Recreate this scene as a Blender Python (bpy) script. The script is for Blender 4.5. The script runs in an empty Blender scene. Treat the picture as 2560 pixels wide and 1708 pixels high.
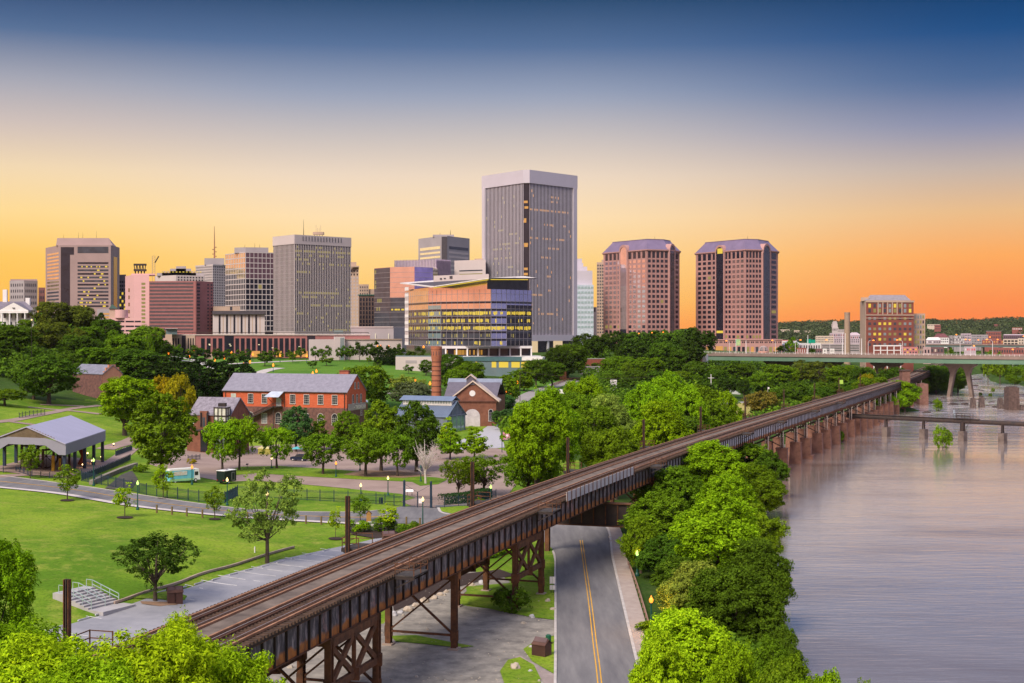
import bpy, bmesh, math, random
import numpy as np
from mathutils import Vector, Matrix
R = math.radians
sc = bpy.context.scene
COL = sc.collection
F_PX, HOR, CAMZ = 3300.0,830.0,34.0
# ---------------------------------------------------------------- camera
cd = bpy.data.cameras.new("camera"); cam = bpy.data.objects.new("camera", cd); COL.objects.link(cam)
cam.location = (0,0, CAMZ); cam.rotation_euler = (R(90),0,0)
cd.sensor_width = 36; cd.lens = 36 * F_PX / 2560; cd.shift_y = -24 / 2560
cd.clip_start = 0.5; cd.clip_end = 30000
sc.camera = cam
# ---------------------------------------------------------------- exposure
sc.view_settings.view_transform = 'Standard'; sc.view_settings.look = 'None'
sc.view_settings.exposure = 0; sc.view_settings.gamma = 1
sc.cycles.max_bounces = 6; sc.cycles.diffuse_bounces = 2; sc.cycles.glossy_bounces = 3
sc.cycles.transmission_bounces = 3; sc.cycles.transparent_max_bounces = 8; sc.cycles.volume_bounces = 0
sc.cycles.sample_clamp_indirect = 6
def lin(c):
    if isinstance(c, str):
        c = c.lstrip('#'); c = [int(c[i:i+2], 16) / 255 for i in (0,2,4)]
    return tuple((x / 12.92 if x <= .04045 else ((x + .055) / 1.055) ** 2.4) for x in c) + (1,)
# ---------------------------------------------------------------- sky at dusk
w = bpy.data.worlds.new("World"); sc.world = w; w.use_nodes = True
nt = w.node_tree; nt.nodes.clear(); N = nt.nodes.new; L = nt.links.new
out = N('ShaderNodeOutputWorld'); bg = N('ShaderNodeBackground'); L(bg.outputs[0], out.inputs[0])
tc = N('ShaderNodeTexCoord'); sep = N('ShaderNodeSeparateXYZ'); L(tc.outputs['Generated'], sep.inputs[0])
def ramp(stops, src, mul=1.0):
    r = N('ShaderNodeValToRGB'); cr = r.color_ramp
    while len(cr.elements) > 1: cr.elements.remove(cr.elements[-1])
    for i, (p, c) in enumerate(stops):
        e = cr.elements[0] if i == 0 else cr.elements.new(p)
        e.position = p; e.color = lin(c) if isinstance(c, str) else (*c, 1)
    L(src, r.inputs[0]); return r.outputs[0]
def mrange(src, a, b):
    m = N('ShaderNodeMapRange'); m.interpolation_type = 'SMOOTHSTEP'
    m.inputs['From Min'].default_value = a; m.inputs['From Max'].default_value = b
    L(src, m.inputs['Value']); return m.outputs[0]
def mixc(f, a, b):
    m = N('ShaderNodeMix'); m.data_type = 'RGBA'; L(f, m.inputs[0]); L(a, m.inputs[6]); L(b, m.inputs[7]); return m.outputs[2]
zz = N('ShaderNodeMath'); zz.operation = 'MULTIPLY_ADD'; zz.inputs[1].default_value = .5; zz.inputs[2].default_value = .5
L(sep.outputs[2], zz.inputs[0]); Z = zz.outputs[0]
def st(*p): return [(.5 + .5 * a, b) for a, b in p]
HI = (.72,.76,1.05)
frontC = ramp(st((-1, '#2c3226'),(-.02, '#54503f'),(0, '#ffa348'),(.024, '#ffc765'),(.0545, '#ffd587'),(.085, '#ffe0b0'),(.115, '#f0dac2'),(.1455, '#cac1be'),(.176, '#99a3ba'),(.212, '#547099'),(.25, '#20456c'),(.34, '#3a5f98'),(.50,(.55,.62,.88)),(1, HI)), Z)
frontR = ramp(st((-1, '#2c3226'),(-.02, '#54503f'),(0, '#ff7c40'),(.024, '#ff9148'),(.0545, '#ffab5c'),(.085, '#ecbd88'),(.115, '#c6b4a8'),(.1455, '#8d92ae'),(.176, '#4f6c98'),(.212, '#1d4f86'),(.25, '#0a3664'),(.34, '#2c5590'),(.50,(.5,.6,.88)),(1, HI)), Z)
frontL = ramp(st((-1, '#2c3226'),(-.02, '#54503f'),(0, '#ffae35'),(.024, '#ffbf48'),(.0545, '#ffca62'),(.085, '#ffdb94'),(.115, '#f4dab2'),(.1455, '#d2c2ba'),(.176, '#a8a9b6'),(.212, '#526e96'),(.25, '#1c3d6b'),(.34, '#3a5f98'),(.50,(.55,.62,.88)),(1, HI)), Z)
sideL = ramp(st((-1, '#2c3226'),(-.03, '#262a2c'),(-.005, '#ffb060'),(.03, '#f9a583'),(.10, '#fcc2a6'),(.2, '#e6bdb8'),(.4,(.60,.55,.72)),(1, HI)), Z)
sideR = ramp(st((-1, '#2c3226'),(-.03, '#262a2c'),(-.005, '#8b7f90'),(.05, '#8e88a6'),(.12, '#a49dbd'),(.3, '#8f95c0'),(.5,(.5,.56,.8)),(1, HI)), Z)
back = ramp(st((-1, '#2c3226'),(-.03, '#2a2c2c'),(-.005, '#e8a68c'),(.05, '#f2b59c'),(.15, '#e6bcb2'),(.3, '#b3a9c6'),(.5,(.56,.58,.8)),(1, HI)), Z)
X = sep.outputs[0]; Y = sep.outputs[1]
f1 = mixc(mrange(X, .02,.36), frontC, frontR)
f2 = mixc(mrange(X, -.12,-.36), f1, frontL)
bk = mixc(mrange(Y, .15,-.35), f2, back)
s1 = mixc(mrange(X, -.5,-.85), bk, sideL)
s2 = mixc(mrange(X, .5,.85), s1, sideR)
sky = N('ShaderNodeTexSky'); sky.sky_type = 'NISHITA'; sky.sun_disc = False; sky.sun_elevation = R(4); sky.sun_rotation = R(-15)
add = N('ShaderNodeMix'); add.data_type = 'RGBA'; add.blend_type = 'ADD'; add.inputs[0].default_value = .0004
L(s2, add.inputs[6]); L(sky.outputs[0], add.inputs[7]); L(add.outputs[2], bg.inputs[0])
bg.inputs[1].default_value = 1.0
# soft afterglow light
sd = bpy.data.lights.new("sun", 'SUN'); sun = bpy.data.objects.new("sun", sd); COL.objects.link(sun)
sd.energy = 5.0; sd.angle = R(28); sd.color = (1.0,.86,.68)
SUNDIR = Vector((-.38,-.60,.70)).normalized()      # towards the light
sun.rotation_euler = SUNDIR.to_track_quat('Z', 'Y').to_euler(); sun.location = (0,0,200)

# ---------------------------------------------------------------- helpers
def px(x, y, Yd): return Vector(((x - 1280) / F_PX * Yd, Yd, CAMZ - (y - HOR) / F_PX * Yd))
def zt(y, Yd): return CAMZ - (y - HOR) / F_PX * Yd
def xa(x, Yd): return (x - 1280) / F_PX * Yd
_mats = {}
def mat(name, col, rough=.8, metal=0, var=.18, vscale=.6, col2=None, bump=0, bscale=4, emit=0, spec=.3, stretch=None):
    if name in _mats: return _mats[name]
    m = bpy.data.materials.new(name); m.use_nodes = True; t = m.node_tree; b = t.nodes['Principled BSDF']
    c = lin(col) if isinstance(col, str) else (*col, 1)
    b.inputs['Roughness'].default_value = rough; b.inputs['Metallic'].default_value = metal
    b.inputs['Specular IOR Level'].default_value = spec
    if emit:
        b.inputs['Base Color'].default_value = (.02,.02,.02,1)
        b.inputs['Emission Color'].default_value = c; b.inputs['Emission Strength'].default_value = emit
        _mats[name] = m; return m
    tcn = t.nodes.new('ShaderNodeTexCoord'); src = tcn.outputs['Object']
    if stretch:
        mp = t.nodes.new('ShaderNodeMapping'); mp.inputs['Scale'].default_value = stretch
        t.links.new(src, mp.inputs[0]); src = mp.outputs[0]
    if var or col2:
        n = t.nodes.new('ShaderNodeTexNoise'); n.inputs['Scale'].default_value = vscale; n.inputs['Detail'].default_value = 6
        n.inputs['Roughness'].default_value = .65
        t.links.new(src, n.inputs['Vector'])
        r = t.nodes.new('ShaderNodeValToRGB'); r.color_ramp.elements[0].position = .32; r.color_ramp.elements[1].position = .68
        c2 = (lin(col2) if isinstance(col2, str) else (*col2,1)) if col2 else tuple(min(1, x * (1 + var)) for x in c[:3]) + (1,)
        c1 = c if col2 else tuple(x * (1 - var) for x in c[:3]) + (1,)
        r.color_ramp.elements[0].color = c1; r.color_ramp.elements[1].color = c2
        t.links.new(n.outputs['Fac'], r.inputs[0]); t.links.new(r.outputs[0], b.inputs['Base Color'])
    else: b.inputs['Base Color'].default_value = c
    if bump:
        n2 = t.nodes.new('ShaderNodeTexNoise'); n2.inputs['Scale'].default_value = bscale; n2.inputs['Detail'].default_value = 4
        t.links.new(src, n2.inputs['Vector'])
        bp = t.nodes.new('ShaderNodeBump'); bp.inputs['Strength'].default_value = bump
        t.links.new(n2.outputs['Fac'], bp.inputs['Height']); t.links.new(bp.outputs[0], b.inputs['Normal'])
    _mats[name] = m; return m

BOXF = [(0,3,2,1),(4,5,6,7),(0,1,5,4),(1,2,6,5),(2,3,7,6),(3,0,4,7)]
class MB:
    def __init__(s): s.v = []; s.f = []; s.m = []; s.mats = []
    def mi(s, m):
        if m not in s.mats: s.mats.append(m)
        return s.mats.index(m)
    def face(s, pts, m):
        k = len(s.v); s.v += [tuple(p) for p in pts]; s.f.append(tuple(range(k, k + len(pts)))); s.m.append(s.mi(m)); return s
    def hexa(s, p8, m):
        k = len(s.v); s.v += [tuple(p) for p in p8]; i = s.mi(m)
        for f in BOXF: s.f.append(tuple(k + a for a in f)); s.m.append(i)
        return s
    def box(s, x0, x1, y0, y1, z0, z1, m):
        return s.hexa([(x0, y0, z0),(x1, y0, z0),(x1, y1, z0),(x0, y1, z0),(x0, y0, z1),(x1, y0, z1),(x1, y1, z1),(x0, y1, z1)], m)
    def bar(s, a, b, w, m, h=None, up=Vector((0,0,1))):
        a = Vector(a); b = Vector(b); h = h or w; d = (b - a)
        if d.length < 1e-6: return s
        d.normalize(); u = up
        if abs(d.dot(u)) > .98: u = Vector((0,1,0)) if abs(d.y) < .9 else Vector((1,0,0))
        sd_ = d.cross(u).normalized() * (w / 2); n = sd_.cross(d).normalized() * (h / 2)
        return s.hexa([a - sd_ - n, a + sd_ - n, a + sd_ + n, a - sd_ + n, b - sd_ - n, b + sd_ - n, b + sd_ + n, b - sd_ + n], m)
    def prism(s, poly, z0, z1, m, mtop=None):
        n = len(poly); k = len(s.v); i = s.mi(m)
        s.v += [(p[0], p[1], z0) for p in poly] + [(p[0], p[1], z1) for p in poly]
        for a in range(n):
            b = (a + 1) % n; s.f.append((k + a, k + b, k + n + b, k + n + a)); s.m.append(i)
        s.f.append(tuple(k + n + a for a in range(n))); s.m.append(s.mi(mtop) if mtop else i)
        s.f.append(tuple(k + n - 1 - a for a in range(n))); s.m.append(i); return s
    def frustum(s, poly, z0, poly2, z1, m):
        n = len(poly); k = len(s.v); i = s.mi(m)
        s.v += [(p[0], p[1], z0) for p in poly] + [(p[0], p[1], z1) for p in poly2]
        for a in range(n):
            b = (a + 1) % n; s.f.append((k + a, k + b, k + n + b, k + n + a)); s.m.append(i)
        s.f.append(tuple(k + n + a for a in range(n))); s.m.append(i); s.f.append(tuple(k + n - 1 - a for a in range(n))); s.m.append(i); return s
    def lathe(s, c, prof, m, n=16):
        k = len(s.v); i = s.mi(m); c = Vector(c)
        for r, z in prof:
            for a in range(n):
                t = 2 * math.pi * a / n; s.v.append((c.x + r * math.cos(t), c.y + r * math.sin(t), c.z + z))
        for j in range(len(prof) - 1):
            for a in range(n):
                b = (a + 1) % n; s.f.append((k + j * n + a, k + j * n + b, k + (j + 1) * n + b, k + (j + 1) * n + a)); s.m.append(i)
        s.f.append(tuple(k + (len(prof) - 1) * n + a for a in range(n))); s.m.append(i)
        s.f.append(tuple(k + n - 1 - a for a in range(n))); s.m.append(i); return s
    def tube(s, pts, radii, m, n=7):
        k0 = len(s.v); i = s.mi(m); pts = [Vector(p) for p in pts]
        for j, p in enumerate(pts):
            d = (pts[min(j + 1, len(pts) - 1)] - pts[max(j - 1,0)]).normalized()
            u = Vector((1,0,0)) if abs(d.x) < .9 else Vector((0,1,0))
            a = d.cross(u).normalized(); b = d.cross(a).normalized()
            for q in range(n):
                t = 2 * math.pi * q / n; s.v.append(tuple(p + (a * math.cos(t) + b * math.sin(t)) * radii[j]))
        for j in range(len(pts) - 1):
            for q in range(n):
                r_ = (q + 1) % n; s.f.append((k0 + j * n + q, k0 + j * n + r_, k0 + (j + 1) * n + r_, k0 + (j + 1) * n + q)); s.m.append(i)
        s.f.append(tuple(k0 + (len(pts) - 1) * n + q for q in range(n))); s.m.append(i); return s
    def mesh(s, name, off=(0,0,0), smooth=False):
        me = bpy.data.meshes.new(name)
        v = np.array(s.v, dtype=np.float64) - np.array(off)
        me.from_pydata(v.tolist(), [], s.f)
        for m in s.mats: me.materials.append(m)
        if len(s.mats) > 1: me.polygons.foreach_set('material_index', s.m)
        if smooth: me.polygons.foreach_set('use_smooth', [True] * len(s.f))
        me.update(); return me
    def build(s, name, parent=None, smooth=False, loc=None):
        """one mesh object; verts are given in world coordinates"""
        off = (0,0,0)
        if parent is not None: off = woff(parent)
        elif loc is not None: off = tuple(loc)
        if parent is not None and loc is not None: off = tuple(loc)
        me = s.mesh(name, off, smooth); o = bpy.data.objects.new(name, me); COL.objects.link(o)
        if parent is not None:
            o.parent = parent
            if loc is not None: o.location = Vector(loc) - Vector(woff(parent))
        elif loc is not None: o.location = loc
        return o
def woff(o):
    v = Vector((0,0,0))
    while o is not None: v = v + o.location; o = o.parent
    return tuple(v)
def tag(o, label=None, cat=None, group=None, kind=None):
    if label: o['label'] = label
    if cat: o['category'] = cat
    if group: o['group'] = group
    if kind: o['kind'] = kind
    return o
def thing(name, label, cat, loc, group=None):
    o = bpy.data.objects.new(name, None); COL.objects.link(o); o.location = loc; o.empty_display_size = .5
    return tag(o, label, cat, group)
def copy_thing(src, loc, label=None, rz=None, scale=None, group=None):
    def cp(o, par):
        c = o.copy(); COL.objects.link(c)
        if par: c.parent = par
        for ch in o.children: cp(ch, c)
        return c
    c = cp(src, None); c.location = loc
    if label: c['label'] = label
    if group: c['group'] = group
    if rz is not None: c.rotation_euler = (0,0, rz)
    if scale is not None: c.scale = scale if hasattr(scale, '__len__') else (scale,) * 3
    return c
class Face:
    """a vertical wall plane: A left end, B right end as seen from outside"""
    def __init__(s, A, B):
        s.A = Vector((A[0], A[1], 0)); s.B = Vector((B[0], B[1], 0)); d = s.B - s.A; s.L = d.length; s.u = d / s.L
        s.n = Vector((s.u.y, -s.u.x, 0))
    def P(s, u, z, d=0): p = s.A + s.u * u + s.n * d; return Vector((p.x, p.y, z))
    def box(s, mb, u0, u1, z0, z1, d0, d1, m):
        P = s.P
        return mb.hexa([P(u0, z0, d1), P(u1, z0, d1), P(u1, z0, d0), P(u0, z0, d0), P(u0, z1, d1), P(u1, z1, d1), P(u1, z1, d0), P(u0, z1, d0)], m)
    def quad(s, mb, u0, u1, z0, z1, d, m):
        P = s.P; return mb.face([P(u0, z0, d), P(u1, z0, d), P(u1, z1, d), P(u0, z1, d)], m)
_pane = {}
def pane(parent, F, uc, z0, w_, h_, d, m, name='window', arch=False):
    """one window pane object with shared mesh data"""
    key = (round(w_, 2), round(h_, 2), m.name, arch)
    if key not in _pane:
        b = MB()
        if arch:
            pts = [(-w_/2,0,0),(w_/2,0,0),(w_/2,0, h_ - w_/2)] + [(w_/2*math.cos(t),0, h_ - w_/2 + w_/2*math.sin(t)) for t in np.linspace(.3, math.pi - .3,6)] + [(-w_/2,0, h_ - w_/2)]
            b.face(pts, m)
        else: b.face([(-w_/2,0,0),(w_/2,0,0),(w_/2,0, h_),(-w_/2,0, h_)], m)
        _pane[key] = b.mesh(name)
    o = bpy.data.objects.new(name, _pane[key]); COL.objects.link(o); o.parent = parent
    o.location = F.P(uc, z0, d) - Vector(woff(parent)); o.rotation_euler = (0,0, math.atan2(F.u.y, F.u.x)); return o
rnd = random.Random(7)
# ================================================================ terrain
def D(py, z): return (CAMZ - z) * F_PX / (py - HOR)
ctl = [(-900,8,0),(1280,8,0),(3300,8,-1),(-900,60,0),(1280,60,0),(2600,60,-1),(-900,120,0),(0,130,0),(300,130,0),(800,120,0),(1200,120,0),(1500,120,0),
 (1000,150,0),(1400,200,0),(1100,245,0),(900,200,.1),(700,165,0),(1300,160,0),(1500,230,0),(1750,180,0),(1750,260,0)]
for a, b, z in [(0,1605,0),(300,1540,0),(500,1480,0),(700,1430,0),(330,1600,0),(100,1590,.1),(100,1520,1.0),(300,1480,1.4),(500,1430,1.3),(680,1385,.7),(100,1470,2.2),(350,1420,2.3),(600,1370,1.4),
 (0,1400,3),(0,1300,3.3),(300,1320,2.8),(600,1330,1.4),(800,1330,.6),(-400,1350,4.5),
 (0,1204,3.5),(163,1223,3.1),(327,1249,2.4),(626,1284,1.2),(900,1297,.3),(-400,1180,6),
 (150,1190,3.0),(280,1180,2.6),(150,1150,3.1),(0,1150,3.5),(0,1100,5.0),(100,1090,4.2),(250,1110,3.2),(200,1040,6.6),(60,1040,8.0),(330,1120,2.6),(350,1060,4),
 (100,1010,8.8),(300,1005,8.6),(230,995,9.6),(450,1130,1),(560,1110,.2),
 (600,1250,.6),(600,1200,.2),(900,1260,0),(900,1200,0),(1200,1200,0),(600,1140,0),(900,1130,0),(1200,1130,.4),(1100,1100,1),(450,1210,1.2)]:
    ctl.append((a, D(b, z), z))
ctl += [(700,430,0),(900,440,.5),(1170,447,2),(1000,430,1),(900,480,3),(560,470,3),(1150,490,4),(450,500,8),
 (230,520,13),(200,580,23),(50,620,34),(150,700,37),(-300,600,36),(-700,450,22),(350,620,21),(-400,350,12),(-600,250,8),(450,600,14),(400,700,21),(100,900,34),
 (900,560,10.5),(750,560,10.5),(1000,560,11),(600,560,10),(900,620,15.5),(900,690,19),(700,690,19.3),(500,690,20),(1080,600,13),(1150,650,14.3),(1300,650,14),(1250,540,9),(1000,700,18.5),
 (0,1200,32),(300,1100,25),(600,950,20),(600,1150,20),(1000,1000,20),(1300,880,20),(1300,1000,20),(600,1500,25),(1500,1500,20),(0,2000,34),(1200,2500,25),(-900,1500,40),
 (1350,500,4.5),(1400,620,9),(1500,520,5),(1700,600,3),(1600,700,9),(1500,760,13),(1500,850,19.5),(1500,1000,21),(1900,1000,18),(1700,1100,20),(1700,930,16),(1750,760,8),
 (1400,300,0),(1600,350,0),(1700,430,.5),(1800,530,1),(1850,650,2),(1250,330,0),(1300,400,1.5),(2000,800,5),(2000,950,9),
 (2000,1150,11),(2300,1150,7),(2300,1500,6),(2560,1500,8),(2000,1900,17),(2500,1900,15),(2000,2400,32),(2560,2400,31),(2250,2400,26),
 (1940,3000,44),(2040,3000,50),(2160,3000,52),(2290,3000,54),(2420,3000,50),(2500,3000,56),(2640,3000,60),(3300,3000,55),(2300,5000,40),(1200,6000,30),(3300,6000,40),(-900,6000,40),(3300,1500,10),
 (1750,300,0),(1900,240,0),(1900,400,0),(2200,600,0),(2350,720,0),(2400,900,0),(2500,1100,1),(2560,1000,0),(3200,800,1),(3600,500,1),(3600,200,0),(2900,1100,4)]
ctl = np.array(ctl, float); CA = np.c_[(ctl[:,0]-1280)/F_PX, np.log(ctl[:,1])*.9]; cz = ctl[:,2]
def kern(r2): return np.sqrt(r2 + .02**2)
K = kern(((CA[:,None]-CA[None])**2).sum(-1)); n_ = len(K)
A_ = np.zeros((n_+1, n_+1)); A_[:n_,:n_] = K - np.eye(n_)*.004; A_[n_,:n_] = 1; A_[:n_,n_] = 1
Wt = np.linalg.solve(A_, np.r_[cz, 0])
US = np.concatenate([np.arange(-3200,-400,60), np.arange(-400,2960,12), np.arange(2960,5800,60)]).astype(float)
TA = (US - 1280) / F_PX
LD = np.concatenate([np.arange(math.log(6), math.log(70),.06), np.arange(math.log(70), math.log(1300),.0085), np.arange(math.log(1300), math.log(9000),.03)])
DD = np.exp(LD)
GA, GL = np.meshgrid(TA, LD); flat = np.c_[GA.ravel(), GL.ravel()*.9]
ZG = np.empty(len(flat))
for i in range(0, len(flat),20000):
    q = flat[i:i+20000]; ZG[i:i+20000] = kern(((q[:,None]-CA[None])**2).sum(-1)) @ Wt[:n_] + Wt[n_]
ZG = ZG.reshape(GA.shape)
YG = np.exp(GL); XG = GA * YG
RIV = np.array([(20,5),(22,60),(27,100),(31,140),(37,200),(46,260),(54,310),(62,350),(67,378),(78,400),(99,450),(120,500),(148,560),(172,588),(186,600),(190,650),(197,702),(216,745),(246,772),(268,792),(303,880),(372,1080),(408,1142),(352,974),(338,918),(347,905),(322,822),(400,780),(700,700),(2600,600),(2600,5)], float)
def riv_sd(x, y):
    """signed distance to the river outline, negative inside"""
    x = np.asarray(x, float); y = np.asarray(y, float); ins = np.zeros(x.shape, bool); d2 = np.full(x.shape, 1e12)
    for i in range(len(RIV)):
        x1, y1 = RIV[i]; x2, y2 = RIV[(i+1) % len(RIV)]
        c = ((y1 > y) != (y2 > y)) & (x < (x2-x1)*(y-y1)/(y2-y1+1e-12)+x1); ins ^= c
        t = np.clip(((x-x1)*(x2-x1)+(y-y1)*(y2-y1))/((x2-x1)**2+(y2-y1)**2),0,1)
        d2 = np.minimum(d2,(x-x1-t*(x2-x1))**2+(y-y1-t*(y2-y1))**2)
    d = np.sqrt(d2); return np.where(ins, -d, d)
WATER = -2.0
SD = riv_sd(XG, YG)
ZG = np.where(SD < 0, np.maximum(-5.5,-2.4 + SD*.6), np.minimum(ZG, -2.2 + SD*.45))
def H(x, y):
    y = max(y, 6.1); a = min(max(x / y, TA[0]+1e-4), TA[-1]-1e-4); l = min(max(math.log(y), LD[0]+1e-4), LD[-1]-1e-4)
    i = int(np.searchsorted(TA, a)) - 1; j = int(np.searchsorted(LD, l)) - 1
    i = min(max(i, 0), len(TA)-2); j = min(max(j, 0), len(LD)-2)
    fa = (a-TA[i])/(TA[i+1]-TA[i]); fl = (y-DD[j])/(DD[j+1]-DD[j])
    return float((ZG[j,i]*(1-fa)+ZG[j,i+1]*fa)*(1-fl)+(ZG[j+1,i]*(1-fa)+ZG[j+1,i+1]*fa)*fl)
def G(x, y):
    """the ground point that the photograph shows at pixel x, y"""
    a = (x-1280)/F_PX; i = min(max(int(np.searchsorted(TA, a))-1,0), len(TA)-2); fa = (a-TA[i])/(TA[i+1]-TA[i])
    zc = ZG[:,i]*(1-fa)+ZG[:,i+1]*fa; ys = HOR+(CAMZ-zc)*F_PX/DD
    k = np.nonzero(ys <= y)[0]
    if len(k) == 0: j = len(DD)-1; f = 0
    else:
        j = max(k[0], 1); f = (ys[j-1]-y)/(ys[j-1]-ys[j]+1e-9)
    d = DD[j-1]+(DD[j]-DD[j-1])*f if j > 0 else DD[0]
    return Vector((a*d, d, H(a*d, d)))
def GD(x, d): X_ = xa(x, d); return Vector((X_, d, H(X_, d)))

def grass_mat(name, ca, cb, cc, s1=.05, s2=.5):
    m = bpy.data.materials.new(name); m.use_nodes = True; t = m.node_tree; b = t.nodes['Principled BSDF']
    g = t.nodes.new('ShaderNodeNewGeometry')
    def noise(s, det=6):
        n = t.nodes.new('ShaderNodeTexNoise'); n.inputs['Scale'].default_value = s; n.inputs['Detail'].default_value = det; n.inputs['Roughness'].default_value = .7
        t.links.new(g.outputs['Position'], n.inputs['Vector']); return n.outputs['Fac']
    def mr(src, a, b_):
        m_ = t.nodes.new('ShaderNodeMapRange'); m_.inputs[1].default_value = a; m_.inputs[2].default_value = b_; t.links.new(src, m_.inputs[0]); return m_.outputs[0]
    def mx(f, a, b_):
        x = t.nodes.new('ShaderNodeMix'); x.data_type = 'RGBA'; t.links.new(f, x.inputs[0])
        for k, c in ((6, a),(7, b_)):
            if isinstance(c, tuple): x.inputs[k].default_value = (*c, 1)
            else: t.links.new(c, x.inputs[k])
        return x.outputs[2]
    c = mx(mr(noise(s1),.42,.58), ca, cb); c = mx(mr(noise(s2),.5,.75), c, cc); dk = tuple(v*.55 for v in ca)
    c = mx(mr(noise(2.2,8),.48,.72), c, dk)
    t.links.new(c, b.inputs['Base Color']); b.inputs['Roughness'].default_value = .95; b.inputs['Specular IOR Level'].default_value = .1
    bp = t.nodes.new('ShaderNodeBump'); bp.inputs['Strength'].default_value = .6; bp.inputs['Distance'].default_value = .15
    t.links.new(noise(5,6), bp.inputs['Height']); t.links.new(bp.outputs[0], b.inputs['Normal']); _mats[name] = m; return m
LAWN = grass_mat('lawn', (.085,.18,.010),(.20,.30,.022),(.27,.29,.055),.028,.3)
WILD = grass_mat('rough_grass', (.03,.065,.010),(.05,.10,.013),(.075,.10,.03),.08,.3)
BRIGHT = grass_mat('bright_lawn', (.06,.16,.016),(.10,.21,.022),(.13,.20,.03),.03,.3)
def np_mesh(name, V, Fq, m, smooth=True):
    me = bpy.data.meshes.new(name); V = np.asarray(V, np.float32); Fq = np.asarray(Fq, np.int32); k = Fq.shape[1]
    me.vertices.add(len(V)); me.vertices.foreach_set('co', V.ravel()); me.loops.add(Fq.size); me.loops.foreach_set('vertex_index', Fq.ravel())
    me.polygons.add(len(Fq)); me.polygons.foreach_set('loop_start', np.arange(0, Fq.size, k, dtype=np.int32)); me.polygons.foreach_set('loop_total', np.full(len(Fq), k, np.int32))
    if smooth: me.polygons.foreach_set('use_smooth', np.ones(len(Fq), bool))
    for q in (m if isinstance(m, (list, tuple)) else [m]): me.materials.append(q)
    me.update(calc_edges=True); return me
nr, nc = XG.shape; idx = np.arange(nr*nc).reshape(nr, nc)
Fq = np.stack([idx[:-1,:-1], idx[:-1,1:], idx[1:,1:], idx[1:,:-1]], -1).reshape(-1,4)
Vg = np.stack([XG, YG, ZG], -1).reshape(-1,3)
me = np_mesh('ground', Vg, Fq, [LAWN, WILD, BRIGHT])
cen = Vg[Fq].mean(1); mi = np.ones(len(Fq), np.int32)
def inpoly(P, x, y):
    ins = np.zeros(x.shape, bool)
    for i in range(len(P)):
        x1, y1 = P[i]; x2, y2 = P[(i+1) % len(P)]
        ins ^= ((y1 > y) != (y2 > y)) & (x < (x2-x1)*(y-y1)/(y2-y1+1e-12)+x1)
    return ins
def zone(pts, k):
    P = [tuple(G(a, b)[:2]) for a, b in pts]; mi[inpoly(P, cen[:,0], cen[:,1])] = k
mi[(cen[:,1] < 470) & (cen[:,0] < 6)] = 0; mi[(cen[:,1] < 350) & (cen[:,0] < cen[:,1]*.05)] = 0
zone([(-500,1720),(-500,1160),(0,1185),(700,1262),(1100,1240),(1240,1290),(900,1400),(300,1700)], 0)
zone([(-300,1130),(-300,990),(0,1010),(150,998),(420,1010),(470,1060),(420,1130),(250,1180),(60,1180)], 0)
zone([(250,1200),(420,1195),(560,1240),(1260,1265),(1180,1150),(500,1140),(480,1230)], 0)
for P in ([(560,500),(560,700),(1030,700),(1060,640),(1110,560),(1000,500)], [(430,590),(400,720),(620,720),(560,600)]):
    mi[inpoly([(xa(a, d), d) for a, d in P], cen[:,0], cen[:,1])] = 2
zone([(1280,1060),(1280,950),(1480,940),(1560,960),(1500,1080)], 2)
me.polygons.foreach_set('material_index', mi)
ground = bpy.data.objects.new('ground', me); COL.objects.link(ground); tag(ground, kind='structure')

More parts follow.
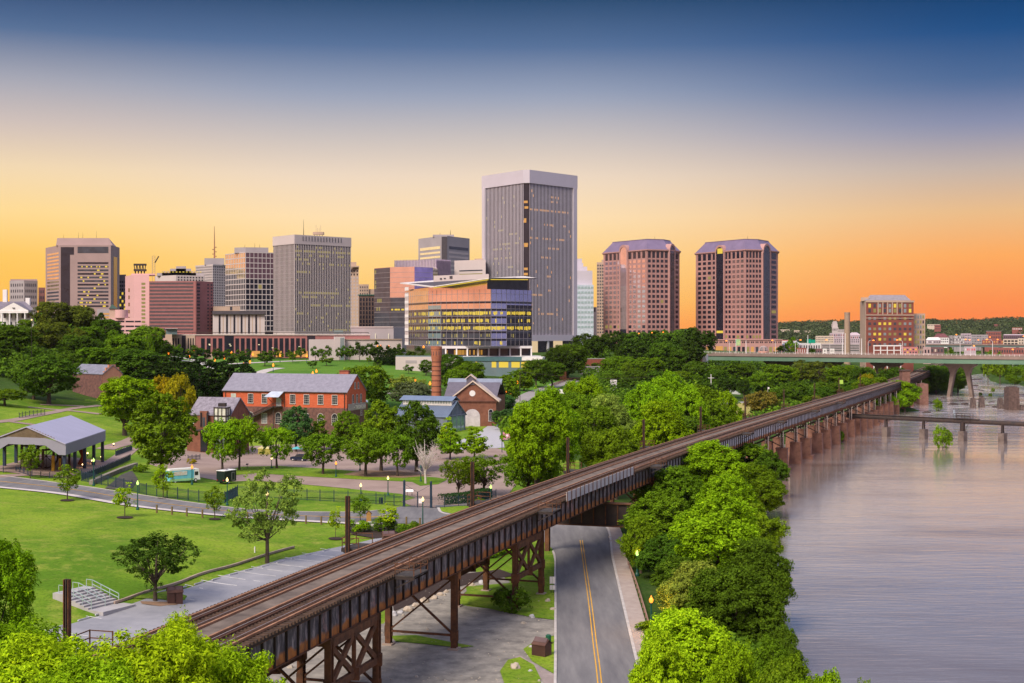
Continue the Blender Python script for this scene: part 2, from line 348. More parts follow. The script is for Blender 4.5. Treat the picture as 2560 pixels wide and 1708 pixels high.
# river surface
def water_mat():
    m = bpy.data.materials.new('river_water'); m.use_nodes = True; t = m.node_tree; b = t.nodes['Principled BSDF']
    g = t.nodes.new('ShaderNodeNewGeometry')
    def noise(sc3, s, det=5):
        mp = t.nodes.new('ShaderNodeMapping'); mp.inputs['Scale'].default_value = sc3; mp.inputs['Rotation'].default_value = (0,0, R(12)); t.links.new(g.outputs['Position'], mp.inputs[0])
        n = t.nodes.new('ShaderNodeTexNoise'); n.inputs['Scale'].default_value = s; n.inputs['Detail'].default_value = det; n.inputs['Roughness'].default_value = .6; n.inputs['Distortion'].default_value = .6
        t.links.new(mp.outputs[0], n.inputs[0]); return n.outputs['Fac']
    sx = t.nodes.new('ShaderNodeSeparateXYZ'); t.links.new(g.outputs['Position'], sx.inputs[0])
    def mr(src, a, b_, c=0, d=1):
        m_ = t.nodes.new('ShaderNodeMapRange'); m_.inputs[1].default_value = a; m_.inputs[2].default_value = b_; m_.inputs[3].default_value = c; m_.inputs[4].default_value = d; t.links.new(src, m_.inputs[0]); return m_.outputs[0]
    def mul(a, c):
        q = t.nodes.new('ShaderNodeMath'); q.operation = 'MULTIPLY'; t.links.new(a, q.inputs[0]); 
        if isinstance(c, float): q.inputs[1].default_value = c
        else: t.links.new(c, q.inputs[1])
        return q.outputs[0]
    rap = mr(sx.outputs[1], 430,640)                       # the rapids upstream
    foam = mul(mr(noise((.5,1.6,1),.13,8),.5,.6), rap)
    eddy = mul(mr(noise((.5,1.3,1),.022,9),.5,.7), mr(sx.outputs[1], 430,500,.75,1))
    mx = t.nodes.new('ShaderNodeMix'); mx.data_type = 'RGBA'; t.links.new(eddy, mx.inputs[0])
    mx.inputs[6].default_value = (.74,.64,.59,1); mx.inputs[7].default_value = (.40,.30,.27,1); b.inputs['Metallic'].default_value = .74
    m2 = t.nodes.new('ShaderNodeMix'); m2.data_type = 'RGBA'; t.links.new(foam, m2.inputs[0]); t.links.new(mx.outputs[2], m2.inputs[6]); m2.inputs[7].default_value = (.86,.80,.80,1); mt = mr(foam, 0,1,.74,.25); t.links.new(mt, b.inputs['Metallic'])
    t.links.new(m2.outputs[2], b.inputs['Base Color'])
    t.links.new(mr(noise((.4,1.2,1),.035,6),.4,.7,.05,.15), b.inputs['Roughness']); b.inputs['IOR'].default_value = 1.45
    b.inputs['Specular IOR Level'].default_value = 1.0
    bp = t.nodes.new('ShaderNodeBump'); bp.inputs['Strength'].default_value = .065; bp.inputs['Distance'].default_value = .5
    t.links.new(noise((.22,1.3,1),.8,4), bp.inputs['Height'])
    b2 = t.nodes.new('ShaderNodeBump'); b2.inputs['Distance'].default_value = 1.6; t.links.new(noise((.4,1.2,1),.10,5), b2.inputs['Height'])
    t.links.new(mr(sx.outputs[1], 380,560,.035,.9), b2.inputs['Strength']); t.links.new(bp.outputs[0], b2.inputs['Normal'])
    t.links.new(b2.outputs[0], b.inputs['Normal']); return m
b = MB(); b.face([(0,2, WATER),(2600,2, WATER),(2600,1400, WATER),(0,1400, WATER)], water_mat()); tag(b.build('river_water'), kind='structure')

# flat sheets that follow the ground
def sheet(name, poly, m, off, step=5.0, kind='structure', cat=None, label=None, parent=None, thick=0):
    bm = bmesh.new(); vs = [bm.verts.new((p[0], p[1], 0)) for p in poly]; bm.faces.new(vs)
    xs = [p[0] for p in poly]; ys = [p[1] for p in poly]
    def cut(ax, a, b_):
        n = int((b_-a)/step); 
        for k in range(1, n+1):
            c = a + (b_-a)*k/(n+1); co = (c, 0,0) if ax == 0 else (0, c, 0); no = (1,0,0) if ax == 0 else (0,1,0)
            bmesh.ops.bisect_plane(bm, geom=bm.verts[:]+bm.edges[:]+bm.faces[:], plane_co=co, plane_no=no)
    cut(0, min(xs), max(xs)); cut(1, min(ys), max(ys))
    bmesh.ops.triangulate(bm, faces=bm.faces[:])
    for v in bm.verts: v.co.z = H(v.co.x, v.co.y) + off
    if thick:
        r_ = bmesh.ops.extrude_face_region(bm, geom=bm.faces[:]); 
        for v in r_['geom']:
            if isinstance(v, bmesh.types.BMVert): v.co.z -= thick
    bmesh.ops.recalc_face_normals(bm, faces=bm.faces[:])
    me = bpy.data.meshes.new(name); bm.to_mesh(me); bm.free(); me.materials.append(m)
    o = bpy.data.objects.new(name, me); COL.objects.link(o); tag(o, label, cat, kind=kind if not cat else None); return o
def smooth_pts(pts, n=6):
    P = [Vector((p[0], p[1])) for p in pts]; P = [P[0]*2-P[1]] + P + [P[-1]*2-P[-2]]; o = []
    for i in range(1, len(P)-2):
        for k in range(n):
            t = k/n; a, b_, c, d = P[i-1], P[i], P[i+1], P[i+2]
            o.append(.5*((2*b_)+(c-a)*t+(2*a-5*b_+4*c-d)*t*t+(3*b_-a-3*c+d)*t**3))
    o.append(P[-2]); return o
def ring(ptsL, ptsR): return list(ptsL) + list(reversed(ptsR))
def GP(pts): return [Vector(G(a, b)[:2]) for a, b in pts]
ASPH = mat('asphalt', (.105,.102,.112),.8, col2=(.20,.192,.195), vscale=.45, bump=.15, bscale=3, stretch=(1,.12,1))
ASPH2 = mat('old_asphalt', (.20,.205,.235),.85, col2=(.30,.30,.33), vscale=.18, bump=.15, bscale=3)
BRICKP = mat('brick_paving', (.23,.165,.145),.9, col2=(.32,.24,.21), vscale=.14, bump=.1)
CONC = mat('concrete', (.42,.39,.38),.9, var=.14, vscale=.8, bump=.1)
GRAV = mat('gravel', (.14,.13,.12),.95, col2=(.32,.295,.26), vscale=.5, bump=.8, bscale=5)
DIRT = mat('bare_earth', (.18,.115,.075),.95, col2=(.27,.17,.11), vscale=.5, bump=.3)
MULCH = mat('mulch', (.035,.022,.018),.95, var=.4, vscale=4, bump=.5)
YLINE = mat('yellow_line', (.62,.33,.03),.7, var=.15)
WLINE = mat('white_line', (.62,.60,.58),.7, var=.12)
# upper road
eT = smooth_pts(GP([(-420,1150),(-150,1176),(0,1190),(163,1211),(327,1235),(480,1258),(626,1275),(760,1281),(900,1281),(965,1275)])); eB = smooth_pts(GP([(-420,1172),(-150,1201),(0,1218),(163,1235),(327,1263),(480,1281),(626,1294),(760,1302),(900,1309),(965,1309)]))
def midl(a, b_, t): return [p*(1-t)+q*t for p, q in zip(a, b_)]
sheet('road', ring(eT, eB), ASPH, .10)
for t in (.49,.525): sheet('road_marking', ring(midl(eT, eB, t), midl(eT, eB, t+.014)), YLINE, .125)
# road that bends under the viaduct and runs to the foot of the picture
rl = smooth_pts(GP([(965,1309),(1040,1311),(1150,1318),(1255,1330),(1340,1348),(1385,1380),(1391,1450),(1392,1560),(1392,1708),(1385,2000),(1370,2700)]))
rr = smooth_pts(GP([(965,1275),(1060,1262),(1180,1248),(1300,1252),(1440,1272),(1512,1315),(1529,1399),(1563,1550),(1600,1708),(1670,2000),(1830,2700)]))
sheet('road', ring(rl, rr), ASPH, .08)
def offp(pts, d):
    o = []
    for i, p in enumerate(pts):
        q = (pts[min(i+1, len(pts)-1)]-pts[max(i-1,0)]).normalized(); o.append(p+Vector((q.y, -q.x))*d)
    return o
ml = smooth_pts(GP([(1453,1352),(1464,1430),(1475,1507),(1487,1610),(1499,1708),(1522,2000),(1570,2700)]))
for a_, c_ in ((-.24,-.12),(.12,.24)): sheet('road_marking', ring(offp(ml, a_), offp(ml, c_)), YLINE, .105)
ll = rl[30:]; lr = rr[30:]
def kerb(name, pts, w0, w1, h, m, off=.0):
    b = MB(); a = offp(pts, w0); c = offp(pts, w1)
    for i in range(len(pts)-1):
        def q(p, z): return (p.x, p.y, H(p.x, p.y)+z)
        b.hexa([q(a[i], off-.3), q(a[i+1], off-.3), q(c[i+1], off-.3), q(c[i], off-.3), q(a[i], h), q(a[i+1], h), q(c[i+1], h), q(c[i], h)], m)
    return tag(b.build(name), kind='structure')
kerb('kerb', lr, -.35,-.02,.2, CONC); kerb('kerb', ll, .02,.3,.2, CONC)
sheet('pavement', ring(offp(lr, -.36), offp(lr, -2.3)), mat('pavement', (.30,.24,.22),.9, col2=(.38,.32,.29), vscale=.7),.15)
kerb('kerb', eB, .02,.28,.17, CONC); kerb('kerb', eT, -.28,-.02,.17, CONC)
sheet('pavement', ring(offp(eB, .29), offp(eB, 1.9)), mat('light_pavement', (.50,.45,.44),.9, var=.08),.16)
# dirt strip along the left kerb of the lower road, and the gravel lot under the viaduct
sheet('gravel_lot', GP([(620,1990),(1392,1990),(1392,1545),(1340,1535),(1240,1525),(1130,1512),(1165,1480),(1280,1460),(1250,1436),(1180,1430),(1060,1440),(990,1500),(960,1560),(700,1600),(560,1760)]), GRAV, .05)
for P in ([(975,1592),(1040,1590),(1130,1608),(1186,1618),(1150,1622),(1060,1612),(990,1606)], [(1392,1590),(1345,1600),(1308,1625),(1330,1655),(1372,1680),(1392,1690)],
          [(1300,1645),(1270,1652),(1250,1680),(1262,1715),(1300,1740),(1350,1730),(1352,1700),(1335,1665)], [(1270,1460),(1165,1468),(1170,1512),(1250,1530),(1330,1545),(1388,1552),(1388,1470),(1340,1440)]):
    sheet('grass_island', GP(P), LAWN, .11,1.5)
sheet('footpath', GP([(1392,1692),(1350,1672),(1300,1640),(1285,1645),(1330,1670),(1362,1712),(1360,1740),(1392,1760)]), mat('path_dirt', (.27,.22,.21),.95),.09,2)
# parking lot with bays
pk = GP([(-200,1668),(0,1611),(175,1562),(300,1522),(360,1500),(430,1480),(560,1440),(700,1400),(900,1357),(1010,1330),(900,1420),(560,1560),(330,1720),(-200,1900)])
sheet('parking_lot', pk, ASPH2,.07,4)
sheet('grass_island', GP([(330,1497),(400,1500),(440,1507),(462,1502),(468,1492),(440,1482),(380,1470)]), LAWN, .12,1.5)
sheet('bare_patch', GP([(350,1506),(425,1508),(445,1514),(400,1518),(355,1512)]), DIRT, .14,1.5)
for (a, b_),(c, d) in [((275,1527),(382,1541)),((215,1542),(333,1557)),((40,1596),(150,1612)),((455,1498),(520,1505)),((455,1480),(530,1492)),((462,1463),(563,1480)),((503,1452),(606,1467)),((545,1440),(650,1455)),((585,1428),(690,1442)),((628,1418),(728,1432)),((665,1407),(775,1421)),((712,1395),(815,1408)),((755,1384),(865,1397)),((800,1373),(905,1386)),((105,1576),(220,1592))]:
    p = Vector(G(a, b_)[:2]); q = Vector(G(c, d)[:2]); sheet('parking_line', ring(offp([p, q], -.09), offp([p, q], .09)), WLINE, .095,2)
# museum yard
sheet('paved_yard', GP([(470,1122),(560,1118),(700,1112),(900,1105),(1060,1110),(1240,1120),(1330,1150),(1300,1200),(1260,1250),(1180,1274),(1040,1270),(1010,1258),(960,1238),(870,1222),(760,1212),(640,1202),(560,1205),(480,1190),(430,1180),(370,1160),(400,1140)]), BRICKP, .08)
sheet('grass_island', GP([(555,1185),(600,1168),(700,1166),(830,1174),(960,1186),(1090,1195),(1120,1200),(1095,1212),(1050,1216),(1030,1206),(900,1200),(760,1192),(640,1184),(580,1190)]), LAWN, .13,3)
sheet('bare_patch', GP([(858,1188),(905,1177),(1000,1180),(1080,1190),(1010,1196),(920,1194)]), DIRT, .16,2)
sheet('grass_island', GP([(770,1226),(880,1224),(1000,1236),(1040,1246),(1000,1256),(880,1250),(760,1244)]), LAWN, .13,3)
sheet('road', GP([(1000,1268),(1180,1276),(1215,1288),(1180,1300),(960,1296),(965,1278)]), ASPH, .115)
sheet('concrete_apron', GP([(1225,1062),(1245,1062),(1262,1120),(1225,1122),(1140,1128),(1110,1122),(1190,1085)]), mat('pale_concrete', (.36,.36,.39),.9, var=.08),.11)
# park paths on the left
for P, wd in (([(-40,1058),(60,1046),(130,1032),(180,1022),(250,1014)], 3.2),([(70,1018),(130,1024),(180,1028),(250,1036)], 4),([(100,1012),(150,1014),(210,1016)], 2.6),([(20,1054),(110,1066),(170,1074)], 2.4),([(262,1124),(300,1112),(345,1095)], 5),([(-60,1196),(60,1188),(160,1184),(240,1176),(300,1144),(330,1120)], 4)):
    q = smooth_pts(GP(P)); sheet('footpath', ring(offp(q, -wd/2), offp(q, wd/2)), BRICKP, .12,3)
# terraces on the green hill
for P, wd, m_ in (([(380,690),(440,700),(500,660),(560,655),(640,668),(720,680),(800,690)], 5, CONC),([(550,560),(600,585),(660,625),(700,640)], 6, CONC),([(420,640),(470,655),(520,640),(560,600)], 5, CONC),([(860,540),(940,538),(1020,540),(1100,548)], 4, CONC)):
    q = smooth_pts([Vector((xa(a, d), d)) for a, d in P]); sheet('footpath', ring(offp(q, -wd/2), offp(q, wd/2)), m_, .15,4)
for P, wd in (([(1230,1040),(1290,1010),(1330,985),(1400,960),(1470,955),(1550,965)], 6),([(1400,1004),(1440,1006),(1500,1008)], 4),([(1385,1022),(1430,1030),(1480,1040)], 8),([(1640,985),(1760,1010),(1880,1005)], 5),([(1700,1040),(1830,1044)], 9)):
    q = smooth_pts(GP(P)); sheet('footpath', ring(offp(q, -wd/2), offp(q, wd/2)), mat('plaza_path', (.26,.24,.23)),.15,4)
sheet('field', GP([(1690,1000),(1760,1012),(1870,1004),(1895,1000),(1890,1035),(1800,1048),(1720,1030)]), mat('dry_field', (.26,.26,.06),.95, col2=(.38,.30,.10), vscale=.05),.12)
# ================================================================ railway viaduct
VZ = 11.5
nearE = [(5,-51),(60,-30.6),(93.8,-19.8),(119.9,-12.0),(145.9,-3.6),(180,7.6),(216.5,19.9),(251.8,33.2),(314.6,59.1),(400,94.6),(480.6,128.7),(608.6,180.5),(760,240),(907,297),(1050,352)]
vy = np.array([a for a, _ in nearE]); vx = np.array([b for _, b in nearE])
pf = np.polyfit(vy, vx, 5, w=[.2,1,3,3,3,3,3,3,3,2,3,3,1,1,.5])
S = []; y_ = 5.0
while y_ < 1040:
    S.append(Vector((np.polyval(pf, y_), y_))); y_ += 2.0
def vnorm(i):
    d = (S[min(i+1, len(S)-1)]-S[max(i-1,0)]).normalized(); return Vector((-d.y, d.x)), d      # n points to the far (left) side
def vp(i, o, z): n, d = vnorm(i); p = S[i]+n*o; return Vector((p.x, p.y, z))
def vi(Yv): return min(max(int(round((Yv-5)/2)),0), len(S)-1)
RUST = mat('rusty_steel', (.055,.028,.018),.8, col2=(.17,.07,.032), vscale=1.3, bump=.2)
DARK = mat('dark_steel', (.022,.02,.024),.7, col2=(.055,.035,.028), vscale=.9)
RAIL = mat('rail_steel', (.80,.62,.50),.28, metal=.85, var=.1)
SLEEP = mat('sleeper_timber', (.03,.02,.016),.9, col2=(.11,.065,.045), vscale=1.5)
GUARD = mat('guard_timber', (.19,.09,.048),.7, col2=(.36,.19,.11), vscale=.8)
CPAN = mat('walkway_boards', (.085,.065,.055),.9, col2=(.19,.15,.125), vscale=.5, bump=.3)
def girder_mat():
    m = bpy.data.materials.new('peeling_girder'); m.use_nodes = True; t = m.node_tree; b = t.nodes['Principled BSDF']; g = t.nodes.new('ShaderNodeNewGeometry')
    sx = t.nodes.new('ShaderNodeSeparateXYZ'); t.links.new(g.outputs['Position'], sx.inputs[0])
    def noise(s3, s, det=6):
        mp = t.nodes.new('ShaderNodeMapping'); mp.inputs['Scale'].default_value = s3; t.links.new(g.outputs['Position'], mp.inputs[0])
        n = t.nodes.new('ShaderNodeTexNoise'); n.inputs['Scale'].default_value = s; n.inputs['Detail'].default_value = det; n.inputs['Roughness'].default_value = .7; t.links.new(mp.outputs[0], n.inputs[0]); return n.outputs['Fac']
    def ma(op, a, b_, c=None):
        q = t.nodes.new('ShaderNodeMath'); q.operation = op
        for k, v in enumerate((a, b_, c)):
            if v is None: continue
            if isinstance(v, (int, float)): q.inputs[k].default_value = v
            else: t.links.new(v, q.inputs[k])
        return q.outputs[0]
    def mr(src, a, b_):
        m_ = t.nodes.new('ShaderNodeMapRange'); m_.inputs[1].default_value = a; m_.inputs[2].default_value = b_; t.links.new(src, m_.inputs[0]); return m_.outputs[0]
    def mx(f, a, b_):
        x = t.nodes.new('ShaderNodeMix'); x.data_type = 'RGBA'; t.links.new(f, x.inputs[0])
        for k, c in ((6, a),(7, b_)):
            if isinstance(c, tuple): x.inputs[k].default_value = (*c, 1)
            else: t.links.new(c, x.inputs[k])
        return x.outputs[2]
    pale = mx(mr(noise((1.2,1.2,.35),1.6),.47,.62),(.055,.05,.06),(.26,.225,.235))
    pink = mx(mr(noise((1,1,.6),.33),.58,.68), pale, (.36,.20,.19))
    rustc = mx(mr(noise((1,1,.5),1.4),.4,.65),(.42,.145,.025),(.15,.055,.02))
    hz = ma('ADD', sx.outputs[2], ma('MULTIPLY', noise((1,1,.3),.7),1.7))
    far = mr(sx.outputs[1], 225,300)                        # the pale blue-grey repainted spans
    pale2 = mx(mr(noise((2,2,.2),1.2),.35,.6),(.26,.29,.35),(.55,.56,.60))
    body = mx(far, pink, pale2)
    c = mx(mr(hz, VZ-.35-2.55+1.35, VZ-.35-2.55+1.05), body, rustc)
    t.links.new(c, b.inputs['Base Color']); b.inputs['Roughness'].default_value = .75; return m
GIRD = girder_mat()
i0, i1 = vi(40), vi(1000)
via = thing('railway_viaduct', 'long rusty steel railway viaduct carrying two tracks out over the river', 'railway viaduct', vp(vi(120),4,0))
def ribbon(name, o0, o1, z0, z1, m, a=i0, b_=i1, par=None, stepi=1):
    b = MB()
    k = len(b.v); idxs = list(range(a, b_+1, stepi)); mi_ = b.mi(m)
    for i in idxs:
        for o, z in ((o0, z0),(o1, z0),(o1, z1),(o0, z1)): b.v.append(tuple(vp(i, o, z)))
    for j in range(len(idxs)-1):
        p = j*4
        for q in range(4): r_ = (q+1) % 4; b.f.append((p+q, p+r_, p+4+r_, p+4+q)); b.m.append(mi_)
    b.f.append((0,1,2,3)); b.m.append(mi_); e = (len(idxs)-1)*4; b.f.append((e+3, e+2, e+1, e)); b.m.append(mi_)
    return b.build(name, par or via)
WD = 8.6
ribbon('deck', .25, WD-.25, VZ-.75, VZ-.32, DARK)
ribbon('walkway', 3.55,5.25, VZ-.31, VZ-.02, CPAN)
for o in (3.32,5.42): ribbon('guard_timber', o, o+.16, VZ-.31, VZ+.04, DARK)
T1, T2 = 1.85,6.75                                          # track centres
for tcx in (T1, T2):
    for s_ in (-.78,.70): ribbon('rail', tcx+s_, tcx+s_+.09, VZ-.04, VZ+.14, RAIL)
    for s_ in (-.5,.42): ribbon('guard_rail', tcx+s_, tcx+s_+.07, VZ-.04, VZ+.09, RUST)
    for s_ in (-1.45,1.25): ribbon('guard_timber', tcx+s_, tcx+s_+.2, VZ-.04, VZ+.15, GUARD)
b = MB()
i = i0
def slp(i_f, o0, o1):
    a = int(i_f); f = i_f-a; n, d = vnorm(a); p = S[a]*(1-f)+S[min(a+1, len(S)-1)]*f
    q0 = p+n*o0; q1 = p+n*o1; b.bar((q0.x, q0.y, VZ-.18),(q1.x, q1.y, VZ-.18),.26, SLEEP, .24)
fi = float(vi(60))
while fi < vi(420):
    slp(fi, -.35,3.3); slp(fi, 5.6, WD+.3); fi += .28
tag(b.build('sleeper', via), kind='stuff')
# plate girders under each edge: web with flanges and stiffeners
def girder(o, outs, a, b_, dep=2.55, m=GIRD, st_=2.0):
    b = MB(); z1 = VZ-.76; z0 = z1-dep; mi_ = b.mi(m); mr_ = b.mi(RUST)
    idxs = list(range(a, b_+1))
    def rib(o0, o1, za, zb, mm):
        k = len(b.v)
        for i in idxs:
            for oo, z in ((o0, za),(o1, za),(o1, zb),(o0, zb)): b.v.append(tuple(vp(i, oo, z)))
        for j in range(len(idxs)-1):
            p = k+j*4
            for q in range(4): r_ = (q+1) % 4; b.f.append((p+q, p+r_, p+4+r_, p+4+q)); b.m.append(mm)
    rib(o-.03, o+.03, z0+.05, z1-.05, mi_); rib(o-.24, o+.24, z0, z0+.05, mr_); rib(o-.24, o+.24, z1-.05, z1, mr_)
    for i in idxs:
        for sgn in outs: 
            n, d = vnorm(i); b.bar(vp(i, o+sgn*.13, z0+.051), vp(i, o+sgn*.13, z1-.051),.2, DARK, .11, up=Vector((d.x, d.y, 0)))
    return b.build('girder', via)
girder(.5,(-1,), i0, i1); girder(WD-.5,(1,), i0, i1); 
girder(3.1,(-1,), i0, vi(560),2.2, DARK); girder(5.5,(1,), i0, vi(560),2.2, DARK)
GB = VZ-.76-2.55
# cross frames between girders
b = MB()
for i in range(i0, vi(560),3): b.bar(vp(i, .55, GB+.4), vp(i, WD-.55, VZ-1.1),.16, DARK); b.bar(vp(i, .55, VZ-1.1), vp(i, WD-.55, GB+.4),.16, DARK)
tag(b.build('cross_brace', via), kind='stuff')
# steel bents
def leg(par, i, o, z0, z1, w_=.62, m=RUST):
    b = MB(); n, d = vnorm(i); p = vp(i, o, z0); q = vp(i, o, z1); up = Vector((d.x, d.y, 0))
    for sg in (-1,1): 
        s3 = up*(sg*w_*.42); b.bar(p+s3, q+s3, w_, m, .1, up=up)
    b.bar(p, q, .12, DARK, w_*.8, up=up)
    b.bar(p-Vector((0,0,.01)), p+Vector((0,0,.28)), w_+.5, mat('footing', (.33,.26,.22)), w_+.5, up=up)
    return b.build('leg', par)
def xbrace(par, a0, a1, b0, b1, w_=.3, name='brace', mid=False, low=True):
    b = MB(); b.bar(a0, b1, w_, RUST, w_*.6); b.bar(b0+Vector((0,0,.02)), a1, w_, RUST, w_*.55)
    if low: b.bar(a0, b0, w_, RUST, w_*.7)
    if mid: b.bar((a0+b0)/2,(a1+b1)/2, w_*1.3, DARK, w_)
    for p in (a0, b0): b.bar(p-Vector((0,0,.55)), p+Vector((0,0,.55)),.9, RUST, .34)
    return b.build(name, par)
def gz(p): return H(p.x, p.y)
def bent(Yv, tower=None):
    i = vi(Yv); par = thing('trestle_bent', None, None, vp(i, 4,0)); par.parent = via; par.location = vp(i, 4,0)-via.location
    legs = []
    for o in (.5, WD-.5):
        p = vp(i, o, 0); z0 = gz(p)-.05; leg(par, i, o, z0, GB); legs.append((o, z0))
    A = vp(i, .5, legs[0][1]+1.6); B = vp(i, WD-.5, legs[1][1]+1.6)
    xbrace(par, A, Vector((A.x, A.y, GB-.4)), B, Vector((B.x, B.y, GB-.4)))
    b = MB(); b.bar(vp(i, .3, GB-.35), vp(i, WD-.3, GB-.35),.5, RUST, .7); b.build('cap_beam', par)
    if tower:
        j = vi(tower)
        for o in (.5, WD-.5):
            p0 = vp(i, o, 0); p1 = vp(j, o, 0); leg(par, j, o, gz(p1)-.05, GB)
            zb = 3.9; zc_ = GB-.55; m0 = (vp(i, o, 0)+vp(j, o, 0))/2; b = MB()
            def zz_(p, z): return Vector((p.x, p.y, z))
            for pa, pb in ((p0, m0),(m0, p1)):
                b.bar(zz_(pa, zb), zz_(pb, zc_),.3, RUST, .55); b.bar(zz_(pb, zb), zz_(pa, zc_),.28, RUST, .5)
            b.bar(zz_(m0, zb-.3), zz_(m0, zc_),.34, RUST, .6); b.bar(zz_(p0, zb), zz_(p1, zb),.42, RUST, .6); b.bar(zz_(p0, zc_), zz_(p1, zc_),.40, RUST, .6)
            for q_ in (p0, m0, p1): b.bar(zz_(q_, zb-.5), zz_(q_, zb+.6),1.0, RUST, .64)
            b.build('brace', par)
            b = MB(); b.bar(vp(i, o, GB-.3), vp(j, o, GB-.3),.5, RUST, .5); b.build('cap_beam', par)
        A = vp(j, .5,1.6); B = vp(j, WD-.5,1.6)
        xbrace(par, A, Vector((A.x, A.y, GB-.4)), B, Vector((B.x, B.y, GB-.4)))
    return par
bent(110.6,120.5); bent(142); bent(160.3,171.8); bent(86,95)
for Yv in (228,243,258,273,290,308): bent(Yv)
# deep portal girder over the road
b = MB(); F = Face((xa(1366,203),204.6),(xa(1571,203),200.6))
F.box(b, 0, F.L, 4.4,7.7,-1.2,0, DARK)
for k in range(8): F.box(b, k*F.L/7-.08*(k > 0), k*F.L/7+.1,4.6,7.5,0.004,.14, RUST)
F.box(b, -.2, F.L+.2,7.7,7.85,-1.4,.3, RUST); F.box(b, -.2, F.L+.2,4.25,4.4,-1.4,.3, RUST)
b.build('portal_girder', via)
b = MB(); PINK = mat('pier_stone', (.13,.062,.046),.9, col2=(.27,.14,.10), vscale=.5, bump=.2)
F.box(b, F.L-.6, F.L+2.6,-1,7.0,-2.6,-1.3, PINK); b.build('pier', via)
for u0_, u1_ in ((F.L+.1, F.L+1.6),(-.3,.4)): b = MB(); F.box(b, u0_, u1_, -1,4.2,-1.0,-.2, RUST); b.build('portal_post', via)
# concrete piers in the river with paired posts
for Yv in (326,343,360,375.6,392,407.5,422.6,437.6,452,466,480,495,510,526,542,558,576,596,618,642,668,700):
    i = vi(Yv); par = thing('river_bent', None, None, vp(i, 4,0)); par.parent = via; par.location = vp(i, 4,0)-via.location
    ztop = 3.9 if Yv < 520 else 4.6
    for o in (.4, WD-.4):
        b = MB(); n, d = vnorm(i); c = vp(i, o, 0); nn = Vector((n.x, n.y, 0)); dd = Vector((d.x, d.y, 0))
        def rect(w1, w2, z): return [c+nn*(-w1)+dd*(-w2)+Vector((0,0, z)), c+nn*w1+dd*(-w2)+Vector((0,0, z)), c+nn*w1+dd*w2+Vector((0,0, z)), c+nn*(-w1)+dd*w2+Vector((0,0, z))]
        b.hexa(rect(1.75,1.3,-5)+rect(1.4,.95, ztop-.4), PINK); b.hexa(rect(1.5,1.08, ztop-.4)+rect(1.5,1.08, ztop), PINK)
        if Yv in (343,375.6,510): b.hexa(rect(2.3,1.9,-5)+rect(2.2,1.8,-.9), PINK)
        b.build('pier', par)
        b = MB()
        for sg in (-.36,.36):
            p = vp(i, o+sg*1.0, ztop); q = vp(i, o+sg*1.0, GB); b.bar(p, q, .2, mat('pale_steel', (.42,.36,.33),.7),.24)
        b.bar(vp(i, o, ztop), vp(i, o, GB),.62, DARK, .12, up=Vector((n.x, n.y, 0)))
        for k in range(4): 
            za = ztop+(GB-ztop)*k/4; zb = ztop+(GB-ztop)*(k+1)/4; sgn = 1 if k % 2 else -1
            b.bar(vp(i, o-.36*sgn, za)-dd*.12, vp(i, o+.36*sgn, zb)-dd*.12,.1, _mats['pale_steel'], .06)
        b.build('post', par)
    b = MB(); b.bar(vp(i, .5, ztop+.3), vp(i, WD-.5, GB-.5),.22, DARK); b.bar(vp(i, WD-.5, ztop+.3), vp(i, .5, GB-.5),.22, DARK); b.bar(vp(i, .4, GB-.25), vp(i, WD-.4, GB-.25),.4, RUST, .5); b.build('brace', par)
# longitudinal X bracing between river bents is dark and thin
b = MB()
ys_ = [326,343,360,375.6,392,407.5,422.6,437.6,452,466,480]
for a_, c_ in zip(ys_[:-1:2], ys_[1::2]):
    for o in (WD-.5,): b.bar(vp(vi(a_), o, 4.2), vp(vi(c_), o, GB-.3),.2, DARK); b.bar(vp(vi(c_), o, 4.2), vp(vi(a_), o, GB-.3),.2, DARK)
tag(b.build('cross_brace', via), kind='stuff')
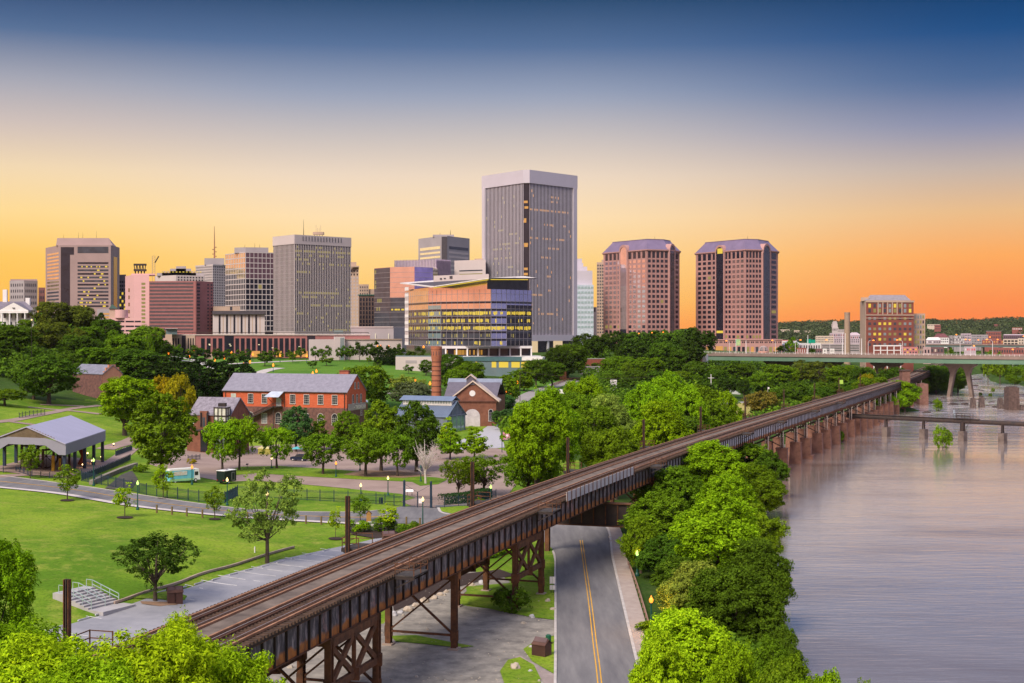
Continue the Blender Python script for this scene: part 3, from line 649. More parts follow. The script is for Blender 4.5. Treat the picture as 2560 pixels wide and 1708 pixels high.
# refuge platforms on both sides, with rails, and the signal masts on the far side
def platform(Yv, side, mast=False, big=1.0):
    i = vi(Yv); n, d = vnorm(i); s_ = 1 if side == 'far' else -1; e = WD+.2 if s_ > 0 else -.2
    nn = Vector((n.x, n.y, 0))*s_; dd = Vector((d.x, d.y, 0)); c = vp(i, e, VZ-.25)
    par = thing('refuge_platform', None, None, c); par.parent = via; par.location = c-via.location
    b = MB(); Lh = 1.9*big; Wd_ = 2.1*big
    def P(u, v, z): return c+dd*u+nn*v+Vector((0,0, z))
    pl = mat('platform_deck', (.025,.02,.02),.9, col2=(.07,.06,.055), vscale=2)
    b.hexa([P(-Lh, 0,-.08), P(Lh, 0,-.08), P(Lh, Wd_, -.08), P(-Lh, Wd_, -.08), P(-Lh, 0,.05), P(Lh, 0,.05), P(Lh, Wd_, .05), P(-Lh, Wd_, .05)], pl)
    for u in (-Lh+.1, Lh-.1): b.bar(P(u, .1,-.2), P(u, Wd_, -.2),.15, DARK, .25); b.bar(P(u, .1,-1.2), P(u, Wd_-.2,-.3),.12, DARK)
    b.build('platform_deck', par)
    b = MB(); hs = (.6,1.15)
    for u, v in ((-Lh+.1,.15),(-Lh+.1, Wd_-.08),(0, Wd_-.08),(Lh-.1, Wd_-.08),(Lh-.1,.15)): b.bar(P(u, v, 0), P(u, v, 1.2),.09, RUST)
    for h in hs:
        b.bar(P(-Lh+.1,.15, h), P(-Lh+.1, Wd_-.08, h),.07, RUST); b.bar(P(Lh-.1,.15, h), P(Lh-.1, Wd_-.08, h),.07, RUST); b.bar(P(-Lh+.1, Wd_-.08, h), P(Lh-.1, Wd_-.08, h),.07, RUST)
    b.build('railing', par)
    if mast:
        b = MB(); m0 = P(-Lh-.3,1.2,-1.3); m1 = P(-Lh-.3,1.2,5.6)
        for sg in (-.24,.24): b.bar(m0+nn*sg*.75, m1+nn*sg*.75,.38, RUST, .06, up=nn)
        b.bar(m0, m1,.1, DARK, .36, up=dd)
        b.bar(P(-Lh-.3,0,-.6), P(-Lh-.3,1.4,-.6),.3, DARK, .4); b.build('mast', par)
for Yv in (90.6,137.5,173,212,256,300,345,392,440,490,540): platform(Yv, 'far', True)
for Yv in (124,168,226,262,297,335,380,425): platform(Yv, 'near')
# boarded side walkway on the near edge
b = MB()
for i in range(vi(179), vi(214)):
    A0 = vp(i, -.35, VZ-.5); A1 = vp(i+1,-.35, VZ-.5); B0 = vp(i, -.35, VZ+.75); B1 = vp(i+1,-.35, VZ+.75); t_ = Vector((0.06,-.05,0))
    b.hexa([A0, A1, A1+t_, A0+t_, B0, B1, B1+t_, B0+t_], mat('grey_sheeting', (.45,.44,.46),.6, var=.1, vscale=.5))
b.build('side_sheeting', via)
b = MB()
for i in range(vi(179), vi(214)+1): b.bar(vp(i, -.5, VZ-.9), vp(i, -.5, VZ+1.3),.09, RUST)
for i in range(vi(179), vi(214)): b.bar(vp(i, -.5, VZ+1.28), vp(i+1,-.5, VZ+1.28),.07, RUST)
b.build('side_railing', via)
# stone tower pier beside the viaduct at the highway bridge
STONE = mat('old_stone', (.045,.03,.028),.95, col2=(.12,.08,.07), vscale=.9, bump=.6, bscale=1.2)
# ================================================================ downtown
def glass(name, col, rough=.08, metal=.9, var=.12):
    m = mat(name, col, rough, metal, var=var, vscale=.08); m.node_tree.nodes['Principled BSDF'].inputs['Specular IOR Level'].default_value = .6; return m
GM = glass('mirror_glass', (.85,.70,.66)); GMB = glass('blue_mirror_glass', (.72,.74,.88)); GY = glass('amber_mirror_glass', (.95,.78,.45))
GD_ = mat('dark_glass', (.018,.018,.03),.12, var=.3, vscale=.2, spec=.6); GN = mat('dim_glass', (.05,.055,.075),.15, var=.3, vscale=.2, spec=.6)
GT = glass('teal_glass', (.30,.42,.48),.12,.55)
LIT = mat('lit_window_yellow', (1.0,.70,.06), emit=.85); LIT2 = mat('lit_window_amber', (1.0,.46,.10), emit=.7); LITD = mat('lit_window_dim', (.48,.38,.10), emit=.6); LITW = mat('lit_window_white', (1,.86,.55), emit=1.0)
ST_W = mat('pale_stone', (.50,.44,.45),.85, var=.06, vscale=.05); ST_L = mat('lilac_aluminium', (.50,.47,.55),.5, var=.05, vscale=.05, metal=.1)
ST_M = mat('mauve_granite', (.33,.235,.235),.8, var=.08, vscale=.06); ST_P = mat('pink_panel', (.60,.36,.37),.8, var=.06, vscale=.06)
ST_R = mat('rose_brick', (.30,.125,.125),.85, var=.1, vscale=.2); ST_D = mat('dark_rose_brick', (.20,.085,.085),.85, var=.1, vscale=.2)
ST_B = mat('brown_pink_granite', (.40,.225,.215),.75, var=.08, vscale=.06); ST_T = mat('tan_stone', (.42,.31,.25),.85, var=.1, vscale=.1)
ST_G = mat('grey_concrete', (.33,.30,.33),.85, var=.1, vscale=.06); RF_L = mat('lilac_metal_roof', (.19,.145,.24),.5, var=.15, vscale=.1, metal=.2); RF_D = mat('dark_roof', (.07,.06,.075),.8, var=.2)
WHT = mat('white_paint', (.72,.70,.72),.6, var=.05); BRK = mat('red_brick', (.33,.10,.065),.9, var=.2, vscale=.6); BRKD = mat('brown_brick', (.125,.06,.045),.9, col2=(.19,.085,.06), vscale=.7)
def P2(x, Yd): return Vector((xa(x, Yd), Yd))
def plan(front):
    """front polyline (left to right) -> closed plan, rear mirrored about the line of its ends"""
    a, b_ = front[0], front[-1]; dep = max((b_-a).length*.55,8); c = sum(front, Vector((0,0)))/len(front)
    def back(p): q = p*(1+dep/p.length); return q+(c*(1+dep/c.length)-q)*.05
    return list(front)+[back(b_), back(a)]
def inset(poly, k):
    c = sum(poly, Vector((0,0)))/len(poly); return [p+(c-p).normalized()*k for p in poly]
def tower(name, label, cat, front, z0, z1, core, group=None):
    c = sum(front, Vector((0,0)))/len(front); t = thing(name, label, cat, (c.x, c.y, z0), group); P = plan(front)
    b = MB(); b.prism(P, z0, z1, core); b.build('wall', t); t['_n'] = 0; return t, P, [Face(front[i], front[i+1]) for i in range(len(front)-1)]
def lattice(t, F, u0, u1, z0, z1, nb, nf, pw, sh, m, d=.45, vert=True, name='cladding'):
    b = MB(); bw = (u1-u0)/nb; fh = (z1-z0)/nf
    if pw:
        for i in range(nb+1): uc = u0+i*bw; F.box(b, max(uc-pw/2, u0 if i == 0 else -9), uc+pw/2, z0, z1,0, d+.05, m)
    if sh:
        for j in range(nf+1): zc = z0+j*fh; F.box(b, u0, u1, zc-sh/2, min(zc+sh/2, z1+sh/2),0, d, m)
    return b.build(name, t)
def panes(t, F, u0, u1, z0, z1, nb, nf, wf, hf, fn, d=.12, arch=None):
    bw = (u1-u0)/nb; fh = (z1-z0)/nf; rest = MB()
    for j in range(nf):
        for i in range(nb):
            m = fn(i, j)
            if m is None: continue
            uc = u0+(i+.5)*bw; za = z0+j*fh+fh*(1-hf)/2
            if t['_n'] < 95: t['_n'] += 1; pane(t, F, uc, za, bw*wf, fh*hf, d, m)
            else: F.quad(rest, uc-bw*wf/2, uc+bw*wf/2, za, za+fh*hf, d, m)
    if rest.f: tag(rest.build('windows', t), kind='stuff')
def litquads(t, F, segs, d, m, name='lit_window'):
    b = MB()
    for u0, u1, z0, z1 in segs: F.quad(b, u0, u1, z0, z1, d, m)
    return tag(b.build(name, t), kind='stuff')
def mast(parent, p, z0, z1, r=.35, m=DARK, name='antenna', dish=0):
    b = MB(); b.tube([(p[0], p[1], z0),(p[0], p[1], (z0+z1)/2),(p[0], p[1], z1)], [r, r*.6, r*.25], m, 5)
    for k in range(dish): z = z0+(z1-z0)*(.06+.07*k); b.lathe((p[0]+(-1)**k*1.4, p[1], z), [(1.2,0),(1.2,.8)], m, 8)
    return b.build(name, parent)
def vstrip(t, F, u0, u1, z0, z1, m, d=.2, name='glass_strip'): b = MB(); F.box(b, u0, u1, z0, z1,0, d, m); return b.build(name, t)
def ux(F, x):
    """distance along face F at which the photograph's column x cuts it"""
    a = (x-1280)/F_PX; return (a*F.A.y-F.A.x)/(F.u.x-a*F.u.y)
# --- octagonal granite tower on the far left
Y0 = 1352; fr = [P2(114,1398), P2(150, Y0), P2(277, Y0), P2(299,1392)]
t, P, Fs = tower('office_tower', 'octagonal mauve granite tower with dark corner slots, farthest left of the tall towers', 'office tower', fr, 20, zt(613, Y0), ST_M)
b = MB(); ins = inset(P, 3); zc = zt(613, Y0); b.frustum([P2(140, Y0+6), P2(282, Y0+6), P2(293, Y0+40), P2(140, Y0+45)], zc, [P2(143, Y0+8), P2(272, Y0+8), P2(276, Y0+38), P2(143, Y0+40)], zt(594, Y0), ST_M); b.build('parapet', t)
F = Fs[1]; fh = 3.68; nf = 13
b = MB()
for j in range(nf): z = zt(768, Y0)+j*fh; F.box(b, ux(F, 194), ux(F, 271), z, z+1.9,0,.12, GN if j % 3 else GD_)
F.box(b, ux(F, 194), ux(F, 271), zt(633, Y0), zt(617, Y0),0,.12, GN); b.build('window_band', t)
vstrip(t, F, ux(F, 152), ux(F, 175),25, zt(637, Y0), GD_, .1); vstrip(t, F, ux(F, 152), ux(F, 185), zt(637, Y0), zt(618, Y0), GD_, .1)
b = MB(); FL = Fs[0]
for j in range(16): z = zt(768, Y0)+j*fh*.99; FL.box(b, FL.L*.12, FL.L*.92, z, z+1.8,0,.12, GY if j > 4 else GN)
b.build('window_band', t); vstrip(t, Fs[2], Fs[2].L*.3, Fs[2].L*.7,25, zt(640, Y0), GD_)
seg = []
for j in range(nf):
    z = zt(768, Y0)+j*fh; n_l = {0: 8,1: 6,11: 6,12: 0}.get(j, rnd.choice([1,2,3]))
    for k in range(n_l): u = ux(F, 196)+rnd.random()*(ux(F, 268)-ux(F, 196)-2); seg.append((u, u+rnd.uniform(1,2.6), z+.2, z+1.7))
litquads(t, F, seg, .16, LIT)
for x, y in ((159,582),(196,576),(207,578),(241,573)): mast(t, P2(x, Y0+20), zt(594, Y0), zt(y, Y0),.18)
# --- far left blocks
t, P, Fs = tower('office_block', 'low grey-brown block with stepped roofline left of the octagonal tower', 'building', [P2(24,1400), P2(60,1390), P2(94,1400)], 25, zt(702,1400), ST_G)
for F in Fs: panes(t, F, 1, F.L-1,30, zt(706,1400),6,9,.5,.5, lambda i, j: GN)
b = MB(); b.prism([P2(26,1402), P2(93,1402), P2(90,1420), P2(30,1420)], zt(702,1400), zt(698,1400), ST_M); b.build('parapet', t)
t, P, Fs = tower('office_block', 'narrow dark red-brown block between grey block and octagonal tower', 'building', [P2(96,1440), P2(113,1440)], 25, zt(719,1440), ST_D)
panes(t, Fs[0], 1, Fs[0].L-1,30, zt(722,1440),3,8,.5,.5, lambda i, j: GN)
t, P, Fs = tower('office_block', 'plain grey block with glazed corner just right of the octagonal tower', 'building', [P2(298,1420), P2(315,1415)], 20, zt(687,1420), ST_G)
panes(t, Fs[0], 0, Fs[0].L, 40, zt(700,1415),3,12,.7,.6, lambda i, j: LIT if rnd.random() < .2 else GN)
# --- white columned mansion on the hill
Ym = 640; zg = zt(816, Ym)
t = thing('mansion', 'white mansion with columned pediment portico and grey roof on the left hilltop', 'house', (*P2(40, Ym), zg))
b = MB(); b.prism([P2(-60, Ym), P2(84, Ym), P2(84, Ym+16), P2(-60, Ym+16)], zg-4, zt(776, Ym), WHT); b.build('wall', t)
b = MB(); rz = zt(776, Ym); b.frustum([P2(-66, Ym-1), P2(88, Ym-1), P2(88, Ym+17), P2(-66, Ym+17)], rz, [P2(-40, Ym+8), P2(62, Ym+8), P2(62, Ym+9), P2(-40, Ym+9)], zt(753, Ym), mat('slate_grey', (.17,.15,.19),.8)); b.build('roof', t)
F = Face(P2(2, Ym-4), P2(66, Ym-4)); b = MB(); A_z = zt(777, Ym); b.face([F.P(-1, A_z), F.P(F.L+1, A_z), F.P(F.L/2, zt(757, Ym))], WHT); b.hexa([F.P(-1, A_z-1.2,.3), F.P(F.L+1, A_z-1.2,.3), F.P(F.L+1, A_z-1.2,-4), F.P(-1, A_z-1.2,-4), F.P(-1, A_z-.01,.3), F.P(F.L+1, A_z-.01,.3), F.P(F.L+1, A_z-.01,-4), F.P(-1, A_z-.01,-4)], WHT)
for s_ in (0,1):
    e = F.P(-1.2 if s_ == 0 else F.L+1.2, A_z); b.face([e, F.P(F.L/2, zt(756.5, Ym)), F.P(F.L/2, zt(756.5, Ym),-9), e+Vector((0,9,0))], _mats['slate_grey'])
b.lathe(F.P(F.L/2, zt(770, Ym),.1), [(.7,0),(.7,.1)], GN, 10); b.build('pediment', t)
for k in range(4):
    b = MB(); b.lathe(F.P(F.L*(.05+.3*k), zg-2), [(.55,0),(.42,.4),(.36, A_z-1.3-zg+1.6),(.55, A_z-1.2-zg+2)], WHT, 10); b.build('column', t)
for x, y in ((13,723),(70,744)): b = MB(); p = P2(x, Ym+8); b.box(p.x-1, p.x+1, p.y-.6, p.y+.6, zt(765, Ym), zt(y, Ym), WHT); b.build('chimney', t)
t['_n'] = 0; Fm = Face(P2(-60, Ym), P2(84, Ym)); panes(t, Fm, 1, Fm.L-1, zg-1, rz-.5,9,2,.4,.55, lambda i, j: GN)
# --- pink stepped block with dark striped slab
Y1 = 960; t, P, Fs = tower('office_block', 'pale pink office slab with a column of small lit windows', 'building', [P2(313,985), P2(335, Y1), P2(373, Y1-2)], 16, zt(687, Y1), ST_P)
panes(t, Fs[0], Fs[0].L*.3, Fs[0].L*.6,20, zt(715, Y1),1,9,.5,.5, lambda i, j: GD_)
panes(t, Fs[1], ux(Fs[1], 353), ux(Fs[1], 364), zt(819, Y1), zt(705, Y1),1,12,.85,.55, lambda i, j: LITD)
b = MB(); b.prism([P2(328, Y1+8), P2(388, Y1+8), P2(388, Y1+25), P2(328, Y1+25)], zt(687, Y1), zt(683, Y1), ST_P); b.build('parapet', t)
b = MB(); q = P2(350, Y1+14)
for k in range(4):
    for e in (-1,1): b.bar((q.x-3.4+k*2.2, q.y, zt(683, Y1)),(q.x-3.4+k*2.2+e*1.1, q.y, zt(658, Y1)),.5, DARK)
b.box(q.x-4.4, q.x+4.6, q.y-1, q.y+1, zt(676, Y1), zt(671, Y1), DARK); b.box(q.x-4.4, q.x+4.6, q.y-1, q.y+1, zt(662, Y1), zt(657, Y1), DARK); b.build('cooling_tower', t)
t, P, Fs = tower('office_block', 'rose brick office slab with long horizontal window bands', 'building', [P2(373, Y1-6), P2(489, Y1-10), P2(533, Y1+6)], 15, zt(703, Y1-8), ST_R)
b = MB(); F = Fs[0]
for j in range(14): z = zt(826, Y1-8)+j*2.55; F.box(b, ux(F, 374), ux(F, 483), z, z+1.35,0,.1, mat('grey_pane', (.10,.075,.085),.3))
b.build('window_band', t)
F = Fs[1]; panes(t, F, 0, F.L*.3, zt(826, Y1), zt(708, Y1),1,14,.6,.5, lambda i, j: GD_); panes(t, F, F.L*.6, F.L, zt(826, Y1), zt(708, Y1),2,14,.45,.45, lambda i, j: GN)
b = MB(); b.prism([P2(489, Y1-13), P2(491, Y1-13), P2(491, Y1), P2(489, Y1)], 15, zt(703, Y1), ST_D); b.build('pilaster', t)
t, P, Fs = tower('parking_garage', 'pink three-deck parking garage in front of the pink slab', 'parking garage', [P2(259,905), P2(354,900)], 14, zt(795,900), ST_P)
b = MB(); F = Fs[0]
for z0_ in (zt(806,900), zt(818,900), zt(829,900)):
    for a, c in ((280,311),(314,335),(337,352)): F.box(b, ux(F, a), ux(F, c), z0_, z0_+1.1,0,.08, GD_)
b.build('opening', t); b = MB(); b.lathe((*P2(304,905), zt(795,900)), [(4.3,0),(4.3,5.6)], ST_P, 20); b.build('stair_drum', t)
t, P, Fs = tower('parking_garage', 'grey parking deck with orange-lit levels left of the pink garage', 'parking garage', [P2(243,930), P2(290,930)], 14, zt(773,930), ST_G)
litquads(t, Fs[0], [(ux(Fs[0], 250), ux(Fs[0], 286), zt(787,930), zt(783,930)),(ux(Fs[0], 254), ux(Fs[0], 286), zt(795,930), zt(791,930))], .1, LIT2, 'lit_level')
t, P, Fs = tower('house', 'small gabled house with dark green roof beside the orange-lit parking deck', 'house', [P2(273,915), P2(294,915)], 20, zt(772,915), ST_T)
b = MB(); F = Fs[0]; b.frustum([P2(272,914), P2(295,914), P2(295,925), P2(272,925)], zt(772,915), [P2(280,914.5), P2(281,914.5), P2(281,925), P2(280,925)], zt(761,915), mat('green_roof', (.05,.10,.09))); b.build('roof', t)
# --- terrace building behind
Y2 = 1180; t, P, Fs = tower('office_block', 'pale terraced building with yellow roof lights behind the rose brick slab', 'building', [P2(388, Y2+20), P2(440, Y2), P2(512, Y2+12)], 15, zt(688, Y2), ST_W)
panes(t, Fs[1], 1, Fs[1].L-1, zt(703, Y2), zt(690, Y2),9,2,.5,.5, lambda i, j: GD_)
for x0, x1, y in ((392,510,681),(405,490,676),(425,478,670),(440,465,664)):
    b = MB(); b.prism([P2(x0, Y2+14), P2(x1, Y2+14), P2(x1-3, Y2+40), P2(x0+3, Y2+40)], zt(688, Y2), zt(y, Y2), ST_G if y != 676 else ST_T); b.build('setback', t)
litquads(t, Face(P2(388, Y2+13.5), P2(510, Y2+13.5)), [(x, x+1.6, zt(679.5, Y2), zt(677.5, Y2)) for x in np.arange(3,42,3.1)], 0, LIT)
b = MB(); q = P2(384, Y2-20)
for e in (-1.2,1.2): b.bar((q.x+e, q.y, 30),(q.x+e, q.y, zt(643, Y2)),.35, ST_T)
for k in range(8): z = zt(685, Y2)+k*2; b.bar((q.x-1.2, q.y, z),(q.x+1.2, q.y, z+2),.2, ST_T)
b.bar((q.x+1.2, q.y, zt(660, Y2)),(q.x+4.5, q.y, zt(644, Y2)),.8, DARK); tag(b.build('crane_mast', loc=(q.x, q.y, 30)), 'slim lattice mast with angled top behind the pink slab', 'mast')
# --- white grid tower with red-white mast
Y3 = 1500; t, P, Fs = tower('office_tower', 'slim white grid tower with tall antenna mast on its roof', 'office tower', [P2(490,1530), P2(532, Y3), P2(563, Y3+15)], 20, zt(661, Y3), GN)
for F in Fs: lattice(t, F, 0, F.L, 20, zt(664, Y3), max(4, int(F.L/2.6)),30,1.0,1.1, ST_W)
b = MB(); b.prism([p for p in inset(P, -1.0)], zt(664, Y3), zt(661, Y3), ST_W); b.build('cornice', t)
b = MB(); b.prism([P2(511, Y3+10), P2(561, Y3+10), P2(559, Y3+30), P2(513, Y3+30)], zt(661, Y3), zt(644.5, Y3), ST_G); b.build('penthouse', t)
mast(t, P2(536, Y3+18), zt(644.5, Y3), zt(563, Y3),1.0, mat('mast_red', (.35,.16,.10)), dish=5)
# --- dark glass grid tower
Y4 = 1150; t, P, Fs = tower('office_tower', 'dark glass tower with white square grid and flat penthouse', 'office tower', [P2(564,1185), P2(614, Y4), P2(706,1165)], 15, zt(631, Y4), GD_)
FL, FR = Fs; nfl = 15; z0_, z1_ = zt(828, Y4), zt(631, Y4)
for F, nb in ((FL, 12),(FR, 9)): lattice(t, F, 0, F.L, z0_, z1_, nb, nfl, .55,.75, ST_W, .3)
panes(t, FL, 0, FL.L, z0_, z1_, 12, nfl, .9,.9, lambda i, j: GY if (j > 10 or (j > 9 and i > 6)) else (GN if j > 8 else GD_))  # amber upper panes imitate the bright sky reflected on this side
panes(t, FR, 0, FR.L, z0_, z1_, 9, nfl, .9,.9, lambda i, j: mat('plum_reflection_glass', (.12,.065,.09),.15, spec=.6) if j > 9 else (LITD if rnd.random() < .03 else GD_))  # plum upper panes imitate the dimmer sky reflected on this side
b = MB(); b.prism([P2(586, Y4+12), P2(614, Y4+8), P2(671, Y4+12), P2(668, Y4+40), P2(588, Y4+40)], z1_, zt(617, Y4), ST_G); b.build('penthouse', t)
for x, y in ((612,608),(637,604),(649,607)): mast(t, P2(x, Y4+20), zt(617, Y4), zt(y, Y4),.2)
# --- striped bank building
Y5 = 905; t, P, Fs = tower('office_block', 'low white building with tall dark vertical window slots and dark roof band', 'building', [P2(532, Y5), P2(662, Y5+2)], 15, zt(786, Y5), ST_W)
F = Fs[0]
for x in (549,567.5,586,604,622.5,640.5): vstrip(t, F, ux(F, x-2.4), ux(F, x+2.4), zt(834, Y5), zt(787, Y5), GD_, .1)
for x in (558,576.5,595,613,631,650): vstrip(t, F, ux(F, x-1.2), ux(F, x+1.2), zt(834, Y5), zt(787, Y5), ST_T, .06, 'pilaster')
b = MB(); b.prism([P2(531, Y5-1.5), P2(663, Y5), P2(663, Y5+26), P2(531, Y5+26)], zt(786, Y5), zt(777.5, Y5), RF_D); b.build('roof_band', t)
t, P, Fs = tower('office_block', 'plain pinkish box rising behind the striped white building', 'building', [P2(533,960), P2(600,960)], 15, zt(766,960), ST_T)
b = MB(); F = Fs[0]; F.box(b, ux(F, 575), ux(F, 581), zt(776,960), zt(767,960),0,.1, GN); b.build('door', t)
# --- fin-clad white tower
Y6 = 1000; t, P, Fs = tower('office_tower', 'broad white tower with close vertical fins and a solid crown band', 'office tower', [P2(684,1024), P2(737, Y6), P2(876,1034)], 16, zt(587, Y6), GD_)
zc0 = zt(610, Y6); zb0 = zt(829, Y6)
b = MB(); Pc = inset(P, -.75); b.prism(Pc, zc0, zt(587, Y6)+.1, ST_W); b.build('crown', t)
b = MB(); b.prism(inset(P, -.3),16, zb0, ST_W); b.build('plinth', t)
for F, n_ in ((Fs[0], 17),(Fs[1], 33)):
    lattice(t, F, 0, F.L, zb0, zc0, n_, 21,.56 if n_ > 20 else .62,0, ST_W, .25); lattice(t, F, 0, F.L, zb0, zc0, n_, 21,0,.5, mat('spandrel_grey', (.12,.11,.12),.7),.15)
F = Fs[1]; seg = []; fh = (zc0-zb0)/21; bw = F.L/33
for row, a, c, pr in ((19,0,33,.8),(18,2,30,.4),(17,0,12,.4),(16,2,20,.3),(16,20,33,.4),(14,1,9,.5),(9,2,26,.95),(8,3,24,.4),(6,9,33,.8),(4,1,8,.9),(3,12,18,.6),(0,20,33,.95)):
    for k in range(a, c):
        if rnd.random() < pr: seg.append((k*bw+.35,(k+1)*bw-.35, zb0+row*fh+.3, zb0+row*fh+fh*.6))
for k in range(40): r_ = rnd.randrange(21); k2 = rnd.randrange(33); seg.append((k2*bw+.35,(k2+1)*bw-.35, zb0+r_*fh+.3, zb0+r_*fh+fh*.6))
litquads(t, F, seg, .2, LITD)
seg = [(k*F.L/19+.4,(k+1)*F.L/19-.6, zc0+2.6, zc0+6.2) for k in range(2,16)]; b = MB()
for u0, u1, za, zb in seg: F.box(b, u0+.9, u1-.3, za, zb, .7,.82, GN)
b.build('louvre', t)
mast(t, P2(759,1015), zt(587, Y6), zt(545, Y6),.3); b = MB(); q = P2(796,1018); zr = zt(588, Y6)
b.box(q.x-4, q.x+4.2, q.y-2, q.y+2, zr+1.6, zr+3.6, ST_T)
for e in (-3,-1,1,3): b.bar((q.x+e, q.y, zr-1),(q.x+e, q.y, zr+1.7),.3, DARK); b.bar((q.x+e*.6, q.y, zr+3.5),(q.x+e*.6, q.y, zr+6+abs(e)),.2, ST_T)
b.build('roof_rig', t)
b = MB(); F = Face(P2(834,990), P2(858,991)); F.box(b, 0, F.L, zt(834,990), zt(826,990),-8,0, GT); tag(b.build('glass_pavilion', loc=(F.A.x, F.A.y, 20)), 'small teal glass entrance box at the fin tower foot', 'pavilion')
# --- old towers behind
t, P, Fs = tower('office_tower', 'slim old tan tower with setback top, right of the fin-clad white tower', 'office tower', [P2(872,1200), P2(897,1195)], 15, zt(665,1200), ST_T)
b = MB(); b.prism([P2(872,1203), P2(891,1203), P2(889,1225), P2(872,1225)], zt(665,1200), zt(655,1200), ST_T); b.prism([P2(870,1193), P2(898,1193), P2(898,1197), P2(870,1197)], zt(669,1200), zt(666,1200), ST_T); b.build('cornice', t)
panes(t, Fs[0], 1, Fs[0].L, zt(820,1200), zt(674,1200),3,17,.4,.55, lambda i, j: GD_ if j > 14 else mat('bright_pane', (.40,.36,.40),.3))
t, P, Fs = tower('office_block', 'dark brown block with green cornice between old tan tower and curved glass', 'building', [P2(897,1120), P2(937,1118)], 15, zt(739,1120), mat('umber_stone', (.13,.085,.075),.85))
panes(t, Fs[0], .5, Fs[0].L-.5, zt(820,1120), zt(744,1120),5,7,.5,.75, lambda i, j: GD_)
b = MB(); F = Fs[0]; F.box(b, -.8, F.L+.8, zt(739,1120), zt(736.5,1120),-4,.8, mat('copper_green', (.05,.12,.10))); b.build('cornice', t)
t, P, Fs = tower('office_block', 'tan masonry block with stepped top behind the brown block', 'building', [P2(897,1250), P2(922,1250)], 15, zt(711,1250), ST_T)
panes(t, Fs[0], .5, Fs[0].L-.5, zt(739,1250), zt(714,1250),4,3,.4,.5, lambda i, j: GN)
b = MB(); b.prism([P2(920,1252), P2(944,1252), P2(944,1270), P2(920,1270)], 20, zt(723,1250), ST_T); b.build('setback', t)
# --- curved glass complex
Y7 = 850; t, P, Fs = tower('glass_office', 'faceted glass office with dark, pink and violet mirrored faces', 'office building', [P2(936,872), P2(975,856), P2(1036,850), P2(1082,860), P2(1095,880)], 14, zt(667, Y7), GM)
z0_, z1_ = zt(818, Y7), zt(668, Y7)
vstrip(t, Fs[0], 0, Fs[0].L, z0_, zt(672,872), GN, .15, 'curtain_wall'); vstrip(t, Fs[2], .1, Fs[2].L, z0_, z1_, mat('violet_mirror_glass', (.50,.42,.78),.12,.85, var=.25, vscale=.12),.12, 'curtain_wall')
vstrip(t, Fs[3], 0, Fs[3].L, z0_, z1_, GD_, .1, 'curtain_wall'); vstrip(t, Fs[1], .1, Fs[1].L, z0_, zt(744, Y7), GN, .14, 'curtain_wall')
b = MB()
for F in Fs[:3]:
    for j in range(12): z = z0_+j*(z1_-z0_)/12; F.box(b, 0, F.L, z, z+.16,.14,.26, ST_G)
b.build('mullion', t)
litquads(t, Fs[1], [(u, u+rnd.uniform(1,2.5), zt(776, Y7), zt(772, Y7)) for u in np.arange(1, Fs[1].L-3,2.4)], .2, LIT)
litquads(t, Fs[0], [(u, u+1.6, z, z+2.4) for u, z in ((1, zt(682, Y7)),(1, zt(720, Y7)),(1, zt(708, Y7)),(4, zt(755, Y7)),(6, zt(755, Y7)),(8, zt(755, Y7)),(3, zt(776, Y7)),(6, zt(776, Y7)))], .2, LITD)
t, P, Fs = tower('glass_office', 'grey louvred upper block with purple fins above the faceted glass office', 'office building', [P2(987,905), P2(1090,892), P2(1125,905)], 20, zt(650,892), ST_G)
for F in Fs: lattice(t, F, 0, F.L, zt(668,892) if F is Fs[0] else zt(690,892), zt(648,892), int(F.L/1.1),1,.3,0, mat('purple_fin', (.30,.24,.36),.6),.5)
# --- grey tower behind
Y8 = 1250; t, P, Fs = tower('office_tower', 'grey tower with blank top and dark centre slot behind the glass offices', 'office tower', [P2(1046,1290), P2(1104, Y8), P2(1118, Y8), P2(1174,1285)], 20, zt(590, Y8), ST_G)
b = MB(); b.prism([P2(1082, Y8+12), P2(1135, Y8+12), P2(1130, Y8+40), P2(1085, Y8+40)], zt(590, Y8), zt(584.5, Y8), ST_G); b.build('penthouse', t)
vstrip(t, Fs[1], 0, Fs[1].L, 30, zt(592, Y8), RF_D)
for F, m_ in ((Fs[0], mat('cream_pane', (.75,.62,.35),.2)),(Fs[2], ST_W)):
    for k, (ya, yb) in enumerate(((622,615),(633,628),(644,639),(655,650),(666,661),(677,672))): vstrip(t, F, F.L*.08, F.L*.94, zt(ya, Y8), zt(yb, Y8), m_ if k or F is Fs[0] else GN, .15, 'window_band')
mast(t, P2(1126, Y8+20), zt(584, Y8), zt(571, Y8),.35); mast(t, P2(1100, Y8+20), zt(584, Y8), zt(578, Y8),.25)
t, P, Fs = tower('office_block', 'white office block with thin amber window bands left of the tallest tower', 'building', [P2(1136,930), P2(1214,915)], 20, zt(650,920), ST_W)
F = Fs[0]
for y in (676,685,694): vstrip(t, F, F.L*.16, F.L*.9, zt(y+1.6,920), zt(y-1.2,920), GN if y != 685 else LITD, .15, 'window_band')
b = MB(); b.prism([P2(1186,925), P2(1207,922), P2(1207,940), P2(1186,940)], zt(651,920), zt(646,920), ST_T); b.build('penthouse', t)
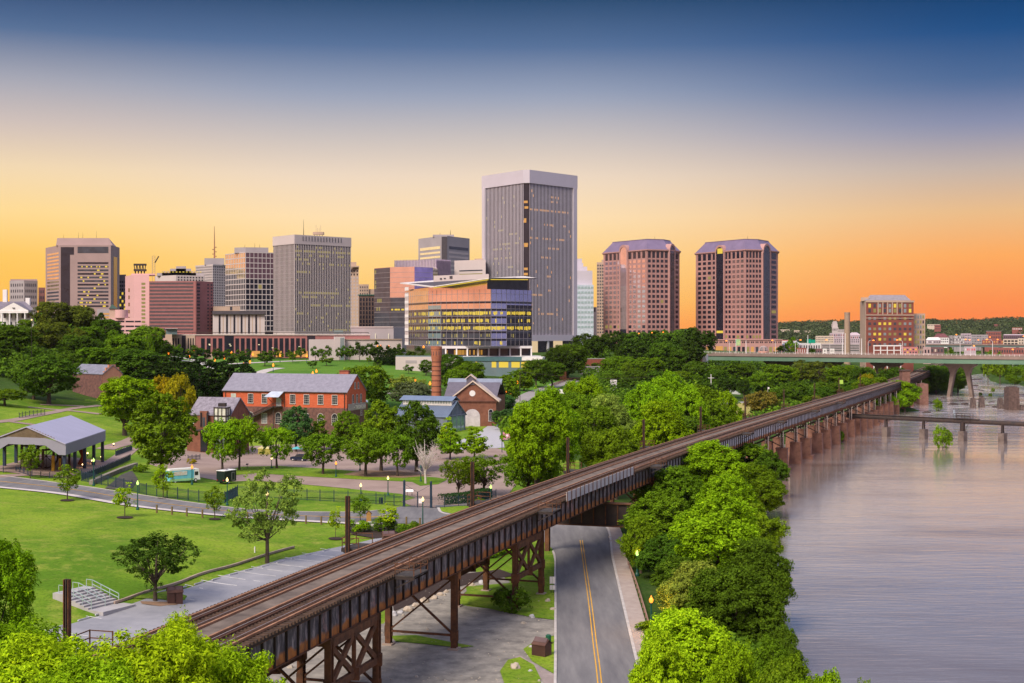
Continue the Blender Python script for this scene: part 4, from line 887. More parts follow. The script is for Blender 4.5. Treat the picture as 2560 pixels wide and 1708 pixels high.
# --- tallest tower
Y9 = 890; ch = [P2(1208,928), P2(1308,893), P2(1324,892), P2(1440,926)]
t, P, Fs = tower('office_tower', 'tallest tower, silver with close vertical fins and a dark slot down its corner', 'office tower', ch, 16, zt(424, Y9)-.2, GD_)
zc0, zb0 = zt(457, Y9), zt(838, Y9)
b = MB(); b.prism(inset(P, -1.1), zc0, zt(424, Y9), ST_L); b.build('crown', t)
b = MB()
for F in (Fs[0], Fs[2]): F.box(b, 0, F.L, zt(853, Y9), zb0,-2,1.1, ST_L)
b.build('base_band', t)
for F, e in ((Fs[0], 0),(Fs[2], 1)):
    a, c = (F.L*.075, F.L) if e == 0 else (0, F.L*.92); n_ = 27 if e == 0 else 31
    lattice(t, F, a, c, zb0, zc0, n_, 1,(c-a)/n_*.35,0, ST_L, .15)
    b = MB(); s0, s1 = (0, a) if e == 0 else (c, F.L); F.box(b, s0, s1,16, zc0,0,1.15, ST_L); b.build('corner_pier', t)
    bw = (c-a)/n_; fl = (zc0-zb0)/32; seg = []
    rows = [(19,.4,.9),(21,.6,.9),(22,.3,.5),(16,.25,.8),(18,.2,.7),(14,.6,.75),(8,.1,.5),(4,.5,.7)] if e == 0 else [(28,.5,.65),(29,.5,.65),(26,0,.95),(23,.3,.55),(23,.75,.95),(20,0,.2),(20,.3,.9),(18,.4,.7),(16,.25,.5),(12,.4,.5),(4,.2,.6),(8,0,.3),(9,.4,.5),(2,0,.15)]
    for r_, f0, f1 in rows:
        for k in range(int(f0*n_), int(f1*n_)):
            if rnd.random() < .6: seg.append((a+k*bw+bw*.27, a+(k+1)*bw-bw*.27, zb0+r_*fl+1, zb0+r_*fl+fl*.7))
    for q_ in range(22): k = rnd.randrange(n_); r_ = rnd.randrange(31); seg.append((a+k*bw+bw*.27, a+(k+1)*bw-bw*.27, zb0+r_*fl+.5, zb0+r_*fl+fl*.7))
    litquads(t, F, seg, .1, LIT2 if e else LITD)
F = Fs[1]; litquads(t, F, [(rnd.uniform(.2,1), rnd.uniform(2,3.5), z, z+1.6) for z in (zt(507, Y9), zt(521, Y9), zt(551, Y9), zt(556, Y9), zt(613, Y9), zt(617, Y9), zt(675, Y9), zt(688, Y9))], .05, LIT2)
b = MB(); F = Fs[2]
F.box(b, 0, F.L*.17,16, zt(853, Y9),-3,.1, mat('glowing_lobby_wall', (.95,.70,.40), emit=.75)); b.build('lobby_wall', t)
b = MB(); F.box(b, F.L*.36, F.L*.4,16, zt(853, Y9),-1,.6, WHT); F.box(b, F.L*.5, F.L*.7,16, zt(853, Y9),-2,.05, _mats['glowing_lobby_wall']); b.build('lobby_column', t)
mast(t, P2(1360,915), zt(426, Y9), zt(417, Y9),.2); mast(t, P2(1376,915), zt(426, Y9), zt(421, Y9),.15)
# --- stepped pale-blue tower
Ya = 1120; t = thing('office_tower', 'stepped pale blue glass tower just right of the tallest tower', 'office tower', (*P2(1455, Ya),20)); t['_n'] = 0
for k, (x0, x1, y) in enumerate(((1425,1455,643),(1425,1458,655),(1425,1468,665),(1425,1481,676))):
    b = MB(); b.prism([P2(x0, Ya+6+6*(3-k)), P2(x1, Ya+6+6*(3-k)), P2(x1, Ya+50), P2(x0, Ya+50)], 20, zt(y, Ya), ST_L); b.build('setback', t)
b = MB(); b.prism([P2(1425, Ya), P2(1484, Ya+3), P2(1484, Ya+45), P2(1425, Ya+45)], 15, zt(712, Ya), mat('pale_blue_panel', (.50,.58,.68),.4)); b.build('wall', t)
F = Face(P2(1425, Ya), P2(1484, Ya+3)); panes(t, F, 1, F.L, zt(824, Ya), zt(713, Ya),7,9,.86,.45, lambda i, j: glass('sky_blue_glass', (.45,.72,.80),.2,.6))
t, P, Fs = tower('office_block', 'small pale annex at the foot of the stepped blue tower', 'building', [P2(1484,1135), P2(1492,1135)], 15, zt(768,1135), ST_W); vstrip(t, Fs[0], 0, Fs[0].L*.6, zt(780,1135), zt(769,1135), GN)
# --- tan tower just left of the first twin
t, P, Fs = tower('office_tower', 'narrow tan tower peeking out behind the left domed-roof twin', 'office tower', [P2(1492,1240), P2(1516,1238)], 15, zt(656,1240), ST_T)
panes(t, Fs[0], 0, Fs[0].L, zt(835,1240), zt(660,1240),4,22,.6,.5, lambda i, j: GN)
b = MB(); b.prism([P2(1504,1244), P2(1512,1244), P2(1512,1260), P2(1504,1260)], zt(656,1240), zt(649,1240), ST_T); b.build('penthouse', t)
# --- the two granite twins with mansard roofs
def twin(label, xs, ytop, bays, right_bay, mirror, podium):
    Yc = 1100; fr = [P2(x, Yd) for x, Yd in xs]; ze = zt(626, Yc); zb = 14
    t, P, Fs = tower('office_tower', label, 'office tower', fr, zb, ze, ST_B, 'twin granite towers')
    b = MB(); b.prism(inset(P, -1.3), ze, ze+.9, ST_B); b.build('cornice', t)
    b = MB(); b.frustum(inset(P, -.6), ze+.9, inset(P, 8.5), zt(597, Yc), RF_L); b.prism(inset(P, 8.3), zt(597, Yc), zt(595.5, Yc), RF_L); b.build('roof', t)
    fh = 4.22; nf = 19; zlo = zt(646, Yc)-nf*fh
    def wins(F, u0, u1, nb, m_fn):
        b = MB(); bw = (u1-u0)/nb
        for i in range(nb+1): F.box(b, u0+i*bw-.2, u0+i*bw+.2, zlo, ze, 0,.42, ST_B)
        b.build('pier', t); panes(t, F, u0, u1, zlo, zlo+nf*fh, nb, nf, .62,.58, m_fn)
        panes(t, F, u0, u1, zlo+nf*fh, ze-.3, nb, 1,.62,.85, m_fn)
    def mf(which):
        def f(i, j):
            lit = rnd.random()
            if which == 'M': return (GM if j > 5 or (j == 5 and rnd.random() < .5) else (LITD if j in (3,5) and lit < .5 else GD_))  # mirror rows above, dark rows below imitate what the glass reflects
            return LITD if (j == 3 and lit < .55) or lit < .012 else GD_
        return f
    F0 = Fs[0]; x0, x1 = bays
    u0, u1 = ux(F0, x0), ux(F0, x1)
    wins(F0, F0.L*.03, u0-.3,4, mf(mirror[0])); 
    if mirror[1] == 'S': half = ux(F0, x1+8+4); wins(F0, u1+.3, u1+.3+(F0.L-u1)*.33,2, mf('D')); wins(F0, u1+.3+(F0.L-u1)*.33+.4, F0.L*.985,3, mf('M'))
    else: wins(F0, u1+.3, F0.L*.985,4, mf(mirror[1]))
    wins(Fs[1], .4, Fs[1].L-.4,5 if len(xs) < 5 else 4, mf('D')); wins(Fs[2], Fs[2].L*(.5 if right_bay else .1), Fs[2].L*.95,1, mf(mirror[2]))
    for F, a, c, mg in ((F0, u0, u1, GM if mirror[0] == 'M' else GD_),(Fs[2], Fs[2].L*.02, Fs[2].L*.42, GN)):
        zt_ = zt(613, Yc); wd = c-a; b = MB(); r_ = wd/2
        F.box(b, a, c, zlo+(5*fh if mg is GM else 0), zt_-r_, .5,1.1, mg)
        if mg is GM: F.box(b, a, c, zlo, zlo+5*fh, .5,1.1, GD_)
        arc = [F.P(a+r_+r_*math.cos(q), zt_-r_+r_*math.sin(q),1.1) for q in np.linspace(0, math.pi, 9)]; b.face(arc, mg)
        b.build('glass_bay', t)
        b = MB(); r2 = r_+1.5; arc1 = [(a+r_+r2*math.cos(q), zt_-r_+r2*1.05*math.sin(q)) for q in np.linspace(0, math.pi, 11)]; arc2 = [(a+r_+r_*math.cos(q), zt_-r_+r_*math.sin(q)) for q in np.linspace(0, math.pi, 11)]
        for k in range(10):
            o0, o1, i0_, i1_ = arc1[k], arc1[k+1], arc2[k], arc2[k+1]
            b.hexa([F.P(*i0_, 1.5), F.P(*o0,1.5), F.P(*o1,1.5), F.P(*i1_, 1.5), F.P(*i0_, -7), F.P(*o0,-7), F.P(*o1,-7), F.P(*i1_, -7)], ST_B)
        F.box(b, a-1.5, a, zlo, zt_-r_, 0,1.3, ST_B); F.box(b, c, c+1.5, zlo, zt_-r_, 0,1.3, ST_B); b.build('arched_surround', t)
    return t, Fs, zlo
t1_, F1_, _ = twin('left granite twin tower with mauve mansard roof and arched bay mirroring pink sky', [(1508.5,1150),(1617,1100),(1672,1106),(1699,1125)], 595,(1553,1569), True, ('M', 'M', 'D'), False)
t2_, F2_, _ = twin('right granite twin tower with mauve mansard roof and lit arch above dark bay', [(1739.5,1155),(1863,1100),(1905,1104),(1945,1130)], 593,(1793,1811), True, ('D', 'S', 'D'), True)
litquads(t2_, F2_[0], [(ux(F2_[0], 1796), ux(F2_[0], 1809), zt(633,1118), zt(620,1118)),(ux(F2_[0], 1794), ux(F2_[0], 1810), zt(833,1118), zt(827,1118))], 1.14, LIT)
mast(t1_, P2(1637,1130), zt(597,1100), zt(585,1100),.2); mast(t2_, P2(1869,1130), zt(595,1100), zt(583,1100),.2)
# podium arcade of the right twin
Yp = 1085; t, P, Fs = tower('arcade_podium', 'granite arcade podium with amber-lit bays below the right twin', 'building', [P2(1730, Yp+16), P2(1955, Yp)], 8, zt(850, Yp), ST_B)
F = Fs[0]; b = MB(); F.box(b, -.5, F.L+.5, zt(851, Yp), zt(848.5, Yp),-6,.6, ST_B); b.build('cornice', t)
for k in range(20):
    uc = F.L*(k+.5)/20; m_ = [GD_, LIT2, GD_, GN, LITD][(k*7) % 5]
    pane(t, F, uc, zt(882, Yp),2.3,4.8,.1, m_, 'opening'); pane(t, F, uc-.7, zt(858, Yp),.9,1.3,.1, GD_); pane(t, F, uc+.7, zt(858, Yp),.9,1.3,.1, GD_)
b = MB(); uc = ux(F, 1798); F.box(b, uc-3, uc+3, zt(882, Yp), zt(866, Yp),.12,.2, LIT2); b.build('lit_entrance', t)
# ================================================================ glass headquarters on the hill
z0 = 14; Y0 = 640
fr = [P2(1013,700), P2(1022,694), P2(1071,664), P2(1103,655), P2(1227.5, Y0), P2(1266,646), P2(1329,660)]
zr = zt(723, Y0); zb = zt(866, Y0)
t, P, Fs = tower('glass_office', 'glass headquarters with amber-lit floors and sharply tilted overhanging white roof', 'office building', fr, zb, zr, GD_)
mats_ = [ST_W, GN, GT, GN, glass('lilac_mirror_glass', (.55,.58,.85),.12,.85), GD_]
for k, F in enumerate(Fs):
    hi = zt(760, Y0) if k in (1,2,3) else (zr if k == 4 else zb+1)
    vstrip(t, F, .02, F.L-.02, zb+.05, zt(772, Y0) if k in (1,3) else (zt(762, Y0) if k == 2 else zt(762, Y0) if k == 5 else zr), mats_[k], .12, 'curtain_wall')  # dark panes below imitate the reflected city, mirror panes above the sky
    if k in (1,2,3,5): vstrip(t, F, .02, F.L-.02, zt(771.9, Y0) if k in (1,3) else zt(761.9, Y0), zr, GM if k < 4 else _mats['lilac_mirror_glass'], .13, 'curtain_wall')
    b = MB(); fl = (zr-zb)/7.6
    for j in range(9):
        z = zb+j*fl
        if z < zr: F.box(b, 0, F.L, z, z+.14,.12,.3, ST_G)
    n_ = max(1, int(F.L/3))
    for i in range(n_+1): F.box(b, max(0, F.L*i/n_-.05), min(F.L, F.L*i/n_+.05), zb, zr, .12,.22, ST_G)
    b.build('mullion', t)
    if k in (1,2,3,4,5):
        for j, (pr, m_) in enumerate(((.22, LIT),(.28, LITD),(.85, LIT),(.62, LIT),(.8, LIT),(.0, LIT))):
            if k == 5: pr = (.15,.15,.85,.2,.95,0)[j]
            if k == 4: pr = (.15,.1,.9,.2,.5,0)[j]
            if k in (1,2): pr *= .6
            seg = []; u = .2
            while u < F.L-.9:
                w_ = rnd.uniform(.2,.9)
                if rnd.random() < pr: h0 = rnd.uniform(.5,1.1); seg.append((u, u+w_, zb+j*fl+h0, zb+j*fl+fl*rnd.uniform(.6,.68)))
                u += w_+rnd.uniform(.04,.3)
            if seg: litquads(t, F, seg, .16+.001*k, m_)
        b = MB()
        for j in range(6): F.box(b, .1, F.L-.1, zb+j*fl+fl*.72, zb+(j+1)*fl-.05,.12,.15, GD_ if k != 5 else GN)
        b.build('spandrel', t)
b = MB()
for j in range(9): Fs[0].box(b, 0, Fs[0].L, zb+j*3.6, zb+j*3.6+1.8,.12,.25, WHT)
b.build('panel', t)
# tilted roof plate and clerestory
ze = lambda x, y, Yd: (*P2(x, Yd), zt(y, Yd))
base = [P2(1013,704), P2(1071,668), P2(1218,643), P2(1319,662), P2(1300,700), P2(1110,722)]
tops = [zt(726,704), zt(719,668), zt(698,643), zt(699,662), zt(699,700), zt(712,722)]
b = MB(); OG = glass('orange_mirror_glass', (.95,.74,.66),.15,.9)  # orange tint carries the sky glow this storey reflects
for k in range(6):
    a, c = base[k], base[(k+1) % 6]; b.face([(a.x, a.y, zr+.01),(c.x, c.y, zr+.01),(c.x, c.y, tops[(k+1) % 6]),(a.x, a.y, tops[k])], OG if k in (0,1) else GN)
b.build('clerestory', t)
rf = [(1000,709.5,706),(1078,719,655),(1222,697,632),(1342,697.5,652),(1312,693,712),(1100,702,735)]
b = MB(); up = [Vector(ze(*p)) for p in rf]; k0 = len(b.v); b.v += [tuple(p) for p in up]+[tuple(p+Vector((0,0,.5))) for p in up]; im = b.mi(mat('roof_white', (.62,.57,.56),.6)); im2 = b.mi(RF_D)
b.f.append(tuple(range(5,-1,-1))); b.m.append(im2); b.f.append(tuple(range(6,12))); b.m.append(im)
for k in range(6): b.f.append((k, (k+1) % 6,6+(k+1) % 6,6+k)); b.m.append(im if k in (0,1,4,5) else im2)
b.build('roof', t)
b = MB()
for k in (1,2): 
    a, c = up[k], up[k+1]; off = Vector((.25,.9,-.35)); b.bar(a+off+(c-a)*.03, a+off+(c-a)*(.98 if k == 1 else .8),.35, LIT)
b.build('soffit_light', t)
b = MB(); b.prism([P2(1084,690), P2(1150,676), P2(1222,668), P2(1222,700), P2(1084,712)], zt(712,690), zt(686,672), ST_W); b.build('penthouse', t)
b = MB(); Fp = Face(P2(1084,690), P2(1150,676)); Fp.box(b, 5,6.5, zt(699,685), zt(695,685),0,.2, GN); Fp.box(b, 8,9.4, zt(698,685), zt(695,685),0,.2, GN); Fp.box(b, 12.5,14.5, zt(696.5,680), zt(690,680),0,.3, GN); b.build('vent', t)
# plinth storeys with white columns
F = Face(P2(1112,646), P2(1330,655)); b = MB(); F.box(b, -1, F.L, zt(872, Y0), zb-.02,-12,.6, WHT); F.box(b, 0, F.L+4, zt(893, Y0), zt(891, Y0),-12,3, WHT); F.box(b, 0, F.L, zt(895, Y0), zt(872, Y0),-12,-1.5, GD_); b.build('podium', t)
for k in range(9): b = MB(); b.bar(F.P(F.L*(k+.08)/8.15, zt(892, Y0),.1), F.P(F.L*(k+.08)/8.15, zt(871, Y0),.1),.7, WHT); b.build('column', t)
litquads(t, F, [(u, u+rnd.uniform(.6,2.2), zt(888, Y0), zt(876, Y0)) for u in np.arange(1, F.L*.56,1.9) if rnd.random() < .8], -1.4, mat('lit_lobby_amber', (.75,.36,.05), emit=.6))
F2 = Face(P2(1157,632), P2(1310,628)); b = MB(); F2.box(b, 0, F2.L, 12, zt(893.5,630),-14,0, GT); F2.box(b, -.5, F2.L*.97, zt(903,630), zt(893,630),-14,.4, mat('teal_fascia', (.06,.13,.15),.4)); F2.box(b, F2.L*.97, F2.L+9, zt(901,630), zt(893,630),-14,1.5, WHT); b.build('garden_level', t)
litquads(t, F2, [(u, u+w_, zt(919,630), zt(905,630)) for u, w_ in ((1,2.6),(6,1),(14,2.2),(17.5,4.5),(23.5,4),(28.2,1.5),(30,1.2))], .05, LIT)
litquads(t, Face(P2(1310,636), P2(1352,640)), [(0,8, zt(915,636), zt(903,636))], 0, LITD)

# ================================================================ low buildings along the terrace above the lawn
Yb = 712; t, P, Fs = tower('museum', 'long low rose brick building with tall dark bays between brick pilasters', 'building', [P2(430, Yb+6), P2(925, Yb)], 18, zt(838, Yb), ST_R)
F = Fs[0]; zc = zt(846, Yb); zg = zt(893, Yb); U = lambda x: ux(F, x)
b = MB(); F.box(b, U(430), U(488), zg, zt(836.5, Yb),0,.4, ST_T); b.build('stone_facing', t)
for a, c in ((432.5,436),(439,442),(445,449),(470,473),(476,479),(482,485)): pane(t, F, U((a+c)/2), zg, U(c)-U(a), zc-zg, .45, GD_)
vstrip(t, F, U(455), U(465), zg, zt(838, Yb), GD_, .45)
for a, c in ((502.6,512),(517,526.5),(532,541),(546,556)): pane(t, F, U((a+c)/2), zg, U(c)-U(a), zc-zg, .1, GD_)
vstrip(t, F, U(561), U(584.5), zg, zt(838, Yb), GD_, .15); vstrip(t, F, U(768), U(788), zg, zt(838, Yb), GD_, .15)
for k in range(13): x = 588.5+k*13.8; pane(t, F, U(x+4.6), zg, U(9.4+x)-U(x), zc-zg, .1, GD_); 
b = MB(); F.box(b, -.3, F.L+.3, zt(838.5, Yb), zt(836, Yb),-1,.5, mat('coping', (.5,.42,.4),.8)); b.build('coping', t)
b = MB()
for k in range(26): u = U(440)+k*(U(920)-U(440))/25; b.bar(F.P(u, zt(838, Yb),-2), F.P(u, zt(831, Yb),-2),.12, DARK)
b.bar(F.P(U(440), zt(831.5, Yb),-2), F.P(U(920), zt(831.5, Yb),-2),.2, DARK, .3); b.build('roof_railing', t)
litquads(t, F, [(U(x), U(x)+.9, zt(862+dy, Yb), zt(860+dy, Yb)) for x, dy in ((522,0),(523,2),(646,1),(573,0),(575,4),(680,9),(747,6))], .5, LITW)
litquads(t, F, [(U(x), U(x)+3.2, zg, zt(878, Yb)) for x in (636,629,735,755,690)], .32, LIT2)
t, P, Fs = tower('stair_tower', 'cream corner tower with glass lantern at the museum\'s left end', 'building', [P2(413,704), P2(430,703)], 18, zt(836,703), ST_T)
b = MB(); b.prism([P2(415,706), P2(443,706), P2(443,718), P2(415,718)], zt(836,706), zt(822,706), GT); b.prism([P2(413,704), P2(444,704), P2(444,719), P2(413,719)], zt(822,706), zt(821,706), ST_W); b.build('lantern', t)
t, P, Fs = tower('building_wing', 'small pinkish wing left of the cream corner tower', 'building', [P2(392,720), P2(413,720)], 18, zt(838,720), ST_P)
b = MB(); Fs[0].box(b, 2,5, zt(845,720), zt(838,720),-6,.1, GD_); b.build('opening', t)
t, P, Fs = tower('low_building', 'windowless white wall building behind a row of small trees', 'building', [P2(772,690), P2(862,694)], 16, zt(849,690), ST_W)
b = MB(); F = Fs[0]; F.box(b, F.L*.72, F.L, 17, zt(842,690),-6,.3, ST_W); F.box(b, F.L*.87, F.L*.98,17, zt(845,690),.3,.4, GT); b.build('raised_bay', t)
t, P, Fs = tower('retaining_wall', 'long cream terrace wall behind the dark hedge and round trees', 'wall', [P2(861,697), P2(1005,704)], 15, zt(848.5,700), ST_W)
b = MB(); Fs[0].box(b, 0, Fs[0].L, zt(849.5,700), zt(847.5,700),-.4,.5, ST_T); b.build('coping', t)
t, P, Fs = tower('blank_wall_building', 'blank mauve-grey building with parapet behind the cream terrace wall', 'building', [P2(877,775), P2(984,760), P2(1016,770)], 15, zt(818,765), ST_G)
b = MB(); F = Fs[0]; F.box(b, 0, F.L, zt(819,765), zt(816.5,765),-.5,.4, ST_W)
for x in (941,974): b.bar(F.P(ux(F, x), zt(847,765),1), F.P(ux(F, x), zt(834,765),1),.25, LITW)
b.build('parapet', t)
t, P, Fs = tower('retaining_wall', 'cream retaining wall with grey louvres at the right edge of the lawn', 'wall', [P2(989,640), P2(1157,634)], 9, zt(892,640), ST_W)
b = MB(); F = Fs[0]; F.box(b, ux(F, 1014), ux(F, 1042), zt(908,640), zt(901,640),0,.1, ST_G); F.box(b, ux(F, 1050), ux(F, 1076), zt(906,640), zt(901,640),0,.1, ST_G); b.build('louvre', t)
b = MB(); F.box(b, 0, F.L, zt(892,640), zt(889,640),-.5,-.4, GT); b.build('glass_railing', t)
t, P, Fs = tower('kiosk', 'tiny flat-roofed kiosk between street trees in front of the museum', 'kiosk', [P2(510,690), P2(532,690)], 18, zt(885.5,690), ST_T)
b = MB(); Fs[0].box(b, 2.7,3.6, zt(893,690), zt(888,690),0,.1, GD_); b.build('window', t)
t, P, Fs = tower('ruined_wall', 'salmon brick retaining wall under the left end of the highway bridge', 'wall', [P2(1690,812), P2(1757,805)], 5, zt(889,805), mat('salmon_brick', (.40,.21,.155),.9))
b = MB(); Fs[0].box(b, 0, Fs[0].L+.3, zt(889.5,805), zt(886.5,805),-2,.5, CONC); Fs[0].box(b, Fs[0].L-.01, Fs[0].L+2.5,6, zt(886.6,805),-3,.6, WHT); b.build('coping', t)
for i_, (x0, x1, y, yb_, Yd, lab, m_) in enumerate(((1465,1512,898,919,700, 'brick garden wall with sloping white coping below the green bank', BRK),(1389,1416,912,934,640, 'orange-lit brick wall stub right of the glass headquarters', mat('lamp_washed_brick', (.42,.16,.06),.9)),(1378,1400,896,912,650, 'short dark brick wall beside the headquarters garden level', BRK),(1452,1500,918,924,690, 'low grey stone footing wall under the brick garden wall', ST_G))):  # orange lamp glow on the wall stub is mixed into its brick colour
    b = MB(); F = Face(P2(x0, Yd), P2(x1, Yd+5)); F.box(b, 0, F.L, zt(yb_, Yd)-3, zt(y, Yd),-1.2,0, m_); F.box(b, -.1, F.L+.1, zt(y, Yd), zt(y, Yd)+.35,-1.3,.1, CONC); tag(b.build('garden_wall', loc=(F.A.x, F.A.y, 8)), lab, 'wall')
b = MB(); F = Face(P2(1526,612), P2(1542,612)); F.box(b, 0, F.L, 2, zt(950,612),-.5,0, WHT)
for k in range(8): F.box(b, k*F.L/8, k*F.L/8+.12,2.5, zt(952,612),.003,.1, ST_G)
tag(b.build('white_wall', loc=(F.A.x, F.A.y, 6)), 'tall white ribbed wall panel at the wood edge', 'wall')
for lab, P_ in (('white curved plaza parapet left of the near sycamores', [(1386,985),(1398,983),(1412,986)]),('white curved plaza parapet glimpsed between the tree crowns', [(1538,984),(1550,982),(1562,984)])):
    q = smooth_pts(GP(P_),4); b = MB()
    for a, c in zip(q[:-1], q[1:]): b.bar((a.x, a.y, H(a.x, a.y)+.8),(c.x, c.y, H(c.x, c.y)+.8),.4, WHT, 1.8)
    tag(b.build('plaza_parapet', loc=(q[0].x, q[0].y, 3)), lab, 'wall')
# ================================================================ old ironworks buildings
SLATE = mat('slate_roof', (.17,.165,.215),.55, col2=(.24,.235,.30), vscale=.9, bump=.15, bscale=2); SLATE2 = mat('weathered_slate', (.13,.12,.15),.8, col2=(.27,.25,.31), vscale=1.1, bump=.3)
BRICK1 = mat('orange_red_brick', (.42,.085,.04),.9, col2=(.55,.125,.06), vscale=.8, bump=.1, stretch=(1,1,3)); BRICK2 = mat('dark_rubble_brick', (.085,.045,.045),.95, col2=(.20,.10,.085), vscale=1.0, bump=.3)
BRICK3 = mat('aged_brick', (.15,.06,.04),.9, col2=(.24,.10,.065), vscale=.7, bump=.2); FRAME = mat('window_frame', (.48,.46,.46),.7)
def quadroof(t, A, B, w_, ze, zr, m, over=.4, name='roof', th=.25):
    """gable roof with ridge parallel to AB; A,B front eave ends, w_ depth to the back"""
    F = Face(A, B); b = MB(); o = over
    s = (zr-ze)/(w_/2)
    for sg in (0,1):
        d0, d1 = (o, -w_/2) if sg == 0 else (-w_/2,-w_-o)
        za, zb_ = (ze-s*o, zr) if sg == 0 else (zr, ze-s*o)
        b.hexa([F.P(-o, za, d0), F.P(F.L+o, za, d0), F.P(F.L+o, zb_, d1), F.P(-o, zb_, d1), F.P(-o, za+th, d0), F.P(F.L+o, za+th, d0), F.P(F.L+o, zb_+th, d1), F.P(-o, zb_+th, d1)], m)
    return b.build(name, t)
def gable_body(t, A, B, w_, z0, ze, zr, m, name='wall'):
    F = Face(A, B); b = MB(); p = [F.P(0, z0), F.P(F.L, z0), F.P(F.L, z0,-w_), F.P(0, z0,-w_)]
    b.prism([(q.x, q.y) for q in p], z0, ze, m)
    for u in (0, F.L): b.face([F.P(u, ze, 0), F.P(u, ze, -w_), F.P(u, zr, -w_/2)], m)
    return F, b.build(name, t)
def framed(t, F, uc, za, w_, h_, arch=False, d=.06, grid=(3,4), m=GD_):
    """a window part: dark pane with surround, sill and glazing bars"""
    b = MB(); F.box(b, uc-w_/2, uc+w_/2, za, za+h_, 0, d, m)
    if arch: b.face([F.P(uc+w_/2*math.cos(q), za+h_+w_/2*math.sin(q), d) for q in np.linspace(0, math.pi, 9)], m)
    fw = .16
    for s_ in (-1,1): F.box(b, uc+s_*(w_/2+fw/2)-fw/2, uc+s_*(w_/2+fw/2)+fw/2, za, za+h_, 0,.16, FRAME)
    if arch:
        a1 = [(uc+(w_/2+fw)*math.cos(q), za+h_+(w_/2+fw)*math.sin(q)) for q in np.linspace(0, math.pi, 9)]; a2 = [(uc+w_/2*math.cos(q), za+h_+w_/2*math.sin(q)) for q in np.linspace(0, math.pi, 9)]
        for k in range(8): b.hexa([F.P(*a2[k], .16), F.P(*a1[k], .16), F.P(*a1[k+1], .16), F.P(*a2[k+1], .16), F.P(*a2[k], 0), F.P(*a1[k], 0), F.P(*a1[k+1], 0), F.P(*a2[k+1], 0)], FRAME)
    else: F.box(b, uc-w_/2-fw, uc+w_/2+fw, za+h_, za+h_+.18,0,.17, FRAME)
    F.box(b, uc-w_/2-.25, uc+w_/2+.25, za-.2, za, 0,.24, FRAME)
    for k in range(1, grid[0]): u = uc-w_/2+w_*k/grid[0]; F.box(b, u-.025, u+.025, za, za+h_, d, d+.03, FRAME)
    for k in range(1, grid[1]): z = za+h_*k/grid[1]; F.box(b, uc-w_/2, uc+w_/2, z-.03, z+.03, d, d+.035, FRAME)
    return b.build('window', t)
# big two-storey brick foundry hall
A = P2(558,446); B = P2(866.6,431); ze, zr_ = 14.3,19.7; w_ = 14.6; zm = zt(1021,431)
t = thing('foundry_hall', 'long two-tone brick ironworks hall, red above dark stonework, under grey slate roof', 'brick building', (B.x-20, B.y+10,0))
F, _ = gable_body(t, A, B, w_, zm, ze, zr_, BRICK1, 'upper_wall'); Fg = Face(F.P(F.L, 0)[:2], F.P(F.L, 0,-w_)[:2])
b = MB(); F.box(b, -.15, F.L+.12,-1, zm-.003,-w_-.1,.15, BRICK2); b.build('lower_wall', t)
quadroof(t, A, B, w_, ze, zr_, SLATE, .35)
b = MB(); F.box(b, -.3, F.L+.3, ze-.35, ze-.12,.3,.5, DARK); F.box(b, U(0)*0+.9,1.1, zm, ze-.3,0,.2, DARK); F.box(b, ux(F, 862)-.1, ux(F, 862)+.1,2, ze-.3,.15,.36, DARK); F.box(b, ux(F, 711.5)-.1, ux(F, 711.5)+.1, zm, ze-.3,0,.2, DARK); b.build('gutter', t)
for x in (626.8,661.3,731.9,766.6,801.7,837): framed(t, F, ux(F, x), zt(1009.5,436),1.75,2.9)
for x in (626.8,696,731.9,766.6,801.7,837): framed(t, F, ux(F, x), zt(1060,436),1.85,2.6, True, .2)
framed(t, F, ux(F, 661.3), zt(1060,436),1.8,3.1, False, .2, m=mat('grey_shutter', (.16,.17,.20)))
for x, ya, yb_ in ((584,1007,986),(697,1016,995)):
    b = MB(); F.box(b, ux(F, x)-.95, ux(F, x)+.95, zt(ya, 438), zt(yb_, 438),0,.14, mat('pale_door', (.46,.50,.48))); b.build('door', t)
b = MB(); ua, ub = ux(F, 678), ux(F, 711); za = zt(993.5,436); b.hexa([F.P(ua-.8, za, 3.4), F.P(ub-.3, za, 3.4), F.P(ub, za+1.9,.05), F.P(ua+.4, za+1.9,.05), F.P(ua-.8, za+.12,3.4), F.P(ub-.3, za+.12,3.4), F.P(ub, za+2.02,.05), F.P(ua+.4, za+2.02,.05)], mat('blue_grey_metal', (.40,.45,.55),.4))
for u in (ua, ub-.4): b.bar(F.P(u, za+.1,2.6), F.P(u, za-1.6,.05),.14, DARK)
b.build('canopy', t)
b = MB(); zp = zt(1017,436); ua, ub = ux(F, 688), ux(F, 707); F.box(b, ua, ub, zp-.25, zp, .16,2.2, DARK)
for k in range(9): u = ua+(ub-ua)*k/8; b.bar(F.P(u, zp, 2.1), F.P(u, zp+1.1,2.1),.05, DARK)
b.bar(F.P(ua, zp+1.1,2.1), F.P(ub, zp+1.1,2.1),.07, DARK)
e0 = F.P(ua, zp-.1,1.2); e1 = F.P(ux(F, 608), zt(1057,438),1.2)
for s_ in (-.9,.9): b.bar(e0+Vector((0, s_, 0)), e1+Vector((0, s_, 0)),.12, DARK, .5); b.bar(e0+Vector((0, s_, 1.1)), e1+Vector((0, s_, 1.1)),.08, DARK)
for k in range(26):
    p = e0+(e1-e0)*(k+.5)/26; b.bar(p+Vector((0,-.9,0)), p+Vector((0,.9,0)),.5, DARK, .06)
    for s_ in (-.9,.9): b.bar(p+Vector((0, s_, 0)), p+Vector((0, s_, 1.1)),.06, DARK)
b.bar(e1,(e1.x, e1.y, 1),.3, DARK); b.bar(e0,(e0.x, e0.y, 1),.25, DARK); b.build('stair', t)
